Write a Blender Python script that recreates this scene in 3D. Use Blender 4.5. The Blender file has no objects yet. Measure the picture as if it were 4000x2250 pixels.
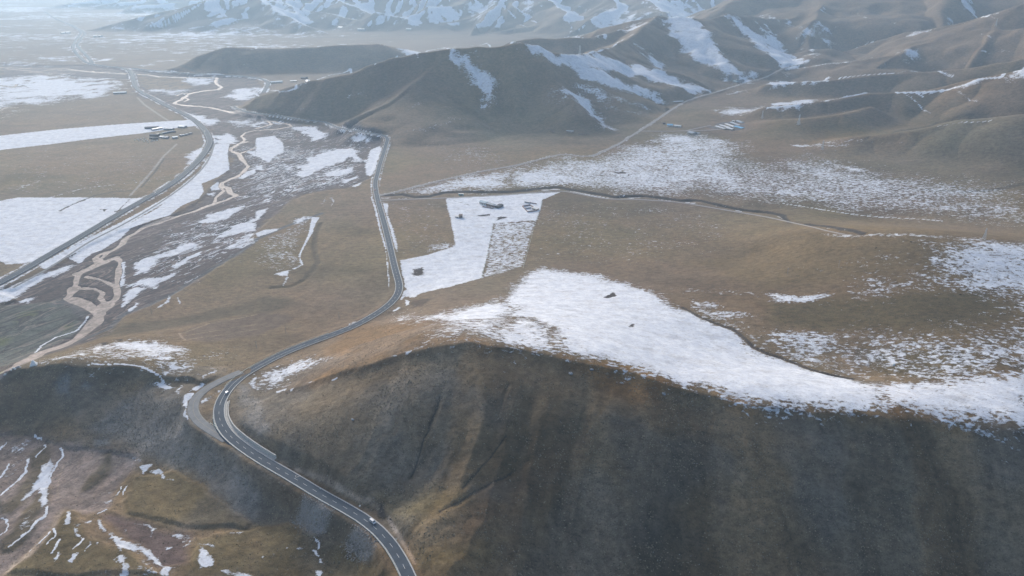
import bpy, bmesh, math, random
import numpy as np
from mathutils import Vector, Matrix

scene = bpy.context.scene
col = scene.collection
R = math.radians

# ---------------------------------------------------------------- camera
cam_data = bpy.data.cameras.new('camera')
cam_data.sensor_width = 36.0
cam_data.lens = 24.993
cam_data.clip_start = 1.0
cam_data.clip_end = 40000.0
cam = bpy.data.objects.new('camera', cam_data)
cam.location = (0.0, 0.0, 350.0)
cam.rotation_euler = (R(90 - 24), 0.0, 0.0)
col.objects.link(cam)
scene.camera = cam

# ---------------------------------------------------------------- sky and sun
SUN_EL, SUN_AZ = 23.0, -24.0          # the sun stands ahead of the camera, to the left
world = bpy.data.worlds.new('World')
scene.world = world
world.use_nodes = True
wn = world.node_tree
bg = wn.nodes['Background']
sky = wn.nodes.new('ShaderNodeTexSky')
sky.sky_type = 'NISHITA'
sky.sun_disc = False
sky.sun_elevation = R(SUN_EL)
sky.sun_rotation = R(SUN_AZ)
sky.altitude = 800
sky.air_density = 0.8
sky.dust_density = 4.5
sky.ozone_density = 0.5
wn.links.new(sky.outputs[0], bg.inputs[0])
bg.inputs[1].default_value = 0.15

sun_data = bpy.data.lights.new('sun', 'SUN')
sun_data.energy = 1.9
sun_data.angle = R(8.0)
sun_data.color = (1.0, 0.97, 0.93)
sun = bpy.data.objects.new('sun', sun_data)
sd_ = Vector((math.sin(R(SUN_AZ)) * math.cos(R(SUN_EL)), math.cos(R(SUN_AZ)) * math.cos(R(SUN_EL)), math.sin(R(SUN_EL))))
sun.rotation_euler = sd_.to_track_quat('Z', 'Y').to_euler()
col.objects.link(sun)

scene.view_settings.view_transform = 'Standard'
scene.view_settings.look = 'None'
scene.view_settings.exposure = 0.64
scene.view_settings.gamma = 1.0
scene.view_settings.use_curve_mapping = False
scene.render.engine = 'CYCLES'
scene.cycles.max_bounces = 6
scene.cycles.volume_bounces = 1
scene.cycles.use_denoising = True

# ---------------------------------------------------------------- surveyed layout, all in metres in the world frame
D = {
'base': [
(-418.7,481.5,2),
(-329.9,388.7,2),
(-322.6,335.4,2),
(-246.1,333.5,4),
(-475.9,724.7,0),
(-467.9,649.1,0),
(-507.8,616,0),
(-547.2,928.4,0),
(-505.5,1203.5,0),
(-615.9,1622.5,0),
(-1166.1,2415,0),
(-1738.9,2709.6,0),
(-625.9,811.4,2),
(-858.2,1149.4,2),
(-656.1,1025.5,2),
(-1163.4,1613.3,2),
(-838.2,1425.9,2),
(-676.7,1425.9,2),
(-1533.7,2175.3,0),
(-2446,3561.9,0),
(-3745.7,5537.2,0),
(-1952.7,4151.1,5),
(-3730.4,6556.2,0),
(-295.1,1028.4,1),
(-209.4,804.4,5),
(-282.9,786.9,2),
(-218.8,949.7,4),
(-270.2,1323.7,4),
(-288.8,669.6,8),
(-367.2,702.5,1),
(-235.8,706.1,9),
(-178.4,748.4,9),
(-467.2,897.9,0),
(-392.4,960.7,0),
(-403.2,1339,0),
(-378.7,1576.8,1),
(-301.7,1691.5,4),
(-248.3,1263.4,5),
(-201.9,1051.9,6),
(-164,907.2,8),
(-134.1,792.7,10),
(-126.2,744,11),
(-133.4,697.8,13),
(-160,658.4,16),
(-184.5,624,18),
(-205.8,588.4,20),
(-227.4,562.7,22),
(-241,540.2,23),
(-242.4,506.7,24),
(-235,476.9,24.5),
(-219.9,454.8,25),
(-188.7,425.3,25),
(-146,396.5,25),
(-113.5,374.4,25),
(-90,355.7,25),
(-70.1,331.7,25),
(-58,313.3,25),
(-309.2,619.5,16),
(-274.3,580.8,20),
(-287.8,552.2,24),
(-284.6,528.7,26),
(-250.8,609.5,17),
(-237.2,640.1,14),
(-389.5,487,2),
(-424.2,489.7,2),
(-338.4,484.2,4),
(-298.1,468.1,4),
(-235,449.5,14),
(-270.7,483.7,16),
(-300.4,498,14),
(-215.2,428.1,12),
(-194.9,402.2,8),
(-240.6,429,4),
(-269.1,452.8,4),
(-269,499.1,25),
(-254.8,472.1,24),
(-227.8,451,24),
(-257.6,494.7,24),
(-164.9,399.3,14),
(-155.9,384.2,6),
(-126.2,353.6,7),
(-96.8,337,10),
(-108.6,359.3,15),
(-81.7,323.9,14),
(-203.8,386.5,4),
(-245.9,387.6,3),
(-176.5,348.7,5),
(-157.3,370.1,5),
(-280.8,350.7,3),
(-75.3,368.2,27),
(-59.6,326.5,27),
(-57.5,353,34),
(-31.8,308.4,30),
(-9,318.1,20),
(52.6,332.5,5),
(129,337.4,0),
(235,345.1,-8),
(338.4,351.8,-15),
(-217.3,276.6,4),
(-82.6,267.8,15),
(2.7,279.8,0),
(120.4,295.8,-20),
(265.1,299.8,-25),
(-122.9,685.9,14),
(-67.4,514.4,80),
(-87.3,614,45),
(-106.4,693.2,20),
(3.8,507.5,80),
(4.4,583.8,60),
(5.1,695.7,33),
(5.8,793.3,15),
(6.3,877.4,8),
(68,505.1,74),
(79.9,603.9,50),
(91.5,702.3,30),
(101.4,788.5,17),
(110.9,872.3,10),
(129.7,487.9,62),
(143.7,549.1,50),
(161.4,628,38),
(178.9,706.7,28),
(195.4,781.4,20),
(213.5,864.6,13),
(190.7,634.1,35),
(216.1,574.7,36),
(245.2,535.2,38),
(281,515.3,40),
(347.8,704.1,48),
(320.4,635.7,43),
(295.7,574.9,40),
(271.5,516.9,41),
(419.1,680.8,58),
(390.2,621.2,50),
(362.6,565.7,45),
(335,511.9,44),
(533.5,680.8,58),
(493.3,617.1,52),
(457,560.1,48),
(423.6,508.5,46),
(305.9,833.8,25),
(273.4,734.4,35),
(244.6,644,39),
(224.3,578.7,38),
(-196.6,1182.9,6),
(-67.2,1342,7),
(160.9,1334.2,9),
(76,1176,8),
(-52.1,1007.8,8),
(125.3,1004.9,9),
(-101.4,904.5,9),
(299.9,996,12),
(268.2,1122.9,10),
(370.1,1033.5,12),
(534.1,996,12),
(701.4,984.2,16),
(501.9,1230.4,14),
(666.6,1141.6,18),
(820.2,1117.6,25),
(262.9,1498,10),
(495.3,1435.7,16),
(665.9,1283.3,22),
(877.8,1212.9,40),
(143,1576.2,10),
(-167.9,1594.7,6),
(600.1,2191.2,15),
(798.8,2408.4,20),
(1038.1,2711,28),
(370.3,1851.8,12),
(10.9,1627.7,8),
(-1311.7,4211.3,0),
(-202.2,4342.2,0),
(-695.9,4576.3,4),
(-1787.7,3386.3,0),
(-1496.5,3561.9,0),
(891.1,4672.1,20),
(-346.9,545,30.3),
(-398.7,545,33.5),
(-446,545,27.5),
(-321,548,26.5),
(-371.2,590,23.4),
(-344,610,16.7),
(-381.5,630,13.9),
(-415.7,600,17.8),
(-430.2,565,26.9),
(-302.8,545,22.2),
(-194.4,505,30.9),
(-143.6,495,52.2),
(-103,490,69.8),
(-64.5,488,83.4),
(-33.2,485,86.8),
(3.7,480,84.3),
(64,470,77.8),
(121.6,452,67.8),
(177.9,440,60.1),
(235.9,438,56.2),
(291.6,432,53.4),
(370.7,428,45.9),
(462.3,770,70.9),
(389.7,810,59),
(353.6,850,44.6),
(524.9,760,70.7),
(576.3,750,67.3),
(-6000,9000,0),
(6000,9000,60),
(-3500,2000,0),
(3500,2000,120),
(-1500,400,5),
(1500,400,20),
(0,50,0),
(-900,50,0),
(900,50,-20)],
'ridges': [
(0.36,7,150,[(-1268.5,2780,16.9),(-1191.6,2830,57.5),(-1084.3,2880,84.5),(-907.6,2900,76.8),(-757.9,2920,79.4),(-608,2950,85.5),(-518.9,2980,87.3),(-451.1,3050,65.8),(-379.3,3120,43.4)]),
(0.6,5,170,[(-760.7,2010,2.8),(-693.5,1990,40.5),(-607.2,1965,63.1),(-480.5,1940,94.3),(-350.1,1930,130.7),(-234.6,1930,160.4),(-183.3,1935,168.7),(-91.1,1950,180.1),(22.9,1960,179.2),(96.8,1975,157.9),(163.2,2010,143.3)]),
(0.55,5,100,[(59.3,1955,167.8),(102.2,1850,101.4),(145.1,1740,60.7),(223,1655,16.1)]),
(0.5,6,100,[(-142.6,1940,164.3),(-225.9,1830,104.1),(-295.7,1750,59),(-382.1,1690,27.6)]),
(0.42,8,140,[(234.6,2900,120.6),(348,2850,155.8),(443.9,2800,175.8),(541.4,2780,194.8),(598.9,2780,203),(652.5,2790,198.3),(757.7,2880,182.1),(850.3,3000,189.8),(919.2,3020,188.8),(1042.6,3100,172.4),(1174.1,3150,174.1)]),
(0.48,5,120,[(563.9,2770,181.7),(596.3,2640,110.7),(662.7,2520,63.7),(768.5,2440,24.6)]),
(0.45,6,120,[(539.8,2770,191.3),(410.8,2550,155.9),(300.2,2350,128.6),(165.6,2040,141.2)]),
(0.4,8,140,[(16.3,2560,126.9),(99.1,2600,137.8),(196.7,2620,142.8),(297,2650,143),(386.9,2700,159.3)]),
(0.48,5,120,[(850.3,3000,189.8),(878.6,2900,145.2),(909.7,2800,103.2),(954.4,2720,71.6),(981.2,2600,43.9)]),
(0.48,5,120,[(1339,3250,216),(1188.1,3000,178.1),(1145.3,2850,98.8),(1110.4,2720,52.2)]),
(0.45,30,260,[(726.4,3350,121.7),(854.4,3400,160.2),(1020.4,3500,227.7),(1349,3700,329.7),(1886,3700,466.2),(2458.9,3500,554),(2945.4,3300,614.7)]),
(0.46,9,150,[(1121.4,2780,37),(1258.6,2800,82),(1415,2700,155.3),(1559.5,2600,195.9),(1671.5,2500,259),(1858.2,2400,336.8)]),
(0.45,9,150,[(980.8,2450,56.5),(1117.3,2400,87.2),(1215.7,2350,111.9),(1291.3,2400,130),(1443.2,2450,146.4),(1559.2,2300,193.3),(1682.1,2200,232.6)]),
(0.46,8,150,[(751.6,2150,47.5),(903.3,2100,64.5),(1004.5,2080,81.3),(1159.5,2060,93.6),(1220,2050,104.4),(1343.8,1950,142.5),(1477.8,1900,172.9)]),
(0.46,8,150,[(637.4,1800,41),(778.4,1790,60.1),(868.4,1780,76.9),(953.8,1760,83.7),(1058.8,1740,97.8),(1088.6,1720,118.8),(1164.3,1680,148.7),(1283.9,1640,172.1)]),
(0.34,11,150,[(638.5,1620,45.4),(734.7,1640,55.1),(833.4,1700,60)]),
(0.32,16,150,[(694.2,1440,43.4),(789.6,1400,63.6),(888.7,1380,86.8),(960.4,1350,103.6),(1061.1,1320,123.4)]),
(0.4,11,200,[(-2703.3,4800,1.4),(-2508.5,4900,54.8),(-2364,4950,83.3),(-2184.2,5000,119.6),(-1999.3,5050,171.1),(-1849.3,5200,210.7),(-1689.7,5600,292.9),(-1152.4,5800,318.1)]),
(0.4,9,200,[(-1879,5300,245.9),(-1580.4,5000,151.1),(-1475.2,4850,98.2),(-1182.8,4600,25.1)]),
(0.38,9,200,[(-1898.7,5350,232.2),(-1695.2,5200,160.8),(-1458.9,5150,125.2),(-1096.1,5000,78.2),(-1006.6,4900,64.4)]),
(0.4,9,200,[(-1549.2,5600,266.5),(-1166.5,5300,157.1),(-1066.2,5200,130.6),(-944.5,5050,92.7)]),
(0.42,8,200,[(-921.3,4900,71.6),(-854.1,4900,112.3),(-795.7,4880,96.6),(-661.8,4820,69.1)]),
(0.38,11,200,[(-740.7,4800,53.7),(-569.9,5000,139.1),(-381.8,5100,147.2),(-253.2,5200,185.8),(32.7,5300,271)]),
(0.38,11,200,[(-253.2,5200,185.8),(-190.7,5000,95.3),(-158.6,4800,58.4)]),
(0.38,11,200,[(32.7,5300,271),(285.2,4900,159.9),(334.2,4500,109.8)]),
(0.38,11,200,[(566.9,5200,272.5),(665.7,4700,144.9),(442.6,4400,97.9)]),
(0.38,11,200,[(819.9,5100,249.8),(859.7,4700,167.6),(882.3,4400,130.2)]),
(0.4,30,260,[(-1474.4,5900,317.6),(-840.6,5700,318.7),(-248.4,5500,293.9),(172,5400,282.2),(577.8,5300,271),(1101.6,5200,272.5),(1633,5200,297),(2162.2,5200,321.4)]),
(0.4,30,300,[(-4792.9,7800,-20.7),(-4732.9,8000,31.8),(-4543.2,8200,63.4),(-4345.6,8500,101.9),(-3591.6,8300,147.4),(-2765.2,7800,196.7)]),
(0.4,30,300,[(-4226.8,7600,18.3),(-4001.2,7800,62.4),(-3803.2,7900,73.9),(-3469,8000,116.5)]),
(0.4,30,300,[(-3489.2,7000,58.1),(-3246.2,7200,77.6),(-2904.1,7300,119.4)]),
(0.4,60,500,[(-11199.7,11500,96.7),(-8596.6,11200,103.3),(-6982.5,11000,55.3),(-5600.2,11000,133.9),(-2185.5,11000,289.6),(2866.1,11000,443.4),(8411.6,11000,595.3)])],
'brows': [
(4.5,16,[(-198.1,506),(-168.5,500),(-143.6,495),(-123,492),(-103,490),(-83.6,489),(-64.5,488),(-33.2,485),(3.7,480),(34.1,476),(64,470),(93.2,461),(121.6,452),(150.1,446),(177.9,440),(235.9,438),(291.6,432),(370.7,428),(434.1,424)]),
(4,12,[(-486.6,542),(-446,545),(-398.7,545),(-346.9,545),(-321,548),(-302.8,545),(-292.9,540)])],
'roadline': {'main':[(-54.8,299.3,25.7),(-57.9,306.2,25.5),(-59.9,310.6,25.5),(-62.5,316,25.5),(-65,321,25.4),(-67.9,326.3,25.4),(-70.9,331.4,25.3),(-74.1,336.4,25.3),(-77.6,341.2,25.3),(-81.3,345.9,25.2),(-85.2,350.4,25.2),(-89.4,354.6,25.1),(-93.8,358.6,25.1),(-98.3,362.5,25.1),(-103.1,366.1,25),(-107.9,369.6,25),(-112.8,373.1,25),(-117.8,376.5,25),(-122.7,379.9,24.9),(-127.6,383.3,24.9),(-132.5,386.8,24.9),(-137.4,390.3,24.9),(-142.2,393.9,24.9),(-147,397.5,24.9),(-151.9,401,24.9),(-156.7,404.5,25),(-161.6,408,25),(-166.5,411.5,25),(-171.4,414.9,25),(-176.3,418.4,25),(-181.2,421.9,25),(-186,425.5,25.1),(-190.8,429.1,25.1),(-195.4,432.9,25.1),(-200.1,436.7,25.1),(-204.6,440.6,25.1),(-209.1,444.6,25.1),(-213.4,448.7,25.1),(-217.5,453,25),(-221.4,457.5,25),(-225,462.2,25),(-228.3,467.2,24.9),(-231.4,472.3,24.8),(-234.1,477.5,24.8),(-236.4,483,24.7),(-238.5,488.5,24.6),(-240.1,494.2,24.5),(-241.3,500,24.3),(-242.1,505.8,24.2),(-242.5,511.7,24),(-242.6,517.7,23.9),(-242.3,523.6,23.7),(-241.7,529.5,23.5),(-240.6,535.3,23.3),(-239.2,541,23.1),(-237.4,546.6,22.8),(-235.2,552.1,22.6),(-232.7,557.5,22.3),(-230,562.8,22.1),(-227.2,568.1,21.8),(-224.3,573.3,21.6),(-221.3,578.5,21.3),(-218.2,583.6,21),(-215,588.6,20.7),(-211.6,593.5,20.4),(-208,598.3,20.1),(-204.3,603.1,19.8),(-200.5,607.7,19.5),(-196.6,612.3,19.2),(-192.7,616.8,18.9),(-188.7,621.3,18.6),(-184.8,625.8,18.3),(-180.8,630.3,18),(-176.9,634.9,17.7),(-173.1,639.5,17.4),(-169.4,644.2,17.1),(-165.9,649,16.7),(-162.6,654,16.4),(-159.4,659.1,16.1),(-156.5,664.3,15.8),(-153.7,669.6,15.5),(-150.9,674.9,15.3),(-148.3,680.3,15),(-145.8,685.7,14.7),(-143.4,691.2,14.4),(-141.1,696.8,14.1),(-139,702.4,13.9),(-137.2,708,13.6),(-135.5,713.8,13.3),(-134.2,719.6,13.1),(-133,725.5,12.8),(-132.2,731.4,12.6),(-131.6,737.3,12.4),(-131.3,743.2,12.2),(-131.3,749.2,12),(-131.6,755.1,11.8),(-132.1,761.1,11.6),(-133,767,11.4),(-134,772.9,11.2),(-135.3,778.7,11),(-136.6,784.6,10.9),(-138.1,790.4,10.7),(-139.6,796.2,10.5),(-141,802,10.4),(-142.5,807.9,10.2),(-144,813.7,10.1),(-145.4,819.5,9.9),(-146.9,825.3,9.8),(-148.3,831.2,9.7),(-149.7,837,9.6),(-151.1,842.9,9.4),(-152.5,848.7,9.3),(-153.9,854.5,9.2),(-155.2,860.4,9.1),(-156.6,866.2,8.9),(-158,872.1,8.8),(-159.3,877.9,8.7),(-160.7,883.8,8.6),(-162,889.6,8.5),(-163.4,895.5,8.4),(-164.8,901.3,8.3),(-166.1,907.2,8.2),(-167.5,913,8.1),(-168.9,918.9,8),(-170.3,924.7,7.9),(-171.7,930.6,7.8),(-173.1,936.4,7.7),(-174.5,942.2,7.6),(-175.9,948.1,7.5),(-177.3,953.9,7.4),(-178.7,959.8,7.4),(-180.1,965.6,7.3),(-181.5,971.4,7.2),(-182.9,977.3,7.2),(-184.4,983.1,7.1),(-185.8,988.9,7),(-187.2,994.8,7),(-188.7,1000.6,6.9),(-190.1,1006.4,6.9),(-191.5,1012.3,6.8),(-193,1018.1,6.8),(-194.5,1023.9,6.8),(-195.9,1029.7,6.7),(-197.4,1035.6,6.7),(-198.9,1041.4,6.6),(-200.4,1047.2,6.6),(-201.8,1053,6.6),(-203.3,1058.8,6.5),(-204.8,1064.7,6.5),(-206.3,1070.5,6.5),(-207.8,1076.3,6.5),(-209.3,1082.1,6.4),(-210.7,1087.9,6.4),(-212.2,1093.8,6.4),(-213.7,1099.6,6.3),(-215.2,1105.4,6.3),(-216.6,1111.2,6.3),(-218.1,1117.1,6.3),(-219.5,1122.9,6.2),(-221,1128.7,6.2),(-222.4,1134.5,6.2),(-223.8,1140.4,6.1),(-225.2,1146.2,6.1),(-226.6,1152.1,6.1),(-227.9,1157.9,6.1),(-229.2,1163.8,6),(-230.6,1169.6,6),(-231.9,1175.5,6),(-233.1,1181.4,5.9),(-234.4,1187.2,5.9),(-235.7,1193.1,5.9),(-236.9,1199,5.9),(-238.1,1204.9,5.8),(-239.3,1210.8,5.8),(-240.5,1216.6,5.8),(-241.6,1222.5,5.8),(-242.6,1228.5,5.7),(-243.6,1234.4,5.7),(-244.5,1240.3,5.7),(-245.4,1246.3,5.6),(-246.1,1252.2,5.6),(-246.8,1258.2,5.6),(-247.5,1264.1,5.5),(-248.1,1270.1,5.5),(-248.8,1276.1,5.5),(-249.4,1282.1,5.4),(-250,1288,5.4),(-250.7,1294,5.4),(-251.3,1300,5.3),(-252,1305.9,5.3),(-252.6,1311.9,5.2),(-253.3,1317.9,5.2),(-253.9,1323.9,5.2),(-254.5,1329.8,5.1),(-255.2,1335.8,5.1),(-255.8,1341.8,5),(-256.4,1347.7,5),(-257,1353.7,5),(-257.7,1359.7,4.9),(-258.3,1365.7,4.9),(-258.9,1371.6,4.8),(-259.5,1377.6,4.8),(-260,1383.6,4.8),(-260.6,1389.6,4.8),(-261.2,1395.6,4.7),(-261.7,1401.5,4.7),(-262.3,1407.5,4.7),(-262.8,1413.5,4.7),(-263.4,1419.5,4.7),(-263.9,1425.5,4.7),(-264.4,1431.4,4.7),(-265,1437.4,4.7),(-265.5,1443.4,4.7),(-266,1449.4,4.8),(-266.5,1455.4,4.9),(-267,1461.4,5),(-267.5,1467.3,5.1),(-268,1473.3,5.2),(-268.5,1479.3,5.4),(-269,1485.3,5.5),(-269.5,1491.3,5.8),(-270,1497.3,6),(-270.4,1503.3,6.3),(-270.9,1509.2,6.6),(-271.4,1515.2,6.9),(-271.8,1521.2,7.3),(-272.2,1527.2,7.7),(-272.6,1533.2,8.1),(-273,1539.2,8.6),(-273.3,1545.2,9.1),(-273.7,1551.2,9.6),(-274,1557.1,10.1),(-274.5,1563.1,10.6),(-275.3,1568.9,11.2),(-276.4,1574.6,11.7),(-278.1,1580.1,12.3),(-280.4,1585.1,12.9),(-283.5,1589.7,13.4),(-287.2,1593.7,13.9),(-291.5,1597,14.5),(-296.4,1599.7,14.9),(-301.6,1601.9,15.4),(-307.1,1603.7,15.8),(-312.7,1605.5,16.2),(-318.2,1607.4,16.6),(-323.7,1609.6,16.9),(-329.1,1612.1,17.1),(-334.3,1614.9,17.3),(-339.3,1618.1,17.5),(-344.3,1621.4,17.5),(-349.2,1624.9,17.6),(-354,1628.5,17.6),(-358.7,1632.2,17.5),(-363.3,1636,17.4),(-367.9,1639.8,17.3),(-372.4,1643.8,17.1),(-376.8,1647.9,16.8),(-381.1,1652.1,16.5),(-385.3,1656.4,16.2),(-389.4,1660.8,15.8),(-393.3,1665.3,15.4),(-397.1,1669.9,14.9),(-400.7,1674.6,14.5),(-404.2,1679.5,14),(-407.6,1684.5,13.5),(-410.8,1689.6,13),(-413.8,1694.7,12.5),(-416.8,1699.9,12),(-419.6,1705.2,11.5),(-422.4,1710.5,11),(-425.1,1715.9,10.5),(-427.8,1721.3,10),(-430.4,1726.6,9.5),(-433.1,1732,9.1),(-435.7,1737.4,8.7),(-438.4,1742.8,8.3),(-441,1748.2,7.9),(-443.7,1753.6,7.6),(-446.5,1758.9,7.3),(-449.3,1764.2,7),(-452.2,1769.4,6.8),(-455.3,1774.6,6.6),(-458.6,1779.5,6.5),(-462.1,1784.3,6.3),(-465.8,1788.8,6.3),(-470,1792.9,6.2),(-474.4,1796.6,6.2),(-479.3,1799.7,6.2),(-484.4,1802.2,6.3),(-489.9,1804.2,6.3),(-495.5,1805.9,6.4),(-501.2,1807.3,6.6),(-507,1808.7,6.7),(-512.7,1810.2,6.8),(-518.3,1811.9,7),(-523.9,1814,7.2),(-529.3,1816.4,7.4),(-534.6,1819.1,7.6),(-539.9,1821.9,7.8),(-545.1,1824.9,8),(-550.3,1827.9,8.2),(-555.5,1831,8.4),(-560.6,1834,8.6),(-565.8,1837.1,8.8),(-571,1840,9),(-576.3,1843,9.2),(-581.5,1845.8,9.3),(-586.8,1848.7,9.5),(-592.2,1851.4,9.6),(-597.5,1854.1,9.8),(-602.9,1856.8,9.9),(-608.3,1859.5,10),(-613.7,1862.1,10.1),(-619.1,1864.8,10.2),(-624.5,1867.4,10.2),(-629.8,1870.1,10.3),(-635.2,1872.7,10.3),(-640.6,1875.5,10.3),(-645.9,1878.2,10.4),(-651.2,1881,10.3),(-656.5,1883.9,10.3),(-661.7,1886.9,10.3),(-666.8,1890,10.2),(-671.9,1893.1,10.1),(-676.9,1896.5,10.1),(-681.8,1899.9,10),(-686.6,1903.5,9.9),(-691.3,1907.2,9.7),(-695.8,1911.1,9.6),(-700.2,1915.1,9.4),(-704.5,1919.3,9.3),(-708.7,1923.6,9.1),(-712.8,1928,8.9),(-716.8,1932.5,8.7),(-720.6,1937.1,8.5),(-724.4,1941.7,8.3),(-728.1,1946.5,8),(-731.7,1951.3,7.8),(-735.2,1956.1,7.5),(-738.7,1961,7.3),(-742.1,1966,7),(-745.4,1971,6.7),(-748.7,1976,6.5),(-751.9,1981.1,6.2),(-755.1,1986.2,5.9),(-758.2,1991.3,5.6),(-761.3,1996.4,5.3),(-764.4,2001.6,5),(-767.3,2006.8,4.7),(-770.2,2012.1,4.4),(-772.9,2017.4,4.1),(-775.6,2022.7,3.9),(-778.2,2028.1,3.6),(-780.7,2033.2,3.4),(-783.3,2038.7,3.2),(-785.3,2043,3),(-788.6,2049.9,1.7)],
'far':[(-782,2293,3),(-785.2,2307.7,2.9),(-788.4,2322.3,2.9),(-791.7,2337,2.9),(-795,2351.7,2.8),(-798.4,2366.4,2.8),(-801.8,2381,2.8),(-805.3,2395.6,2.7),(-808.9,2410.2,2.7),(-812.5,2424.8,2.7),(-816.2,2439.4,2.7),(-820,2454,2.6),(-823.9,2468.5,2.6),(-828.1,2482.9,2.6),(-832.6,2497.3,2.6),(-837.5,2511.5,2.5),(-842.9,2525.5,2.5),(-849,2539.2,2.5),(-855.7,2552.6,2.5),(-862.9,2565.8,2.5),(-870.7,2578.6,2.5),(-879,2591.1,2.6),(-887.7,2603.3,2.6),(-897.2,2614.6,2.7),(-907.8,2624.8,2.8),(-919.6,2633.7,2.9),(-932.4,2641.4,3),(-945.7,2648.2,3.2),(-959.3,2654.5,3.4),(-973.2,2660.4,3.6),(-987.2,2665.9,3.9),(-1001.3,2670.8,4.2),(-1015.7,2675.2,4.5),(-1030.2,2678.8,4.9),(-1044.9,2681.5,5.3),(-1059.8,2683.3,5.7),(-1074.8,2684.3,6.1),(-1089.8,2684.8,6.5),(-1104.8,2685.2,6.9),(-1119.8,2685.7,7.3),(-1134.8,2686.8,7.7),(-1149.6,2688.8,8),(-1164.3,2691.7,8.3),(-1178.7,2695.8,8.6),(-1192.7,2701,8.8),(-1206.3,2707.1,9),(-1219.6,2714.1,9.1),(-1232.6,2721.6,9.2),(-1245.4,2729.6,9.1),(-1257.9,2737.9,9),(-1270.2,2746.4,8.8),(-1282.5,2755.1,8.6),(-1294.7,2763.9,8.3),(-1306.9,2772.7,7.9),(-1319.1,2781.5,7.5),(-1331.3,2790.3,7),(-1343.5,2799.1,6.5),(-1355.7,2807.9,6),(-1367.9,2816.7,5.5),(-1380,2825.6,5),(-1392.1,2834.6,4.5),(-1404.1,2843.7,4.1),(-1416.1,2852.8,3.6),(-1428,2861.9,3.3),(-1439.9,2871.1,3),(-1451.9,2880.2,2.7),(-1463.8,2889.4,2.4),(-1475.8,2898.5,2.3),(-1487.7,2907.6,2.1),(-1499.7,2916.7,1.8)],
'loop':[(-241.9,550.2,23.2),(-245.8,545.2,23.8),(-248.3,542,23.8),(-251.3,538,23.9),(-254,534.1,24),(-256.6,529.9,24),(-259,525.7,24.1),(-261,521.3,24.2),(-262.5,516.7,24.2),(-263.5,512,24.3),(-263.9,507.3,24.3),(-263.7,502.5,24.3),(-262.9,497.8,24.3),(-261.5,493.2,24.2),(-259.7,488.7,24.2),(-257.4,484.3,24.2),(-254.8,480.2,24.2),(-251.7,476.4,24.1),(-248.4,472.7,24.1),(-244.9,469.3,24.1),(-241.1,466.1,24.1),(-237.2,463,24.1),(-233.2,460,24),(-229.4,457.2,24),(-225.3,454.3,24),(-222.1,451.9,24),(-216.9,448.2,24.1)],
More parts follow.
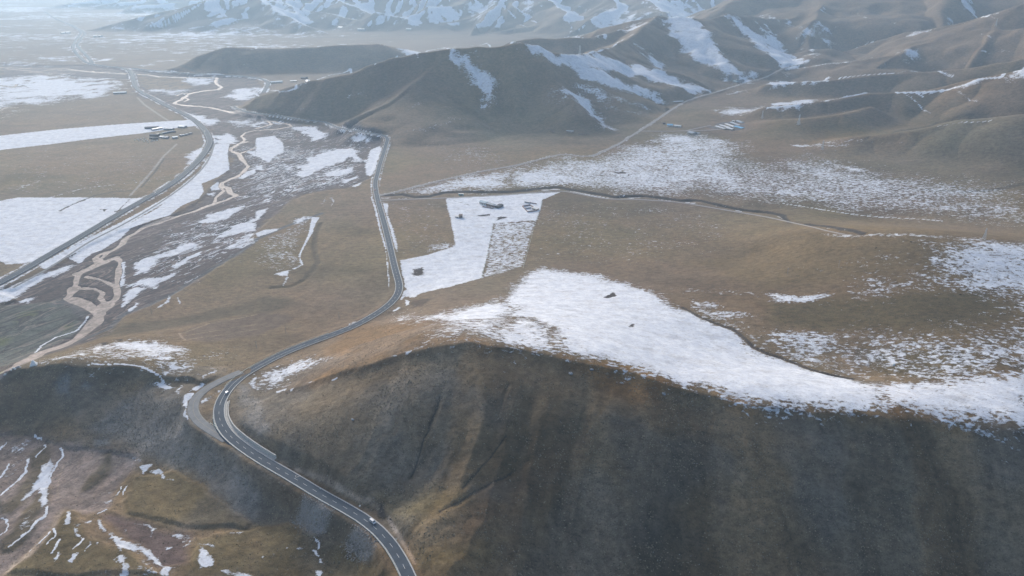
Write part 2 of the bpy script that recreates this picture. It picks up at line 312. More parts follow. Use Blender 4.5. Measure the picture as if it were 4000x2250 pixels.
'expr':[(-630.9,759,2.8),(-629.3,772.9,3.1),(-627.6,786.8,3.2),(-625.8,800.7,3.2),(-624.2,814.6,3.3),(-622.8,828.5,3.3),(-621.9,842.5,3.4),(-621.4,856.5,3.4),(-621.2,870.5,3.5),(-621,884.5,3.5),(-620.6,898.5,3.5),(-620.1,912.5,3.6),(-619.6,926.5,3.6),(-619.1,940.5,3.6),(-618.8,954.5,3.6),(-618.5,968.5,3.6),(-618.3,982.5,3.5),(-618.1,996.5,3.5),(-617.9,1010.5,3.5),(-617.7,1024.5,3.5),(-617.5,1038.5,3.5),(-617.2,1052.5,3.4),(-616.8,1066.6,3.4),(-616.4,1080.6,3.4),(-615.8,1094.6,3.4),(-615.3,1108.6,3.3),(-614.6,1122.6,3.3),(-613.9,1136.5,3.3),(-613.1,1150.5,3.3),(-612.2,1164.5,3.3),(-611.2,1178.5,3.3),(-610.4,1192.5,3.3),(-609.9,1206.5,3.3),(-609.8,1220.5,3.3),(-610.1,1234.5,3.3),(-610.7,1248.4,3.3),(-611.6,1262.4,3.3),(-612.8,1276.4,3.3),(-614.1,1290.3,3.3),(-615.6,1304.3,3.3),(-617.3,1318.2,3.3),(-619.1,1332.1,3.3),(-621,1345.9,3.3),(-623,1359.8,3.3),(-625.1,1373.7,3.3),(-627.4,1387.5,3.3),(-629.8,1401.3,3.3),(-632.2,1415.1,3.3),(-634.9,1428.8,3.3),(-637.6,1442.6,3.3),(-640.5,1456.3,3.3),(-643.6,1470,3.2),(-646.8,1483.6,3.2),(-650.1,1497.2,3.2),(-653.6,1510.8,3.2),(-657.1,1524.3,3.1),(-660.8,1537.9,3.1),(-664.7,1551.3,3.1),(-668.7,1564.7,3),(-673.2,1578,3),(-678.1,1591.1,3),(-683.5,1604,3),(-689.3,1616.7,2.9),(-695.2,1629.4,2.9),(-701.2,1642.1,2.9),(-707.3,1654.7,2.9),(-713.4,1667.3,2.9),(-719.6,1679.9,2.9),(-726,1692.3,2.9),(-732.5,1704.7,2.9),(-739.3,1717,2.9),(-746.2,1729.2,2.9),(-753.2,1741.3,2.9),(-760.4,1753.3,2.9),(-767.6,1765.3,2.9),(-775,1777.3,2.9),(-782.4,1789.2,2.9),(-789.8,1801,2.9),(-797.3,1812.9,3),(-804.9,1824.6,3),(-812.6,1836.4,3),(-820.3,1848,3),(-828.2,1859.6,3),(-836.2,1871.1,3),(-844.4,1882.5,3),(-852.7,1893.8,3),(-861.1,1905,3),(-869.6,1916.1,3),(-878.2,1927.2,3),(-886.9,1938.2,3),(-895.6,1949.1,3),(-904.5,1960,2.9),(-913.3,1970.9,2.9),(-922.2,1981.7,2.9),(-931.1,1992.5,2.9),(-940,2003.4,2.9),(-948.8,2014.3,2.9),(-957.5,2025.2,2.8),(-966.2,2036.2,2.8),(-974.9,2047.2,2.8),(-983.5,2058.3,2.8),(-992,2069.4,2.8),(-1000.6,2080.5,2.7),(-1009.1,2091.6,2.7),(-1017.6,2102.8,2.7),(-1026.1,2113.9,2.7),(-1034.5,2125.1,2.7),(-1043,2136.2,2.6),(-1051.5,2147.4,2.6),(-1060,2158.5,2.6),(-1068.5,2169.7,2.6),(-1077,2180.8,2.5),(-1085.6,2191.8,2.5),(-1094.2,2202.9,2.5),(-1102.9,2213.9,2.5),(-1111.5,2225,2.5),(-1120.1,2236,2.4),(-1128.7,2247.1,2.4),(-1137.3,2258.2,2.4),(-1145.7,2269.3,2.4),(-1154.1,2280.6,2.4),(-1162.4,2291.9,2.3),(-1170.6,2303.3,2.3),(-1178.6,2314.7,2.3),(-1186.5,2326.3,2.3),(-1194.3,2337.9,2.3),(-1202,2349.6,2.3),(-1209.6,2361.4,2.2),(-1217,2373.3,2.2),(-1224.4,2385.2,2.2),(-1231.6,2397.2,2.2),(-1238.8,2409.3,2.2),(-1245.8,2421.4,2.2),(-1252.8,2433.5,2.2),(-1259.7,2445.7,2.2),(-1266.5,2458,2.2),(-1273.2,2470.3,2.1),(-1279.8,2482.7,2.1),(-1286.3,2495,2.1),(-1292.8,2507.5,2.1),(-1299.2,2519.9,2.1),(-1305.7,2532.3,2.1),(-1312.1,2544.8,2.1),(-1318.5,2557.3,2.1),(-1324.9,2569.7,2.1),(-1331.4,2582.1,2.1),(-1337.9,2594.6,2.1),(-1344.4,2607,2.1),(-1350.9,2619.4,2.1),(-1357.4,2631.8,2.1),(-1363.9,2644.2,2.1),(-1370.4,2656.6,2),(-1376.9,2669,2),(-1383.5,2681.4,2),(-1390,2693.8,2),(-1396.5,2706.2,2),(-1403.1,2718.6,2),(-1409.8,2730.9,2),(-1416.5,2743.2,2),(-1423.2,2755.5,2),(-1430.1,2767.7,2),(-1437,2779.9,2),(-1443.9,2792.1,2),(-1450.9,2804.2,1.9),(-1458,2816.3,1.9),(-1465.1,2828.3,1.9),(-1472.5,2840.3,1.9),(-1480.1,2852,1.9),(-1488,2863.6,1.9),(-1496.3,2874.9,1.9),(-1505.1,2885.7,1.9),(-1514.5,2896,1.9),(-1524.5,2905.7,1.9),(-1535.1,2914.7,1.9),(-1546.2,2923.3,1.9),(-1557.4,2931.6,1.9),(-1568.9,2939.7,1.9),(-1580.4,2947.7,1.9),(-1592.1,2955.4,1.9),(-1603.8,2963.1,1.9),(-1615.5,2970.8,1.9),(-1627.3,2978.4,1.9),(-1638.9,2986.1,1.9),(-1650.6,2994,1.9),(-1662.1,3001.9,1.9),(-1673.5,3010.1,1.9),(-1684.8,3018.4,1.9),(-1695.9,3026.8,1.9),(-1707,3035.5,2),(-1717.9,3044.2,2),(-1728.6,3053.2,2),(-1739.1,3062.5,2),(-1749.4,3072,2),(-1759.3,3081.9,2),(-1768.9,3092,2),(-1778.2,3102.5,2),(-1787.2,3113.2,2),(-1795.9,3124.2,2),(-1804.4,3135.4,2.1),(-1812.6,3146.7,2.1),(-1820.6,3158.2,2.1),(-1828.5,3169.8,2.1),(-1836.4,3181.4,2.1),(-1844.2,3193,2.1),(-1852,3204.6,2.1),(-1859.9,3216.2,2.1),(-1867.7,3227.8,2.1),(-1875.6,3239.4,2.2),(-1883.5,3251,2.2),(-1891.4,3262.6,2.2),(-1899.2,3274.2,2.2),(-1907.1,3285.8,2.2),(-1914.9,3297.4,2.2),(-1922.8,3309,2.2),(-1930.6,3320.6,2.3),(-1938.4,3332.3,2.3),(-1946.2,3343.9,2.3),(-1954,3355.6,2.3),(-1961.8,3367.2,2.3),(-1969.5,3378.9,2.4),(-1977.3,3390.6,2.4),(-1985,3402.3,2.4),(-1992.7,3414,2.5),(-2000.4,3425.7,2.5),(-2008,3437.4,2.5),(-2015.6,3449.2,2.6),(-2023.3,3460.9,2.6),(-2030.9,3472.7,2.6),(-2038.4,3484.5,2.7),(-2046,3496.3,2.7),(-2053.6,3508.1,2.8),(-2061.2,3519.9,2.8),(-2068.7,3531.7,2.9),(-2076.3,3543.5,2.9),(-2083.8,3555.3,3),(-2091.3,3567.1,3),(-2098.8,3578.9,3.1),(-2106.3,3590.8,3.1),(-2113.8,3602.6,3.2),(-2121.2,3614.5,3.2),(-2128.6,3626.4,3.3),(-2136,3638.3,3.3),(-2143.4,3650.2,3.4),(-2150.7,3662.2,3.4),(-2158,3674.1,3.5),(-2165.2,3686.1,3.5),(-2172.5,3698.1,3.6),(-2179.6,3710.2,3.6),(-2186.7,3722.2,3.7),(-2193.8,3734.3,3.7),(-2200.8,3746.5,3.8),(-2207.8,3758.6,3.8),(-2214.8,3770.8,3.9),(-2221.7,3783,3.9),(-2228.5,3795.2,4),(-2235.3,3807.5,4),(-2242,3819.7,4.1),(-2248.7,3832.1,4.1),(-2255.3,3844.4,4.2),(-2261.8,3856.8,4.2),(-2268.3,3869.2,4.2),(-2274.8,3881.7,4.3),(-2281.2,3894.1,4.3),(-2287.6,3906.6,4.4),(-2294,3919,4.4),(-2300.4,3931.5,4.5),(-2306.8,3944,4.5),(-2313.2,3956.5,4.5),(-2319.6,3968.9,4.6),(-2325.9,3981.4,4.6),(-2332.3,3993.9,4.6),(-2338.6,4006.4,4.7),(-2345,4018.9,4.7),(-2351.3,4031.4,4.7),(-2357.6,4043.9,4.8),(-2363.9,4056.4,4.8),(-2370.2,4069,4.8),(-2376.5,4081.5,4.8),(-2382.7,4094,4.8),(-2389,4106.5,4.9),(-2395.2,4119.1,4.9),(-2401.5,4131.6,4.9),(-2407.7,4144.2,4.9),(-2414,4156.7,4.9),(-2420.2,4169.3,4.9),(-2426.4,4181.8,5),(-2432.7,4194.4,5),(-2438.9,4206.9,5),(-2445.1,4219.5,5),(-2451.4,4232,5),(-2457.6,4244.6,5),(-2463.8,4257.1,5),(-2470.1,4269.7,5),(-2476.3,4282.2,5),(-2482.5,4294.8,5),(-2488.7,4307.3,5),(-2495,4319.9,5),(-2501.2,4332.4,5),(-2507.5,4345,5),(-2513.7,4357.5,5),(-2519.9,4370.1,5),(-2526.2,4382.6,5),(-2532.4,4395.1,5),(-2538.7,4407.7,5),(-2545,4420.2,5),(-2551.2,4432.7,5),(-2557.5,4445.3,5),(-2563.8,4457.8,5),(-2570.1,4470.3,5),(-2576.4,4482.8,5),(-2582.7,4495.3,4.9),(-2589,4507.9,4.9),(-2595.3,4520.4,4.9),(-2601.7,4532.8,4.9),(-2608,4545.3,4.9),(-2614.4,4557.8,4.9),(-2620.8,4570.3,4.9),(-2627.3,4582.7,4.9),(-2633.7,4595.1,4.9),(-2640.2,4607.6,4.9),(-2646.6,4620,4.9),(-2653.1,4632.4,4.9),(-2659.5,4644.9,4.9),(-2666,4657.3,4.9),(-2672.4,4669.8,4.9),(-2679,4682.1,4.9),(-2685.7,4694.4,4.9),(-2692.7,4706.6,4.9),(-2699.9,4718.6,4.9),(-2707.2,4730.5,4.9),(-2714.8,4742.3,4.9),(-2722.4,4754.1,4.9),(-2730,4765.8,4.9),(-2737.7,4777.6,4.9),(-2745.3,4789.3,4.8),(-2753,4801,4.8),(-2760.6,4812.8,4.8),(-2768.3,4824.5,4.7),(-2775.9,4836.3,4.7),(-2783.6,4848,4.7),(-2791.3,4859.7,4.6),(-2799,4871.4,4.6),(-2806.7,4883.1,4.5),(-2814.3,4894.9,4.4),(-2822.1,4906.6,4.4),(-2829.8,4918.3,4.3),(-2837.5,4929.9,4.3),(-2845.2,4941.6,4.3),(-2853,4953.3,4.2),(-2860.7,4965,4.2),(-2868.4,4976.7,4.1),(-2876.2,4988.3,4.1),(-2884,5000,4.1),(-2891.7,5011.7,4),(-2899.5,5023.3,4),(-2907.3,5035,4),(-2915.1,5046.6,4),(-2922.9,5058.3,4),(-2930.7,5069.9,3.9),(-2938.5,5081.5,3.9),(-2946.3,5093.2,3.9),(-2954.1,5104.8,3.9),(-2962,5116.4,3.9),(-2969.8,5128,3.9),(-2977.6,5139.6,3.9),(-2985.5,5151.2,3.8),(-2993.3,5162.8,3.8),(-3001.2,5174.4,3.8),(-3009.1,5186,3.8),(-3017,5197.6,3.8),(-3024.8,5209.2,3.8),(-3032.7,5220.8,3.8),(-3040.6,5232.3,3.7),(-3048.6,5243.9,3.7),(-3056.5,5255.5,3.7),(-3064.4,5267,3.7),(-3072.3,5278.6,3.7),(-3080.3,5290.1,3.7),(-3088.2,5301.6,3.6),(-3096.2,5313.2,3.6),(-3104.2,5324.7,3.6),(-3112.1,5336.2,3.6),(-3120.1,5347.7,3.6),(-3128.1,5359.2,3.5),(-3136.1,5370.7,3.5),(-3144.2,5382.2,3.5),(-3152.2,5393.7,3.5),(-3160.2,5405.2,3.5),(-3168.3,5416.6,3.4),(-3176.4,5428.1,3.4),(-3184.5,5439.5,3.4),(-3192.6,5451,3.4),(-3200.7,5462.4,3.4),(-3208.8,5473.8,3.3),(-3217,5485.2,3.3),(-3225.1,5496.6,3.3),(-3233.3,5508,3.3),(-3241.5,5519.3,3.3),(-3249.7,5530.7,3.3),(-3257.9,5542,3.2),(-3266.1,5553.4,3.2),(-3274.3,5564.7,3.2),(-3282.6,5576.1,3.2),(-3290.8,5587.4,3.2),(-3299.1,5598.7,3.2),(-3307.3,5610,3.2),(-3315.6,5621.4,3.1),(-3323.9,5632.7,3.1),(-3332.1,5644,3.1),(-3340.4,5655.3,3.1),(-3348.7,5666.6,3.1),(-3357,5677.9,3.1),(-3365.3,5689.2,3),(-3373.6,5700.5,3),(-3381.9,5711.8,3),(-3390.2,5723.1,3),(-3398.5,5734.4,3),(-3406.8,5745.6,3),(-3415.1,5756.9,3),(-3423.4,5768.2,2.9),(-3431.7,5779.5,2.9),(-3440,5790.8,2.9),(-3448.3,5802.1,2.9),(-3456.6,5813.4,2.9),(-3464.9,5824.6,2.8),(-3473.2,5835.9,2.8),(-3481.5,5847.2,2.8),(-3489.8,5858.5,2.8),(-3498.1,5869.8,2.8),(-3506.4,5881.1,2.7),(-3514.6,5892.4,2.7),(-3522.9,5903.7,2.7),(-3531.2,5915,2.7),(-3539.5,5926.3,2.6),(-3547.7,5937.6,2.6),(-3556,5949,2.6),(-3564.2,5960.3,2.6),(-3572.5,5971.6,2.5),(-3580.7,5983,2.5),(-3589,5994.3,2.5),(-3597.2,6005.6,2.5),(-3605.4,6017,2.5),(-3613.6,6028.4,2.5),(-3621.8,6039.7,2.4),(-3630,6051.1,2.4),(-3638.1,6062.5,2.4),(-3646.3,6073.9,2.4),(-3654.4,6085.3,2.4),(-3662.5,6096.7,2.4),(-3670.7,6108.1,2.4),(-3678.7,6119.6,2.4),(-3686.8,6131,2.3),(-3694.9,6142.5,2.3),(-3702.9,6154,2.3),(-3710.9,6165.4,2.3),(-3718.9,6176.9,2.3),(-3726.9,6188.4,2.3),(-3734.9,6200,2.3),(-3742.9,6211.5,2.2),(-3750.9,6223,2.2),(-3758.8,6234.6,2.2),(-3766.7,6246.1,2.2),(-3774.7,6257.7,2.2),(-3782.6,6269.2,2.1),(-3790.5,6280.8,2.1),(-3798.4,6292.4,2.1),(-3806.2,6304,2.1),(-3814.1,6315.6,2),(-3821.9,6327.2,2),(-3829.8,6338.8,2),(-3837.6,6350.4,2),(-3845.4,6362,2),(-3853.3,6373.7,1.9),(-3861.1,6385.3,1.9),(-3868.9,6396.9,1.9),(-3876.7,6408.6,1.9),(-3884.5,6420.2,1.9),(-3892.3,6431.9,1.9),(-3900,6443.5,1.8),(-3907.8,6455.2,1.8),(-3915.6,6466.8,1.8),(-3923.4,6478.5,1.8),(-3931.1,6490.1,1.8),(-3938.9,6501.8,1.8),(-3946.7,6513.5,1.8),(-3954.4,6525.1,1.8),(-3962.2,6536.8,1.8),(-3970,6548.4,1.8),(-3977.8,6560.1,1.8),(-3985.5,6571.8,1.8),(-3993.3,6583.4,1.8),(-4001.1,6595.1,1.8),(-4008.9,6606.7,1.8),(-4016.7,6618.3,1.8),(-4024.5,6630,1.8),(-4032.3,6641.6,1.8),(-4040.1,6653.2,1.8),(-4048,6664.8,1.8),(-4055.8,6676.5,1.8),(-4063.7,6688.1,1.8),(-4071.6,6699.7,1.8),(-4079.4,6711.2,1.8),(-4087.3,6722.8,1.9),(-4095.2,6734.4,1.9),(-4103.1,6746,1.9),(-4111,6757.5,1.9),(-4118.9,6769.1,1.9),(-4126.8,6780.7,1.9),(-4134.7,6792.2,1.9),(-4142.7,6803.8,1.9),(-4150.6,6815.4,1.9),(-4158.5,6826.9,1.9),(-4166.4,6838.5,1.9),(-4174.3,6850,1.9),(-4182.3,6861.6,1.9),(-4190.2,6873.1,2),(-4198.1,6884.7,2),(-4206.1,6896.2,2),(-4214,6907.8,2),(-4222,6919.3,2),(-4229.9,6930.9,2),(-4237.8,6942.4,2),(-4245.8,6953.9,2),(-4253.7,6965.5,2),(-4261.7,6977,2),(-4269.6,6988.6,2),(-4277.6,7000.1,2),(-4285.5,7011.6,2),(-4293.5,7023.2,2),(-4301.4,7034.7,2),(-4309.4,7046.2,2),(-4317.3,7057.8,2),(-4325.3,7069.3,2),(-4333.3,7080.9,2),(-4341.2,7092.4,2),(-4349.2,7103.9,2),(-4357.1,7115.5,2),(-4365.1,7127,2),(-4373,7138.5,2),(-4381,7150.1,2),(-4388.9,7161.6,2),(-4396.8,7173.2,2),(-4404.8,7184.7,2),(-4412.7,7196.3,2),(-4420.7,7207.8,2),(-4428.6,7219.3,2)],
'expr2':[(-1746,3082.4,2),(-1753.4,3094.3,2),(-1760.8,3106.2,2),(-1768.2,3118.1,2),(-1775.6,3130.1,2),(-1782.9,3142,2),(-1790.3,3153.9,2.1),(-1797.7,3165.9,2.1),(-1805,3177.8,2.1),(-1812.4,3189.7,2.1),(-1819.8,3201.7,2.1),(-1827.1,3213.6,2.1),(-1834.5,3225.5,2.1),(-1841.9,3237.4,2.1),(-1849.3,3249.3,2.1),(-1856.8,3261.2,2.1),(-1864.2,3273.1,2.1),(-1871.7,3285,2.2),(-1879.2,3296.8,2.2),(-1886.7,3308.7,2.2),(-1894.2,3320.5,2.2),(-1901.8,3332.3,2.2),(-1909.3,3344.1,2.3),(-1916.9,3355.9,2.3),(-1924.6,3367.7,2.3),(-1932.2,3379.5,2.3),(-1939.9,3391.2,2.4),(-1947.6,3402.9,2.4),(-1955.3,3414.6,2.4),(-1963,3426.4,2.5),(-1970.7,3438.1,2.5),(-1978.5,3449.8,2.6),(-1986.2,3461.5,2.6),(-1994,3473.1,2.6),(-2001.7,3484.8,2.7),(-2009.5,3496.5,2.7),(-2017.2,3508.2,2.8),(-2025,3519.9,2.8),(-2032.8,3531.6,2.9),(-2040.5,3543.2,2.9),(-2048.3,3554.9,3),(-2056,3566.6,3),(-2063.8,3578.3,3.1),(-2071.5,3590,3.1),(-2079.3,3601.7,3.2),(-2087,3613.4,3.2),(-2094.7,3625.1,3.3),(-2102.4,3636.8,3.3),(-2110.1,3648.6,3.4),(-2117.7,3660.3,3.4),(-2125.4,3672.1,3.5),(-2133,3683.9,3.5),(-2140.6,3695.7,3.6),(-2148.1,3707.5,3.6),(-2155.7,3719.3,3.7),(-2163.3,3731.1,3.7),(-2170.8,3742.9,3.8),(-2178.4,3754.7,3.8),(-2185.9,3766.6,3.9),(-2193.4,3778.4,3.9),(-2200.8,3790.4,4),(-2208.1,3802.3,4.1),(-2215.3,3814.3,4.1),(-2222.5,3826.4,4.2),(-2229.5,3838.5,4.2),(-2236.5,3850.7,4.3),(-2243.3,3862.9,4.3),(-2250.1,3875.2,4.4),(-2256.9,3887.5,4.4),(-2263.5,3899.9,4.5),(-2270.1,3912.2,4.5),(-2276.6,3924.6,4.6),(-2283.1,3937.1,4.6),(-2289.5,3949.6,4.6),(-2295.9,3962.1,4.7),(-2302.2,3974.6,4.7),(-2308.5,3987.1,4.8),(-2314.7,3999.7,4.8),(-2321,4012.3,4.8),(-2327.2,4024.8,4.8),(-2333.3,4037.4,4.9),(-2339.5,4050,4.9),(-2345.7,4062.6,4.9),(-2351.8,4075.2,4.9),(-2358,4087.8,5),(-2364.2,4100.4,5),(-2370.3,4113,5),(-2376.5,4125.6,5),(-2382.7,4138.2,5),(-2388.8,4150.8,5),(-2395,4163.4,5.1),(-2401.2,4176,5.1),(-2407.4,4188.5,5.1),(-2413.6,4201.1,5.1),(-2419.8,4213.7,5.1),(-2425.9,4226.3,5.1),(-2432,4239,5.1),(-2438.2,4251.6,5.1),(-2444.3,4264.2,5.1),(-2450.4,4276.8,5.1),(-2456.5,4289.5,5.1),(-2462.6,4302.1,5.1),(-2468.7,4314.7,5.1),(-2474.8,4327.3,5.1),(-2480.9,4340,5.1),(-2487,4352.6,5.1),(-2493.1,4365.2,5.1),(-2499.2,4377.9,5.1),(-2505.3,4390.5,5.1),(-2511.4,4403.1,5.1),(-2517.6,4415.7,5.1),(-2523.7,4428.3,5),(-2529.9,4440.9,5),(-2536.1,4453.5,5),(-2542.3,4466.1,5),(-2548.5,4478.6,5),(-2554.8,4491.2,5),(-2561.1,4503.7,5),(-2567.4,4516.2,5),(-2573.8,4528.7,4.9),(-2580.2,4541.2,4.9),(-2586.7,4553.6,4.9),(-2593.3,4566,4.9),(-2599.8,4578.4,4.9),(-2606.5,4590.8,4.9),(-2613.2,4603.1,4.9),(-2620,4615.4,4.9),(-2626.9,4627.6,5),(-2633.9,4639.7,5),(-2641,4651.8,5),(-2648.3,4663.8,5.1),(-2655.6,4675.7,5.2),(-2663.1,4687.6,5.2),(-2670.7,4699.4,5.3),(-2678.2,4711.2,5.4),(-2685.9,4723,5.5),(-2693.5,4734.8,5.5),(-2701.1,4746.5,5.6),(-2708.8,4758.3,5.6),(-2716.4,4770,5.6),(-2724.1,4781.8,5.6),(-2731.8,4793.5,5.6),(-2739.6,4805.2,5.6),(-2747.3,4816.8,5.5),(-2755.1,4828.5,5.4),(-2762.9,4840.2,5.3),(-2770.7,4851.8,5.2),(-2778.6,4863.5,5.1),(-2786.4,4875.1,5),(-2794.2,4886.7,4.9),(-2802.1,4898.3,4.7),(-2810,4909.9,4.6),(-2817.9,4921.5,4.5),(-2825.7,4933.1,4.4),(-2833.6,4944.7,4.3),(-2841.5,4956.3,4.3),(-2849.4,4967.9,4.2),(-2857.3,4979.5,4.2),(-2865.2,4991.1,4.1),(-2873.2,5002.7,4.1),(-2881.1,5014.2,4.1),(-2889,5025.8,4),(-2896.9,5037.4,4),(-2904.8,5049,4),(-2912.7,5060.5,4),(-2920.7,5072.1,4),(-2928.6,5083.7,4),(-2936.5,5095.3,3.9),(-2944.4,5106.9,3.9),(-2952.3,5118.4,3.9),(-2960.2,5130,3.9),(-2968.2,5141.6,3.9),(-2976.1,5153.2,3.9),(-2984,5164.7,3.9),(-2992,5176.3,3.8),(-2999.9,5187.8,3.8),(-3007.8,5199.4,3.8),(-3015.8,5211,3.8),(-3023.8,5222.5,3.8),(-3031.7,5234.1,3.8),(-3039.7,5245.6,3.7),(-3047.6,5257.1,3.7),(-3055.6,5268.7,3.7),(-3063.6,5280.2,3.7),(-3071.5,5291.8,3.7),(-3079.5,5303.3,3.7),(-3087.5,5314.9,3.7),(-3095.5,5326.4,3.6),(-3103.4,5337.9,3.6),(-3111.4,5349.5,3.6),(-3119.4,5361,3.6),(-3127.4,5372.5,3.6),(-3135.3,5384.1,3.5),(-3143.3,5395.6,3.5),(-3151.3,5407.2,3.5),(-3159.3,5418.7,3.5),(-3167.2,5430.2,3.4),(-3175.2,5441.8,3.4),(-3183.2,5453.3,3.4),(-3191.1,5464.9,3.4),(-3199.1,5476.4,3.3),(-3207.1,5487.9,3.3),(-3215,5499.5,3.2)],
'dirt1':[(-223.3,1155.6,5.9),(-213.9,1163.1,6.1),(-204.8,1170.7,6.2),(-195.9,1178.8,6.3),(-187.3,1187.2,6.4),(-178.8,1195.7,6.6),(-170.4,1204.2,6.7),(-161.9,1212.7,6.7),(-153.4,1221.2,6.8),(-144.8,1229.6,6.9),(-136.1,1237.9,7),(-127.3,1246.1,7.1),(-118.5,1254.2,7.2),(-109.6,1262.3,7.2),(-100.7,1270.3,7.3),(-91.7,1278.3,7.4),(-82.8,1286.3,7.4),(-73.8,1294.3,7.5),(-64.6,1302,7.6),(-55.2,1309.4,7.7),(-45.5,1316.4,7.7),(-35.5,1323,7.8),(-25.3,1329.4,7.9),(-15.2,1335.9,8),(-5.3,1342.6,8.1),(4.3,1349.8,8.2),(13.6,1357.4,8.2),(22.6,1365.3,8.3),(31.4,1373.4,8.4),(40.2,1381.7,8.5),(48.8,1390,8.6),(57.2,1398.5,8.7),(65.6,1407.1,8.8),(74,1415.7,8.9),(82.6,1423.9,9),(91.5,1430.9,9.1),(100.9,1435.2,9.2),(110.2,1435.5,9.3),(119.2,1431.8,9.3),(128,1425.7,9.4),(136.8,1420.4,9.5),(145.8,1418.2,9.5),(154.8,1420.4,9.6),(163.2,1426.5,9.7),(170.8,1435,9.7),(177.8,1444.6,9.8),(184.5,1454.6,9.9),(191,1464.7,10),(197.5,1474.8,10),(204,1484.8,10.1),(210.6,1494.9,10.2),(217,1505,10.3),(223.4,1515.2,10.4),(229.4,1525.6,10.6),(235.2,1536.1,10.7),(240.7,1546.8,10.8),(246,1557.5,10.9),(251.2,1568.4,11),(256.5,1579.1,11.2),(261.9,1589.9,11.3),(267.3,1600.6,11.4),(272.7,1611.3,11.5),(278.2,1622,11.6),(283.6,1632.7,11.7),(289,1643.4,11.8),(294.4,1654.2,11.9),(299.8,1664.9,12),(305.2,1675.6,12.1),(310.6,1686.4,12.2),(316,1697.1,12.3),(321.4,1707.8,12.4),(326.8,1718.5,12.5),(332.2,1729.3,12.6),(337.6,1740,12.7),(343,1750.8,12.8),(348.3,1761.5,13),(353.7,1772.3,13.1),(359,1783,13.2),(364.4,1793.8,13.3),(369.7,1804.5,13.5),(375,1815.3,13.6),(380.3,1826.1,13.8),(385.5,1836.9,14),(390.7,1847.7,14.2),(395.9,1858.6,14.3),(401,1869.4,14.5),(406.1,1880.3,14.6),(411.2,1891.2,14.7),(416.3,1902,14.8),(421.4,1912.9,14.8),(426.6,1923.8,14.8),(431.7,1934.6,14.8),(436.9,1945.5,14.7),(442.2,1956.3,14.7),(447.5,1967,14.7),(452.8,1977.8,14.8),(458.3,1988.5,15),(464,1999,15.2),(469.8,2009.5,15.5),(475.9,2019.9,15.8),(482.3,2030,16.2),(488.9,2040,16.6),(495.9,2049.8,17),(503.2,2059.3,17.4),(510.7,2068.7,17.8),(518.3,2078,18.1),(526,2087.2,18.4),(533.6,2096.5,18.7),(541.3,2105.7,18.9),(549.1,2114.9,19.1),(557,2123.9,19.2),(564.9,2132.9,19.4),(572.9,2141.9,19.5),(581,2150.8,19.6),(589.1,2159.7,19.7),(597.1,2168.6,19.9),(605.2,2177.5,20.1),(613.2,2186.4,20.4),(621.3,2195.3,20.7),(629.4,2204.1,21.1),(637.6,2212.9,21.5),(645.8,2221.7,22.1),(654.2,2230.3,22.7),(662.6,2238.8,23.5),(671.2,2247.2,24.3),(680,2255.4,25.1),(688.9,2263.5,26),(697.9,2271.4,27),(707.1,2279.2,27.9),(716.3,2286.8,28.8),(725.7,2294.4,29.8),(735.1,2301.9,30.7),(744.5,2309.3,31.7),(754,2316.6,32.6),(763.7,2323.7,33.7),(773.4,2330.7,34.8),(783.3,2337.6,36.1),(793.1,2344.5,37.4),(802.6,2351.8,38.8),(811.8,2359.4,40.2),(820.6,2367.5,41.7),(829,2376.1,43.1),(837,2385.1,44.5),(844.6,2394.3,45.8),(852,2403.8,46.9),(859.2,2413.4,47.9),(866.4,2423,48.8),(873.5,2432.7,49.6),(880.7,2442.3,50.3),(888.1,2451.8,51),(895.7,2461,51.8),(903.7,2469.9,52.6),(912.2,2478.3,53.5),(921.3,2486,54.6),(931,2492.9,55.7),(941.2,2499,56.9),(951.9,2504.6,58.2),(962.7,2509.6,59.8),(973.8,2514.2,61.2),(985,2518.4,62.5),(996.4,2522.2,63.6),(1007.9,2525.7,66.8)],
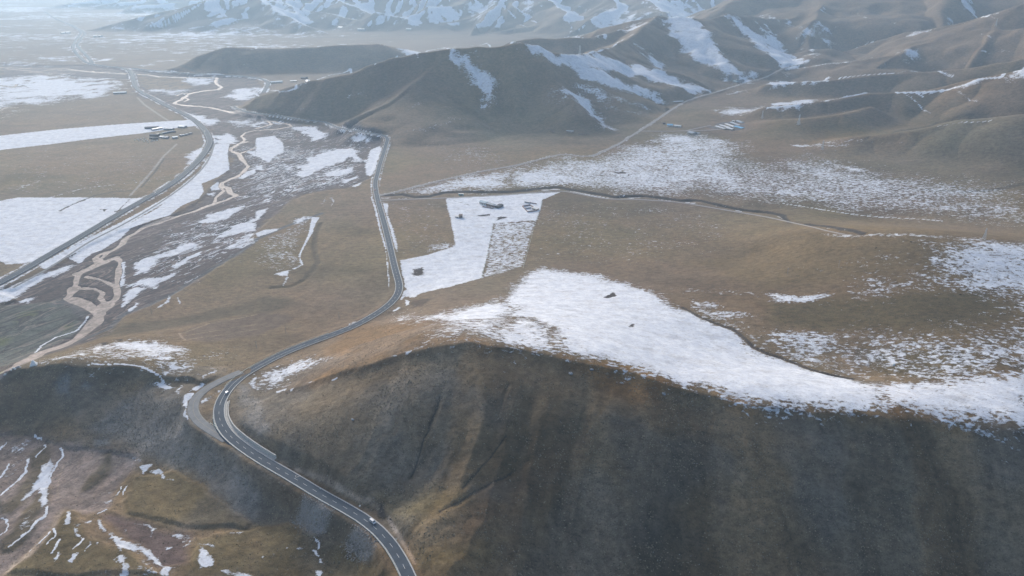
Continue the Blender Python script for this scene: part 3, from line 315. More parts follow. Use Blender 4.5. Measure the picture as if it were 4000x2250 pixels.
'dirt2':[(-217,1128.1,5.8),(-209,1128.6,6.1),(-201,1129.1,6.2),(-192.9,1129.7,6.3),(-184.9,1130.2,6.5),(-176.9,1130.8,6.6),(-168.9,1131.5,6.7),(-160.8,1132.1,6.8),(-152.8,1132.8,7),(-144.8,1133.5,7.1),(-136.8,1134.2,7.2),(-128.8,1135,7.2),(-120.8,1135.8,7.3),(-112.8,1136.7,7.4),(-104.8,1137.7,7.4),(-96.9,1138.8,7.5),(-88.9,1139.9,7.6),(-81,1141.1,7.6),(-73,1142.4,7.6),(-65.1,1143.6,7.7),(-57.1,1144.9,7.7),(-49.2,1146.2,7.8),(-41.2,1147.5,7.8),(-33.3,1148.7,7.9),(-25.4,1150,7.9),(-17.4,1151.4,7.9),(-9.5,1152.9,8),(-1.7,1154.6,8),(6.1,1156.5,8.1),(13.9,1158.5,8.1),(21.7,1160.6,8.1),(29.4,1162.8,8.2),(37.1,1165,8.2),(44.9,1167.2,8.3),(52.7,1169.2,8.3),(60.5,1171.1,8.4),(68.3,1172.6,8.4),(76.1,1173.3,8.5),(83.7,1172.6,8.5),(90.9,1170.3,8.6),(97.7,1166.6,8.6),(104.2,1162,8.7),(110.5,1157.1,8.8),(116.8,1152,8.8),(123.1,1147,8.9),(129.5,1142.2,9),(136.1,1137.6,9),(142.8,1133.2,9.1),(149.8,1129.3,9.2),(157,1126.2,9.2),(164.6,1124.1,9.3),(172.3,1123,9.4),(180.3,1122.7,9.4),(188.3,1122.6,9.5),(196.2,1122.2,9.6),(204.1,1121.1,9.6),(212,1119.6,9.7),(219.8,1117.7,9.8),(227.6,1115.7,9.8),(235.4,1113.9,9.9),(243.2,1112,9.9),(250.9,1109.9,10),(258.6,1107.5,10),(266,1104.5,10.1),(273.2,1101,10.1),(280.2,1097.1,10.2),(287,1092.8,10.2),(293.6,1088.3,10.3),(300.3,1083.8,10.4),(306.8,1079.1,10.5),(313.4,1074.5,10.6),(319.8,1069.7,10.7),(326.2,1064.8,10.9),(332.4,1059.7,11.2),(338.5,1054.4,11.5),(344.5,1049,11.9),(350.4,1043.6,12.3),(356.2,1038,12.9),(361.8,1032.3,13.5),(367.2,1026.3,14.2),(372.1,1020.1,15),(376.6,1013.4,15.9),(380.4,1006.5,17),(383.8,999.2,18.1),(386.6,991.7,19.3),(388.9,984,20.7),(390.9,976.3,22.1),(392.5,968.4,23.7),(393.8,960.5,25.3),(394.9,952.5,27),(395.7,944.5,28.8),(396.3,936.5,30.7),(396.7,928.5,32.6),(396.8,920.4,34.6),(396.6,912.4,36.6),(396.3,904.4,38.6),(395.9,896.3,40.7),(395.4,888.3,42.7),(394.9,880.3,44.8),(394.4,872.3,46.8),(394,864.2,48.7),(393.8,856.2,50.6),(393.9,848.2,52.4),(394.4,840.2,54.1),(395.6,832.4,55.9),(397.6,824.7,57.4),(400.4,817.2,58.7),(403.7,810,59.8),(407.3,802.8,62.6)],
'farm':[(296.5,1655.8,11.8),(308.4,1653.6,12.3),(320.3,1651.6,12.5),(332.3,1649.8,12.7),(344.4,1648.4,13),(356.4,1647.5,13.3),(368.5,1646.9,13.5),(380.7,1646.6,13.8),(392.8,1646.4,14.1),(404.9,1646.2,14.5),(417.1,1646,14.8),(429.2,1645.9,15.2),(441.3,1646,15.6),(453.4,1646.5,15.9),(465.4,1647.6,16.4),(477.4,1649.1,16.9),(489.4,1651,17.3),(501.3,1653,17.7),(513.3,1654.9,18.9)],
'farm2':[(401.7,1647.5,14.2),(411.4,1655.8,14.6),(421.3,1664,14.8),(431.3,1672,15),(441.5,1679.7,15.2),(451.9,1687.3,15.5),(462.3,1694.7,15.6),(472.8,1702.1,16)],
'side':[(-602.7,784.3,1.4),(-601.3,794.3,1.5),(-600,804.3,1.6),(-598.7,814.4,1.6),(-597.6,824.4,1.6),(-596.7,834.4,1.6),(-596.1,844.5,1.6),(-595.8,854.6,1.6),(-595.8,864.6,1.6),(-596,874.7,1.6),(-596.3,884.8,1.5),(-596.6,894.9,1.5),(-596.9,905,1.5),(-597.2,915.1,1.4),(-597.3,925.2,1.4),(-597.2,935.2,1.4),(-596.7,945.3,1.3),(-596,955.4,1.3),(-594.9,965.4,1.3),(-593.5,975.4,1.3),(-592,985.3,1.3),(-590.5,995.3,1.2),(-589.1,1005.3,1.2),(-588,1015.3,1.2),(-587,1025.4,1.2),(-586.2,1035.4,1.2),(-585.5,1045.5,1.2),(-584.9,1055.6,1.1),(-584.3,1065.6,1.1),(-583.8,1075.7,1.1),(-583.4,1085.8,1.1),(-583,1095.9,1.1),(-582.7,1106,1.1),(-582.5,1116.1,1.1),(-582.4,1126.1,1),(-582.4,1136.2,1),(-582.5,1146.3,1),(-582.6,1156.4,1),(-582.8,1166.5,1),(-583.1,1176.6,0.9),(-583.5,1186.7,0.9),(-583.9,1196.8,0.9),(-584.4,1206.8,0.9),(-584.9,1216.9,0.9),(-585.5,1227,0.9),(-586.2,1237,0.9),(-587,1247.1,0.9),(-587.8,1257.2,1),(-588.7,1267.2,1),(-589.8,1277.2,1),(-590.9,1287.3,1),(-592.1,1297.3,1.1),(-593.5,1307.3,1.1),(-594.9,1317.3,1.1),(-596.4,1327.3,1.2),(-598,1337.2,1.2),(-599.7,1347.2,1.2),(-601.5,1357.1,1.3),(-603.4,1367,1.3),(-605.4,1376.9,1.3),(-607.4,1386.8,1.4),(-609.6,1396.6,1.4),(-611.8,1406.5,1.4),(-614.1,1416.3,1.4),(-616.6,1426.1,1.4),(-619.1,1435.9,1.4),(-621.7,1445.6,1.4),(-624.4,1455.3,1.4),(-627.2,1465,1.4),(-630.1,1474.7,1.4),(-633.1,1484.3,1.3),(-636.2,1493.9,1.3),(-639.2,1503.6,1.3),(-642.3,1513.2,1.2),(-645.4,1522.8,1.2),(-648.5,1532.4,1.1),(-651.6,1542,1.1),(-654.7,1551.6,1),(-657.7,1561.2,1),(-660.7,1570.8,0.9)]},
'roads': [
(6,9,0.35,[(-54.8,299.3,25.7),(-57.9,306.2,25.5),(-59.9,310.6,25.5),(-62.5,316,25.5),(-65,321,25.4),(-67.9,326.3,25.4),(-70.9,331.4,25.3),(-74.1,336.4,25.3),(-77.6,341.2,25.3),(-81.3,345.9,25.2),(-85.2,350.4,25.2),(-89.4,354.6,25.1),(-93.8,358.6,25.1),(-98.3,362.5,25.1),(-103.1,366.1,25),(-107.9,369.6,25),(-112.8,373.1,25),(-117.8,376.5,25),(-122.7,379.9,24.9),(-127.6,383.3,24.9),(-132.5,386.8,24.9),(-137.4,390.3,24.9),(-142.2,393.9,24.9),(-147,397.5,24.9),(-151.9,401,24.9),(-156.7,404.5,25),(-161.6,408,25),(-166.5,411.5,25),(-171.4,414.9,25),(-176.3,418.4,25),(-181.2,421.9,25),(-186,425.5,25.1),(-190.8,429.1,25.1),(-195.4,432.9,25.1),(-200.1,436.7,25.1),(-204.6,440.6,25.1),(-209.1,444.6,25.1),(-213.4,448.7,25.1),(-217.5,453,25),(-221.4,457.5,25),(-225,462.2,25),(-228.3,467.2,24.9),(-231.4,472.3,24.8),(-234.1,477.5,24.8),(-236.4,483,24.7),(-238.5,488.5,24.6),(-240.1,494.2,24.5),(-241.3,500,24.3),(-242.1,505.8,24.2),(-242.5,511.7,24),(-242.6,517.7,23.9),(-242.3,523.6,23.7),(-241.7,529.5,23.5),(-240.6,535.3,23.3),(-239.2,541,23.1),(-237.4,546.6,22.8),(-235.2,552.1,22.6),(-232.7,557.5,22.3),(-230,562.8,22.1),(-227.2,568.1,21.8),(-224.3,573.3,21.6),(-221.3,578.5,21.3),(-218.2,583.6,21),(-215,588.6,20.7),(-211.6,593.5,20.4),(-208,598.3,20.1),(-204.3,603.1,19.8),(-200.5,607.7,19.5),(-196.6,612.3,19.2),(-192.7,616.8,18.9),(-188.7,621.3,18.6),(-184.8,625.8,18.3),(-180.8,630.3,18),(-176.9,634.9,17.7),(-173.1,639.5,17.4),(-169.4,644.2,17.1),(-165.9,649,16.7),(-162.6,654,16.4),(-159.4,659.1,16.1),(-156.5,664.3,15.8),(-153.7,669.6,15.5),(-150.9,674.9,15.3),(-148.3,680.3,15),(-145.8,685.7,14.7),(-143.4,691.2,14.4),(-141.1,696.8,14.1),(-139,702.4,13.9),(-137.2,708,13.6),(-135.5,713.8,13.3),(-134.2,719.6,13.1),(-133,725.5,12.8),(-132.2,731.4,12.6),(-131.6,737.3,12.4),(-131.3,743.2,12.2),(-131.3,749.2,12),(-131.6,755.1,11.8),(-132.1,761.1,11.6),(-133,767,11.4),(-134,772.9,11.2),(-135.3,778.7,11),(-136.6,784.6,10.9),(-138.1,790.4,10.7),(-139.6,796.2,10.5),(-141,802,10.4),(-142.5,807.9,10.2),(-144,813.7,10.1),(-145.4,819.5,9.9),(-146.9,825.3,9.8),(-148.3,831.2,9.7),(-149.7,837,9.6),(-151.1,842.9,9.4),(-152.5,848.7,9.3),(-153.9,854.5,9.2),(-155.2,860.4,9.1),(-156.6,866.2,8.9),(-158,872.1,8.8),(-159.3,877.9,8.7),(-160.7,883.8,8.6),(-162,889.6,8.5),(-163.4,895.5,8.4),(-164.8,901.3,8.3),(-166.1,907.2,8.2),(-167.5,913,8.1),(-168.9,918.9,8),(-170.3,924.7,7.9),(-171.7,930.6,7.8),(-173.1,936.4,7.7),(-174.5,942.2,7.6),(-175.9,948.1,7.5),(-177.3,953.9,7.4),(-178.7,959.8,7.4),(-180.1,965.6,7.3),(-181.5,971.4,7.2),(-182.9,977.3,7.2),(-184.4,983.1,7.1),(-185.8,988.9,7),(-187.2,994.8,7),(-188.7,1000.6,6.9),(-190.1,1006.4,6.9),(-191.5,1012.3,6.8),(-193,1018.1,6.8),(-194.5,1023.9,6.8),(-195.9,1029.7,6.7),(-197.4,1035.6,6.7),(-198.9,1041.4,6.6),(-200.4,1047.2,6.6),(-201.8,1053,6.6),(-203.3,1058.8,6.5),(-204.8,1064.7,6.5),(-206.3,1070.5,6.5),(-207.8,1076.3,6.5),(-209.3,1082.1,6.4),(-210.7,1087.9,6.4),(-212.2,1093.8,6.4),(-213.7,1099.6,6.3),(-215.2,1105.4,6.3),(-216.6,1111.2,6.3),(-218.1,1117.1,6.3),(-219.5,1122.9,6.2),(-221,1128.7,6.2),(-222.4,1134.5,6.2),(-223.8,1140.4,6.1),(-225.2,1146.2,6.1),(-226.6,1152.1,6.1),(-227.9,1157.9,6.1),(-229.2,1163.8,6),(-230.6,1169.6,6),(-231.9,1175.5,6),(-233.1,1181.4,5.9),(-234.4,1187.2,5.9),(-235.7,1193.1,5.9),(-236.9,1199,5.9),(-238.1,1204.9,5.8),(-239.3,1210.8,5.8),(-240.5,1216.6,5.8),(-241.6,1222.5,5.8),(-242.6,1228.5,5.7),(-243.6,1234.4,5.7),(-244.5,1240.3,5.7),(-245.4,1246.3,5.6),(-246.1,1252.2,5.6),(-246.8,1258.2,5.6),(-247.5,1264.1,5.5),(-248.1,1270.1,5.5),(-248.8,1276.1,5.5),(-249.4,1282.1,5.4),(-250,1288,5.4),(-250.7,1294,5.4),(-251.3,1300,5.3),(-252,1305.9,5.3),(-252.6,1311.9,5.2),(-253.3,1317.9,5.2),(-253.9,1323.9,5.2),(-254.5,1329.8,5.1),(-255.2,1335.8,5.1),(-255.8,1341.8,5),(-256.4,1347.7,5),(-257,1353.7,5),(-257.7,1359.7,4.9),(-258.3,1365.7,4.9),(-258.9,1371.6,4.8),(-259.5,1377.6,4.8),(-260,1383.6,4.8),(-260.6,1389.6,4.8),(-261.2,1395.6,4.7),(-261.7,1401.5,4.7),(-262.3,1407.5,4.7),(-262.8,1413.5,4.7),(-263.4,1419.5,4.7),(-263.9,1425.5,4.7),(-264.4,1431.4,4.7),(-265,1437.4,4.7),(-265.5,1443.4,4.7),(-266,1449.4,4.8),(-266.5,1455.4,4.9),(-267,1461.4,5),(-267.5,1467.3,5.1),(-268,1473.3,5.2),(-268.5,1479.3,5.4),(-269,1485.3,5.5),(-269.5,1491.3,5.8),(-270,1497.3,6),(-270.4,1503.3,6.3),(-270.9,1509.2,6.6),(-271.4,1515.2,6.9),(-271.8,1521.2,7.3),(-272.2,1527.2,7.7),(-272.6,1533.2,8.1),(-273,1539.2,8.6),(-273.3,1545.2,9.1),(-273.7,1551.2,9.6),(-274,1557.1,10.1),(-274.5,1563.1,10.6),(-275.3,1568.9,11.2),(-276.4,1574.6,11.7),(-278.1,1580.1,12.3),(-280.4,1585.1,12.9),(-283.5,1589.7,13.4),(-287.2,1593.7,13.9),(-291.5,1597,14.5),(-296.4,1599.7,14.9),(-301.6,1601.9,15.4),(-307.1,1603.7,15.8),(-312.7,1605.5,16.2),(-318.2,1607.4,16.6),(-323.7,1609.6,16.9),(-329.1,1612.1,17.1),(-334.3,1614.9,17.3),(-339.3,1618.1,17.5),(-344.3,1621.4,17.5),(-349.2,1624.9,17.6),(-354,1628.5,17.6),(-358.7,1632.2,17.5),(-363.3,1636,17.4),(-367.9,1639.8,17.3),(-372.4,1643.8,17.1),(-376.8,1647.9,16.8),(-381.1,1652.1,16.5),(-385.3,1656.4,16.2),(-389.4,1660.8,15.8),(-393.3,1665.3,15.4),(-397.1,1669.9,14.9),(-400.7,1674.6,14.5),(-404.2,1679.5,14),(-407.6,1684.5,13.5),(-410.8,1689.6,13),(-413.8,1694.7,12.5),(-416.8,1699.9,12),(-419.6,1705.2,11.5),(-422.4,1710.5,11),(-425.1,1715.9,10.5),(-427.8,1721.3,10),(-430.4,1726.6,9.5),(-433.1,1732,9.1),(-435.7,1737.4,8.7),(-438.4,1742.8,8.3),(-441,1748.2,7.9),(-443.7,1753.6,7.6),(-446.5,1758.9,7.3),(-449.3,1764.2,7),(-452.2,1769.4,6.8),(-455.3,1774.6,6.6),(-458.6,1779.5,6.5),(-462.1,1784.3,6.3),(-465.8,1788.8,6.3),(-470,1792.9,6.2),(-474.4,1796.6,6.2),(-479.3,1799.7,6.2),(-484.4,1802.2,6.3),(-489.9,1804.2,6.3),(-495.5,1805.9,6.4),(-501.2,1807.3,6.6),(-507,1808.7,6.7),(-512.7,1810.2,6.8),(-518.3,1811.9,7),(-523.9,1814,7.2),(-529.3,1816.4,7.4),(-534.6,1819.1,7.6),(-539.9,1821.9,7.8),(-545.1,1824.9,8),(-550.3,1827.9,8.2),(-555.5,1831,8.4),(-560.6,1834,8.6),(-565.8,1837.1,8.8),(-571,1840,9),(-576.3,1843,9.2),(-581.5,1845.8,9.3),(-586.8,1848.7,9.5),(-592.2,1851.4,9.6),(-597.5,1854.1,9.8),(-602.9,1856.8,9.9),(-608.3,1859.5,10),(-613.7,1862.1,10.1),(-619.1,1864.8,10.2),(-624.5,1867.4,10.2),(-629.8,1870.1,10.3),(-635.2,1872.7,10.3),(-640.6,1875.5,10.3),(-645.9,1878.2,10.4),(-651.2,1881,10.3),(-656.5,1883.9,10.3),(-661.7,1886.9,10.3),(-666.8,1890,10.2),(-671.9,1893.1,10.1),(-676.9,1896.5,10.1),(-681.8,1899.9,10),(-686.6,1903.5,9.9),(-691.3,1907.2,9.7),(-695.8,1911.1,9.6),(-700.2,1915.1,9.4),(-704.5,1919.3,9.3),(-708.7,1923.6,9.1),(-712.8,1928,8.9),(-716.8,1932.5,8.7),(-720.6,1937.1,8.5),(-724.4,1941.7,8.3),(-728.1,1946.5,8),(-731.7,1951.3,7.8),(-735.2,1956.1,7.5),(-738.7,1961,7.3),(-742.1,1966,7),(-745.4,1971,6.7),(-748.7,1976,6.5),(-751.9,1981.1,6.2),(-755.1,1986.2,5.9),(-758.2,1991.3,5.6),(-761.3,1996.4,5.3),(-764.4,2001.6,5),(-767.3,2006.8,4.7),(-770.2,2012.1,4.4),(-772.9,2017.4,4.1),(-775.6,2022.7,3.9),(-778.2,2028.1,3.6),(-780.7,2033.2,3.4),(-783.3,2038.7,3.2),(-785.3,2043,3),(-788.6,2049.9,1.7)]),
(7,14,0.8,[(-782,2293,3),(-785.2,2307.7,2.9),(-788.4,2322.3,2.9),(-791.7,2337,2.9),(-795,2351.7,2.8),(-798.4,2366.4,2.8),(-801.8,2381,2.8),(-805.3,2395.6,2.7),(-808.9,2410.2,2.7),(-812.5,2424.8,2.7),(-816.2,2439.4,2.7),(-820,2454,2.6),(-823.9,2468.5,2.6),(-828.1,2482.9,2.6),(-832.6,2497.3,2.6),(-837.5,2511.5,2.5),(-842.9,2525.5,2.5),(-849,2539.2,2.5),(-855.7,2552.6,2.5),(-862.9,2565.8,2.5),(-870.7,2578.6,2.5),(-879,2591.1,2.6),(-887.7,2603.3,2.6),(-897.2,2614.6,2.7),(-907.8,2624.8,2.8),(-919.6,2633.7,2.9),(-932.4,2641.4,3),(-945.7,2648.2,3.2),(-959.3,2654.5,3.4),(-973.2,2660.4,3.6),(-987.2,2665.9,3.9),(-1001.3,2670.8,4.2),(-1015.7,2675.2,4.5),(-1030.2,2678.8,4.9),(-1044.9,2681.5,5.3),(-1059.8,2683.3,5.7),(-1074.8,2684.3,6.1),(-1089.8,2684.8,6.5),(-1104.8,2685.2,6.9),(-1119.8,2685.7,7.3),(-1134.8,2686.8,7.7),(-1149.6,2688.8,8),(-1164.3,2691.7,8.3),(-1178.7,2695.8,8.6),(-1192.7,2701,8.8),(-1206.3,2707.1,9),(-1219.6,2714.1,9.1),(-1232.6,2721.6,9.2),(-1245.4,2729.6,9.1),(-1257.9,2737.9,9),(-1270.2,2746.4,8.8),(-1282.5,2755.1,8.6),(-1294.7,2763.9,8.3),(-1306.9,2772.7,7.9),(-1319.1,2781.5,7.5),(-1331.3,2790.3,7),(-1343.5,2799.1,6.5),(-1355.7,2807.9,6),(-1367.9,2816.7,5.5),(-1380,2825.6,5),(-1392.1,2834.6,4.5),(-1404.1,2843.7,4.1),(-1416.1,2852.8,3.6),(-1428,2861.9,3.3),(-1439.9,2871.1,3),(-1451.9,2880.2,2.7),(-1463.8,2889.4,2.4),(-1475.8,2898.5,2.3),(-1487.7,2907.6,2.1),(-1499.7,2916.7,1.8)]),
(5.5,6,0.3,[(-241.9,550.2,23.2),(-245.8,545.2,23.8),(-248.3,542,23.8),(-251.3,538,23.9),(-254,534.1,24),(-256.6,529.9,24),(-259,525.7,24.1),(-261,521.3,24.2),(-262.5,516.7,24.2),(-263.5,512,24.3),(-263.9,507.3,24.3),(-263.7,502.5,24.3),(-262.9,497.8,24.3),(-261.5,493.2,24.2),(-259.7,488.7,24.2),(-257.4,484.3,24.2),(-254.8,480.2,24.2),(-251.7,476.4,24.1),(-248.4,472.7,24.1),(-244.9,469.3,24.1),(-241.1,466.1,24.1),(-237.2,463,24.1),(-233.2,460,24),(-229.4,457.2,24),(-225.3,454.3,24),(-222.1,451.9,24),(-216.9,448.2,24.1)]),
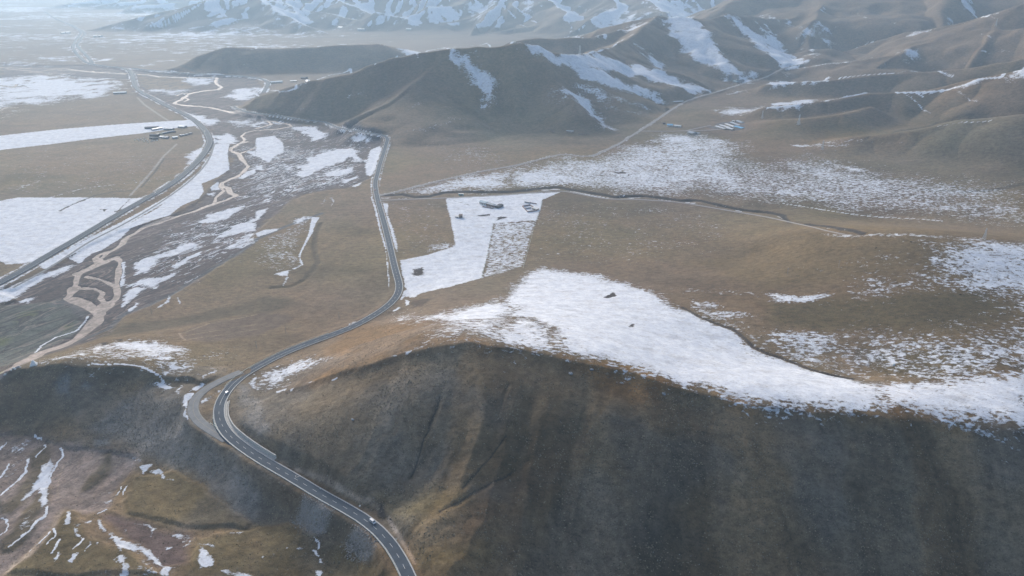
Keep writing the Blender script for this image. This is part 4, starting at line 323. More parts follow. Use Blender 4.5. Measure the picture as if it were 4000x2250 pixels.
(9.5,12,1,[(-630.9,759,2.8),(-629.3,772.9,3.1),(-627.6,786.8,3.2),(-625.8,800.7,3.2),(-624.2,814.6,3.3),(-622.8,828.5,3.3),(-621.9,842.5,3.4),(-621.4,856.5,3.4),(-621.2,870.5,3.5),(-621,884.5,3.5),(-620.6,898.5,3.5),(-620.1,912.5,3.6),(-619.6,926.5,3.6),(-619.1,940.5,3.6),(-618.8,954.5,3.6),(-618.5,968.5,3.6),(-618.3,982.5,3.5),(-618.1,996.5,3.5),(-617.9,1010.5,3.5),(-617.7,1024.5,3.5),(-617.5,1038.5,3.5),(-617.2,1052.5,3.4),(-616.8,1066.6,3.4),(-616.4,1080.6,3.4),(-615.8,1094.6,3.4),(-615.3,1108.6,3.3),(-614.6,1122.6,3.3),(-613.9,1136.5,3.3),(-613.1,1150.5,3.3),(-612.2,1164.5,3.3),(-611.2,1178.5,3.3),(-610.4,1192.5,3.3),(-609.9,1206.5,3.3),(-609.8,1220.5,3.3),(-610.1,1234.5,3.3),(-610.7,1248.4,3.3),(-611.6,1262.4,3.3),(-612.8,1276.4,3.3),(-614.1,1290.3,3.3),(-615.6,1304.3,3.3),(-617.3,1318.2,3.3),(-619.1,1332.1,3.3),(-621,1345.9,3.3),(-623,1359.8,3.3),(-625.1,1373.7,3.3),(-627.4,1387.5,3.3),(-629.8,1401.3,3.3),(-632.2,1415.1,3.3),(-634.9,1428.8,3.3),(-637.6,1442.6,3.3),(-640.5,1456.3,3.3),(-643.6,1470,3.2),(-646.8,1483.6,3.2),(-650.1,1497.2,3.2),(-653.6,1510.8,3.2),(-657.1,1524.3,3.1),(-660.8,1537.9,3.1),(-664.7,1551.3,3.1),(-668.7,1564.7,3),(-673.2,1578,3),(-678.1,1591.1,3),(-683.5,1604,3),(-689.3,1616.7,2.9),(-695.2,1629.4,2.9),(-701.2,1642.1,2.9),(-707.3,1654.7,2.9),(-713.4,1667.3,2.9),(-719.6,1679.9,2.9),(-726,1692.3,2.9),(-732.5,1704.7,2.9),(-739.3,1717,2.9),(-746.2,1729.2,2.9),(-753.2,1741.3,2.9),(-760.4,1753.3,2.9),(-767.6,1765.3,2.9),(-775,1777.3,2.9),(-782.4,1789.2,2.9),(-789.8,1801,2.9),(-797.3,1812.9,3),(-804.9,1824.6,3),(-812.6,1836.4,3),(-820.3,1848,3),(-828.2,1859.6,3),(-836.2,1871.1,3),(-844.4,1882.5,3),(-852.7,1893.8,3),(-861.1,1905,3),(-869.6,1916.1,3),(-878.2,1927.2,3),(-886.9,1938.2,3),(-895.6,1949.1,3),(-904.5,1960,2.9),(-913.3,1970.9,2.9),(-922.2,1981.7,2.9),(-931.1,1992.5,2.9),(-940,2003.4,2.9),(-948.8,2014.3,2.9),(-957.5,2025.2,2.8),(-966.2,2036.2,2.8),(-974.9,2047.2,2.8),(-983.5,2058.3,2.8),(-992,2069.4,2.8),(-1000.6,2080.5,2.7),(-1009.1,2091.6,2.7),(-1017.6,2102.8,2.7),(-1026.1,2113.9,2.7),(-1034.5,2125.1,2.7),(-1043,2136.2,2.6),(-1051.5,2147.4,2.6),(-1060,2158.5,2.6),(-1068.5,2169.7,2.6),(-1077,2180.8,2.5),(-1085.6,2191.8,2.5),(-1094.2,2202.9,2.5),(-1102.9,2213.9,2.5),(-1111.5,2225,2.5),(-1120.1,2236,2.4),(-1128.7,2247.1,2.4),(-1137.3,2258.2,2.4),(-1145.7,2269.3,2.4),(-1154.1,2280.6,2.4),(-1162.4,2291.9,2.3),(-1170.6,2303.3,2.3),(-1178.6,2314.7,2.3),(-1186.5,2326.3,2.3),(-1194.3,2337.9,2.3),(-1202,2349.6,2.3),(-1209.6,2361.4,2.2),(-1217,2373.3,2.2),(-1224.4,2385.2,2.2),(-1231.6,2397.2,2.2),(-1238.8,2409.3,2.2),(-1245.8,2421.4,2.2),(-1252.8,2433.5,2.2),(-1259.7,2445.7,2.2),(-1266.5,2458,2.2),(-1273.2,2470.3,2.1),(-1279.8,2482.7,2.1),(-1286.3,2495,2.1),(-1292.8,2507.5,2.1),(-1299.2,2519.9,2.1),(-1305.7,2532.3,2.1),(-1312.1,2544.8,2.1),(-1318.5,2557.3,2.1),(-1324.9,2569.7,2.1),(-1331.4,2582.1,2.1),(-1337.9,2594.6,2.1),(-1344.4,2607,2.1),(-1350.9,2619.4,2.1),(-1357.4,2631.8,2.1),(-1363.9,2644.2,2.1),(-1370.4,2656.6,2),(-1376.9,2669,2),(-1383.5,2681.4,2),(-1390,2693.8,2),(-1396.5,2706.2,2),(-1403.1,2718.6,2),(-1409.8,2730.9,2),(-1416.5,2743.2,2),(-1423.2,2755.5,2),(-1430.1,2767.7,2),(-1437,2779.9,2),(-1443.9,2792.1,2),(-1450.9,2804.2,1.9),(-1458,2816.3,1.9),(-1465.1,2828.3,1.9),(-1472.5,2840.3,1.9),(-1480.1,2852,1.9),(-1488,2863.6,1.9),(-1496.3,2874.9,1.9),(-1505.1,2885.7,1.9),(-1514.5,2896,1.9),(-1524.5,2905.7,1.9),(-1535.1,2914.7,1.9),(-1546.2,2923.3,1.9),(-1557.4,2931.6,1.9),(-1568.9,2939.7,1.9),(-1580.4,2947.7,1.9),(-1592.1,2955.4,1.9),(-1603.8,2963.1,1.9),(-1615.5,2970.8,1.9),(-1627.3,2978.4,1.9),(-1638.9,2986.1,1.9),(-1650.6,2994,1.9),(-1662.1,3001.9,1.9),(-1673.5,3010.1,1.9),(-1684.8,3018.4,1.9),(-1695.9,3026.8,1.9),(-1707,3035.5,2),(-1717.9,3044.2,2),(-1728.6,3053.2,2),(-1739.1,3062.5,2),(-1749.4,3072,2),(-1759.3,3081.9,2),(-1768.9,3092,2),(-1778.2,3102.5,2),(-1787.2,3113.2,2),(-1795.9,3124.2,2),(-1804.4,3135.4,2.1),(-1812.6,3146.7,2.1),(-1820.6,3158.2,2.1),(-1828.5,3169.8,2.1),(-1836.4,3181.4,2.1),(-1844.2,3193,2.1),(-1852,3204.6,2.1),(-1859.9,3216.2,2.1),(-1867.7,3227.8,2.1),(-1875.6,3239.4,2.2),(-1883.5,3251,2.2),(-1891.4,3262.6,2.2),(-1899.2,3274.2,2.2),(-1907.1,3285.8,2.2),(-1914.9,3297.4,2.2),(-1922.8,3309,2.2),(-1930.6,3320.6,2.3),(-1938.4,3332.3,2.3),(-1946.2,3343.9,2.3),(-1954,3355.6,2.3),(-1961.8,3367.2,2.3),(-1969.5,3378.9,2.4),(-1977.3,3390.6,2.4),(-1985,3402.3,2.4),(-1992.7,3414,2.5),(-2000.4,3425.7,2.5),(-2008,3437.4,2.5),(-2015.6,3449.2,2.6),(-2023.3,3460.9,2.6),(-2030.9,3472.7,2.6),(-2038.4,3484.5,2.7),(-2046,3496.3,2.7),(-2053.6,3508.1,2.8),(-2061.2,3519.9,2.8),(-2068.7,3531.7,2.9),(-2076.3,3543.5,2.9),(-2083.8,3555.3,3),(-2091.3,3567.1,3),(-2098.8,3578.9,3.1),(-2106.3,3590.8,3.1),(-2113.8,3602.6,3.2),(-2121.2,3614.5,3.2),(-2128.6,3626.4,3.3),(-2136,3638.3,3.3),(-2143.4,3650.2,3.4),(-2150.7,3662.2,3.4),(-2158,3674.1,3.5),(-2165.2,3686.1,3.5),(-2172.5,3698.1,3.6),(-2179.6,3710.2,3.6),(-2186.7,3722.2,3.7),(-2193.8,3734.3,3.7),(-2200.8,3746.5,3.8),(-2207.8,3758.6,3.8),(-2214.8,3770.8,3.9),(-2221.7,3783,3.9),(-2228.5,3795.2,4),(-2235.3,3807.5,4),(-2242,3819.7,4.1),(-2248.7,3832.1,4.1),(-2255.3,3844.4,4.2),(-2261.8,3856.8,4.2),(-2268.3,3869.2,4.2),(-2274.8,3881.7,4.3),(-2281.2,3894.1,4.3),(-2287.6,3906.6,4.4),(-2294,3919,4.4),(-2300.4,3931.5,4.5),(-2306.8,3944,4.5),(-2313.2,3956.5,4.5),(-2319.6,3968.9,4.6),(-2325.9,3981.4,4.6),(-2332.3,3993.9,4.6),(-2338.6,4006.4,4.7),(-2345,4018.9,4.7),(-2351.3,4031.4,4.7),(-2357.6,4043.9,4.8),(-2363.9,4056.4,4.8),(-2370.2,4069,4.8),(-2376.5,4081.5,4.8),(-2382.7,4094,4.8),(-2389,4106.5,4.9),(-2395.2,4119.1,4.9),(-2401.5,4131.6,4.9),(-2407.7,4144.2,4.9),(-2414,4156.7,4.9),(-2420.2,4169.3,4.9),(-2426.4,4181.8,5),(-2432.7,4194.4,5),(-2438.9,4206.9,5),(-2445.1,4219.5,5),(-2451.4,4232,5),(-2457.6,4244.6,5),(-2463.8,4257.1,5),(-2470.1,4269.7,5),(-2476.3,4282.2,5),(-2482.5,4294.8,5),(-2488.7,4307.3,5),(-2495,4319.9,5),(-2501.2,4332.4,5),(-2507.5,4345,5),(-2513.7,4357.5,5),(-2519.9,4370.1,5),(-2526.2,4382.6,5),(-2532.4,4395.1,5),(-2538.7,4407.7,5),(-2545,4420.2,5),(-2551.2,4432.7,5),(-2557.5,4445.3,5),(-2563.8,4457.8,5),(-2570.1,4470.3,5),(-2576.4,4482.8,5),(-2582.7,4495.3,4.9),(-2589,4507.9,4.9),(-2595.3,4520.4,4.9),(-2601.7,4532.8,4.9),(-2608,4545.3,4.9),(-2614.4,4557.8,4.9),(-2620.8,4570.3,4.9),(-2627.3,4582.7,4.9),(-2633.7,4595.1,4.9),(-2640.2,4607.6,4.9),(-2646.6,4620,4.9),(-2653.1,4632.4,4.9),(-2659.5,4644.9,4.9),(-2666,4657.3,4.9),(-2672.4,4669.8,4.9),(-2679,4682.1,4.9),(-2685.7,4694.4,4.9),(-2692.7,4706.6,4.9),(-2699.9,4718.6,4.9),(-2707.2,4730.5,4.9),(-2714.8,4742.3,4.9),(-2722.4,4754.1,4.9),(-2730,4765.8,4.9),(-2737.7,4777.6,4.9),(-2745.3,4789.3,4.8),(-2753,4801,4.8),(-2760.6,4812.8,4.8),(-2768.3,4824.5,4.7),(-2775.9,4836.3,4.7),(-2783.6,4848,4.7),(-2791.3,4859.7,4.6),(-2799,4871.4,4.6),(-2806.7,4883.1,4.5),(-2814.3,4894.9,4.4),(-2822.1,4906.6,4.4),(-2829.8,4918.3,4.3),(-2837.5,4929.9,4.3),(-2845.2,4941.6,4.3),(-2853,4953.3,4.2),(-2860.7,4965,4.2),(-2868.4,4976.7,4.1),(-2876.2,4988.3,4.1),(-2884,5000,4.1),(-2891.7,5011.7,4),(-2899.5,5023.3,4),(-2907.3,5035,4),(-2915.1,5046.6,4),(-2922.9,5058.3,4),(-2930.7,5069.9,3.9),(-2938.5,5081.5,3.9),(-2946.3,5093.2,3.9),(-2954.1,5104.8,3.9),(-2962,5116.4,3.9),(-2969.8,5128,3.9),(-2977.6,5139.6,3.9),(-2985.5,5151.2,3.8),(-2993.3,5162.8,3.8),(-3001.2,5174.4,3.8),(-3009.1,5186,3.8),(-3017,5197.6,3.8),(-3024.8,5209.2,3.8),(-3032.7,5220.8,3.8),(-3040.6,5232.3,3.7),(-3048.6,5243.9,3.7),(-3056.5,5255.5,3.7),(-3064.4,5267,3.7),(-3072.3,5278.6,3.7),(-3080.3,5290.1,3.7),(-3088.2,5301.6,3.6),(-3096.2,5313.2,3.6),(-3104.2,5324.7,3.6),(-3112.1,5336.2,3.6),(-3120.1,5347.7,3.6),(-3128.1,5359.2,3.5),(-3136.1,5370.7,3.5),(-3144.2,5382.2,3.5),(-3152.2,5393.7,3.5),(-3160.2,5405.2,3.5),(-3168.3,5416.6,3.4),(-3176.4,5428.1,3.4),(-3184.5,5439.5,3.4),(-3192.6,5451,3.4),(-3200.7,5462.4,3.4),(-3208.8,5473.8,3.3),(-3217,5485.2,3.3),(-3225.1,5496.6,3.3),(-3233.3,5508,3.3),(-3241.5,5519.3,3.3),(-3249.7,5530.7,3.3),(-3257.9,5542,3.2),(-3266.1,5553.4,3.2),(-3274.3,5564.7,3.2),(-3282.6,5576.1,3.2),(-3290.8,5587.4,3.2),(-3299.1,5598.7,3.2),(-3307.3,5610,3.2),(-3315.6,5621.4,3.1),(-3323.9,5632.7,3.1),(-3332.1,5644,3.1),(-3340.4,5655.3,3.1),(-3348.7,5666.6,3.1),(-3357,5677.9,3.1),(-3365.3,5689.2,3),(-3373.6,5700.5,3),(-3381.9,5711.8,3),(-3390.2,5723.1,3),(-3398.5,5734.4,3),(-3406.8,5745.6,3),(-3415.1,5756.9,3),(-3423.4,5768.2,2.9),(-3431.7,5779.5,2.9),(-3440,5790.8,2.9),(-3448.3,5802.1,2.9),(-3456.6,5813.4,2.9),(-3464.9,5824.6,2.8),(-3473.2,5835.9,2.8),(-3481.5,5847.2,2.8),(-3489.8,5858.5,2.8),(-3498.1,5869.8,2.8),(-3506.4,5881.1,2.7),(-3514.6,5892.4,2.7),(-3522.9,5903.7,2.7),(-3531.2,5915,2.7),(-3539.5,5926.3,2.6),(-3547.7,5937.6,2.6),(-3556,5949,2.6),(-3564.2,5960.3,2.6),(-3572.5,5971.6,2.5),(-3580.7,5983,2.5),(-3589,5994.3,2.5),(-3597.2,6005.6,2.5),(-3605.4,6017,2.5),(-3613.6,6028.4,2.5),(-3621.8,6039.7,2.4),(-3630,6051.1,2.4),(-3638.1,6062.5,2.4),(-3646.3,6073.9,2.4),(-3654.4,6085.3,2.4),(-3662.5,6096.7,2.4),(-3670.7,6108.1,2.4),(-3678.7,6119.6,2.4),(-3686.8,6131,2.3),(-3694.9,6142.5,2.3),(-3702.9,6154,2.3),(-3710.9,6165.4,2.3),(-3718.9,6176.9,2.3),(-3726.9,6188.4,2.3),(-3734.9,6200,2.3),(-3742.9,6211.5,2.2),(-3750.9,6223,2.2),(-3758.8,6234.6,2.2),(-3766.7,6246.1,2.2),(-3774.7,6257.7,2.2),(-3782.6,6269.2,2.1),(-3790.5,6280.8,2.1),(-3798.4,6292.4,2.1),(-3806.2,6304,2.1),(-3814.1,6315.6,2),(-3821.9,6327.2,2),(-3829.8,6338.8,2),(-3837.6,6350.4,2),(-3845.4,6362,2),(-3853.3,6373.7,1.9),(-3861.1,6385.3,1.9),(-3868.9,6396.9,1.9),(-3876.7,6408.6,1.9),(-3884.5,6420.2,1.9),(-3892.3,6431.9,1.9),(-3900,6443.5,1.8),(-3907.8,6455.2,1.8),(-3915.6,6466.8,1.8),(-3923.4,6478.5,1.8),(-3931.1,6490.1,1.8),(-3938.9,6501.8,1.8),(-3946.7,6513.5,1.8),(-3954.4,6525.1,1.8),(-3962.2,6536.8,1.8),(-3970,6548.4,1.8),(-3977.8,6560.1,1.8),(-3985.5,6571.8,1.8),(-3993.3,6583.4,1.8),(-4001.1,6595.1,1.8),(-4008.9,6606.7,1.8),(-4016.7,6618.3,1.8),(-4024.5,6630,1.8),(-4032.3,6641.6,1.8),(-4040.1,6653.2,1.8),(-4048,6664.8,1.8),(-4055.8,6676.5,1.8),(-4063.7,6688.1,1.8),(-4071.6,6699.7,1.8),(-4079.4,6711.2,1.8),(-4087.3,6722.8,1.9),(-4095.2,6734.4,1.9),(-4103.1,6746,1.9),(-4111,6757.5,1.9),(-4118.9,6769.1,1.9),(-4126.8,6780.7,1.9),(-4134.7,6792.2,1.9),(-4142.7,6803.8,1.9),(-4150.6,6815.4,1.9),(-4158.5,6826.9,1.9),(-4166.4,6838.5,1.9),(-4174.3,6850,1.9),(-4182.3,6861.6,1.9),(-4190.2,6873.1,2),(-4198.1,6884.7,2),(-4206.1,6896.2,2),(-4214,6907.8,2),(-4222,6919.3,2),(-4229.9,6930.9,2),(-4237.8,6942.4,2),(-4245.8,6953.9,2),(-4253.7,6965.5,2),(-4261.7,6977,2),(-4269.6,6988.6,2),(-4277.6,7000.1,2),(-4285.5,7011.6,2),(-4293.5,7023.2,2),(-4301.4,7034.7,2),(-4309.4,7046.2,2),(-4317.3,7057.8,2),(-4325.3,7069.3,2),(-4333.3,7080.9,2),(-4341.2,7092.4,2),(-4349.2,7103.9,2),(-4357.1,7115.5,2),(-4365.1,7127,2),(-4373,7138.5,2),(-4381,7150.1,2),(-4388.9,7161.6,2),(-4396.8,7173.2,2),(-4404.8,7184.7,2),(-4412.7,7196.3,2),(-4420.7,7207.8,2),(-4428.6,7219.3,2)]),
(9.5,14,1,[(-1746,3082.4,2),(-1753.4,3094.3,2),(-1760.8,3106.2,2),(-1768.2,3118.1,2),(-1775.6,3130.1,2),(-1782.9,3142,2),(-1790.3,3153.9,2.1),(-1797.7,3165.9,2.1),(-1805,3177.8,2.1),(-1812.4,3189.7,2.1),(-1819.8,3201.7,2.1),(-1827.1,3213.6,2.1),(-1834.5,3225.5,2.1),(-1841.9,3237.4,2.1),(-1849.3,3249.3,2.1),(-1856.8,3261.2,2.1),(-1864.2,3273.1,2.1),(-1871.7,3285,2.2),(-1879.2,3296.8,2.2),(-1886.7,3308.7,2.2),(-1894.2,3320.5,2.2),(-1901.8,3332.3,2.2),(-1909.3,3344.1,2.3),(-1916.9,3355.9,2.3),(-1924.6,3367.7,2.3),(-1932.2,3379.5,2.3),(-1939.9,3391.2,2.4),(-1947.6,3402.9,2.4),(-1955.3,3414.6,2.4),(-1963,3426.4,2.5),(-1970.7,3438.1,2.5),(-1978.5,3449.8,2.6),(-1986.2,3461.5,2.6),(-1994,3473.1,2.6),(-2001.7,3484.8,2.7),(-2009.5,3496.5,2.7),(-2017.2,3508.2,2.8),(-2025,3519.9,2.8),(-2032.8,3531.6,2.9),(-2040.5,3543.2,2.9),(-2048.3,3554.9,3),(-2056,3566.6,3),(-2063.8,3578.3,3.1),(-2071.5,3590,3.1),(-2079.3,3601.7,3.2),(-2087,3613.4,3.2),(-2094.7,3625.1,3.3),(-2102.4,3636.8,3.3),(-2110.1,3648.6,3.4),(-2117.7,3660.3,3.4),(-2125.4,3672.1,3.5),(-2133,3683.9,3.5),(-2140.6,3695.7,3.6),(-2148.1,3707.5,3.6),(-2155.7,3719.3,3.7),(-2163.3,3731.1,3.7),(-2170.8,3742.9,3.8),(-2178.4,3754.7,3.8),(-2185.9,3766.6,3.9),(-2193.4,3778.4,3.9),(-2200.8,3790.4,4),(-2208.1,3802.3,4.1),(-2215.3,3814.3,4.1),(-2222.5,3826.4,4.2),(-2229.5,3838.5,4.2),(-2236.5,3850.7,4.3),(-2243.3,3862.9,4.3),(-2250.1,3875.2,4.4),(-2256.9,3887.5,4.4),(-2263.5,3899.9,4.5),(-2270.1,3912.2,4.5),(-2276.6,3924.6,4.6),(-2283.1,3937.1,4.6),(-2289.5,3949.6,4.6),(-2295.9,3962.1,4.7),(-2302.2,3974.6,4.7),(-2308.5,3987.1,4.8),(-2314.7,3999.7,4.8),(-2321,4012.3,4.8),(-2327.2,4024.8,4.8),(-2333.3,4037.4,4.9),(-2339.5,4050,4.9),(-2345.7,4062.6,4.9),(-2351.8,4075.2,4.9),(-2358,4087.8,5),(-2364.2,4100.4,5),(-2370.3,4113,5),(-2376.5,4125.6,5),(-2382.7,4138.2,5),(-2388.8,4150.8,5),(-2395,4163.4,5.1),(-2401.2,4176,5.1),(-2407.4,4188.5,5.1),(-2413.6,4201.1,5.1),(-2419.8,4213.7,5.1),(-2425.9,4226.3,5.1),(-2432,4239,5.1),(-2438.2,4251.6,5.1),(-2444.3,4264.2,5.1),(-2450.4,4276.8,5.1),(-2456.5,4289.5,5.1),(-2462.6,4302.1,5.1),(-2468.7,4314.7,5.1),(-2474.8,4327.3,5.1),(-2480.9,4340,5.1),(-2487,4352.6,5.1),(-2493.1,4365.2,5.1),(-2499.2,4377.9,5.1),(-2505.3,4390.5,5.1),(-2511.4,4403.1,5.1),(-2517.6,4415.7,5.1),(-2523.7,4428.3,5),(-2529.9,4440.9,5),(-2536.1,4453.5,5),(-2542.3,4466.1,5),(-2548.5,4478.6,5),(-2554.8,4491.2,5),(-2561.1,4503.7,5),(-2567.4,4516.2,5),(-2573.8,4528.7,4.9),(-2580.2,4541.2,4.9),(-2586.7,4553.6,4.9),(-2593.3,4566,4.9),(-2599.8,4578.4,4.9),(-2606.5,4590.8,4.9),(-2613.2,4603.1,4.9),(-2620,4615.4,4.9),(-2626.9,4627.6,5),(-2633.9,4639.7,5),(-2641,4651.8,5),(-2648.3,4663.8,5.1),(-2655.6,4675.7,5.2),(-2663.1,4687.6,5.2),(-2670.7,4699.4,5.3),(-2678.2,4711.2,5.4),(-2685.9,4723,5.5),(-2693.5,4734.8,5.5),(-2701.1,4746.5,5.6),(-2708.8,4758.3,5.6),(-2716.4,4770,5.6),(-2724.1,4781.8,5.6),(-2731.8,4793.5,5.6),(-2739.6,4805.2,5.6),(-2747.3,4816.8,5.5),(-2755.1,4828.5,5.4),(-2762.9,4840.2,5.3),(-2770.7,4851.8,5.2),(-2778.6,4863.5,5.1),(-2786.4,4875.1,5),(-2794.2,4886.7,4.9),(-2802.1,4898.3,4.7),(-2810,4909.9,4.6),(-2817.9,4921.5,4.5),(-2825.7,4933.1,4.4),(-2833.6,4944.7,4.3),(-2841.5,4956.3,4.3),(-2849.4,4967.9,4.2),(-2857.3,4979.5,4.2),(-2865.2,4991.1,4.1),(-2873.2,5002.7,4.1),(-2881.1,5014.2,4.1),(-2889,5025.8,4),(-2896.9,5037.4,4),(-2904.8,5049,4),(-2912.7,5060.5,4),(-2920.7,5072.1,4),(-2928.6,5083.7,4),(-2936.5,5095.3,3.9),(-2944.4,5106.9,3.9),(-2952.3,5118.4,3.9),(-2960.2,5130,3.9),(-2968.2,5141.6,3.9),(-2976.1,5153.2,3.9),(-2984,5164.7,3.9),(-2992,5176.3,3.8),(-2999.9,5187.8,3.8),(-3007.8,5199.4,3.8),(-3015.8,5211,3.8),(-3023.8,5222.5,3.8),(-3031.7,5234.1,3.8),(-3039.7,5245.6,3.7),(-3047.6,5257.1,3.7),(-3055.6,5268.7,3.7),(-3063.6,5280.2,3.7),(-3071.5,5291.8,3.7),(-3079.5,5303.3,3.7),(-3087.5,5314.9,3.7),(-3095.5,5326.4,3.6),(-3103.4,5337.9,3.6),(-3111.4,5349.5,3.6),(-3119.4,5361,3.6),(-3127.4,5372.5,3.6),(-3135.3,5384.1,3.5),(-3143.3,5395.6,3.5),(-3151.3,5407.2,3.5),(-3159.3,5418.7,3.5),(-3167.2,5430.2,3.4),(-3175.2,5441.8,3.4),(-3183.2,5453.3,3.4),(-3191.1,5464.9,3.4),(-3199.1,5476.4,3.3),(-3207.1,5487.9,3.3),(-3215,5499.5,3.2)]),
(4,8,0.4,[(-223.3,1155.6,5.9),(-213.9,1163.1,6.1),(-204.8,1170.7,6.2),(-195.9,1178.8,6.3),(-187.3,1187.2,6.4),(-178.8,1195.7,6.6),(-170.4,1204.2,6.7),(-161.9,1212.7,6.7),(-153.4,1221.2,6.8),(-144.8,1229.6,6.9),(-136.1,1237.9,7),(-127.3,1246.1,7.1),(-118.5,1254.2,7.2),(-109.6,1262.3,7.2),(-100.7,1270.3,7.3),(-91.7,1278.3,7.4),(-82.8,1286.3,7.4),(-73.8,1294.3,7.5),(-64.6,1302,7.6),(-55.2,1309.4,7.7),(-45.5,1316.4,7.7),(-35.5,1323,7.8),(-25.3,1329.4,7.9),(-15.2,1335.9,8),(-5.3,1342.6,8.1),(4.3,1349.8,8.2),(13.6,1357.4,8.2),(22.6,1365.3,8.3),(31.4,1373.4,8.4),(40.2,1381.7,8.5),(48.8,1390,8.6),(57.2,1398.5,8.7),(65.6,1407.1,8.8),(74,1415.7,8.9),(82.6,1423.9,9),(91.5,1430.9,9.1),(100.9,1435.2,9.2),(110.2,1435.5,9.3),(119.2,1431.8,9.3),(128,1425.7,9.4),(136.8,1420.4,9.5),(145.8,1418.2,9.5),(154.8,1420.4,9.6),(163.2,1426.5,9.7),(170.8,1435,9.7),(177.8,1444.6,9.8),(184.5,1454.6,9.9),(191,1464.7,10),(197.5,1474.8,10),(204,1484.8,10.1),(210.6,1494.9,10.2),(217,1505,10.3),(223.4,1515.2,10.4),(229.4,1525.6,10.6),(235.2,1536.1,10.7),(240.7,1546.8,10.8),(246,1557.5,10.9),(251.2,1568.4,11),(256.5,1579.1,11.2),(261.9,1589.9,11.3),(267.3,1600.6,11.4),(272.7,1611.3,11.5),(278.2,1622,11.6),(283.6,1632.7,11.7),(289,1643.4,11.8),(294.4,1654.2,11.9),(299.8,1664.9,12),(305.2,1675.6,12.1),(310.6,1686.4,12.2),(316,1697.1,12.3),(321.4,1707.8,12.4),(326.8,1718.5,12.5),(332.2,1729.3,12.6),(337.6,1740,12.7),(343,1750.8,12.8),(348.3,1761.5,13),(353.7,1772.3,13.1),(359,1783,13.2),(364.4,1793.8,13.3),(369.7,1804.5,13.5),(375,1815.3,13.6),(380.3,1826.1,13.8),(385.5,1836.9,14),(390.7,1847.7,14.2),(395.9,1858.6,14.3),(401,1869.4,14.5),(406.1,1880.3,14.6),(411.2,1891.2,14.7),(416.3,1902,14.8),(421.4,1912.9,14.8),(426.6,1923.8,14.8),(431.7,1934.6,14.8),(436.9,1945.5,14.7),(442.2,1956.3,14.7),(447.5,1967,14.7),(452.8,1977.8,14.8),(458.3,1988.5,15),(464,1999,15.2),(469.8,2009.5,15.5),(475.9,2019.9,15.8),(482.3,2030,16.2),(488.9,2040,16.6),(495.9,2049.8,17),(503.2,2059.3,17.4),(510.7,2068.7,17.8),(518.3,2078,18.1),(526,2087.2,18.4),(533.6,2096.5,18.7),(541.3,2105.7,18.9),(549.1,2114.9,19.1),(557,2123.9,19.2),(564.9,2132.9,19.4),(572.9,2141.9,19.5),(581,2150.8,19.6),(589.1,2159.7,19.7),(597.1,2168.6,19.9),(605.2,2177.5,20.1),(613.2,2186.4,20.4),(621.3,2195.3,20.7),(629.4,2204.1,21.1),(637.6,2212.9,21.5),(645.8,2221.7,22.1),(654.2,2230.3,22.7),(662.6,2238.8,23.5),(671.2,2247.2,24.3),(680,2255.4,25.1),(688.9,2263.5,26),(697.9,2271.4,27),(707.1,2279.2,27.9),(716.3,2286.8,28.8),(725.7,2294.4,29.8),(735.1,2301.9,30.7),(744.5,2309.3,31.7),(754,2316.6,32.6),(763.7,2323.7,33.7),(773.4,2330.7,34.8),(783.3,2337.6,36.1),(793.1,2344.5,37.4),(802.6,2351.8,38.8),(811.8,2359.4,40.2),(820.6,2367.5,41.7),(829,2376.1,43.1),(837,2385.1,44.5),(844.6,2394.3,45.8),(852,2403.8,46.9),(859.2,2413.4,47.9),(866.4,2423,48.8),(873.5,2432.7,49.6),(880.7,2442.3,50.3),(888.1,2451.8,51),(895.7,2461,51.8),(903.7,2469.9,52.6),(912.2,2478.3,53.5),(921.3,2486,54.6),(931,2492.9,55.7),(941.2,2499,56.9),(951.9,2504.6,58.2),(962.7,2509.6,59.8),(973.8,2514.2,61.2),(985,2518.4,62.5),(996.4,2522.2,63.6),(1007.9,2525.7,66.8)]),
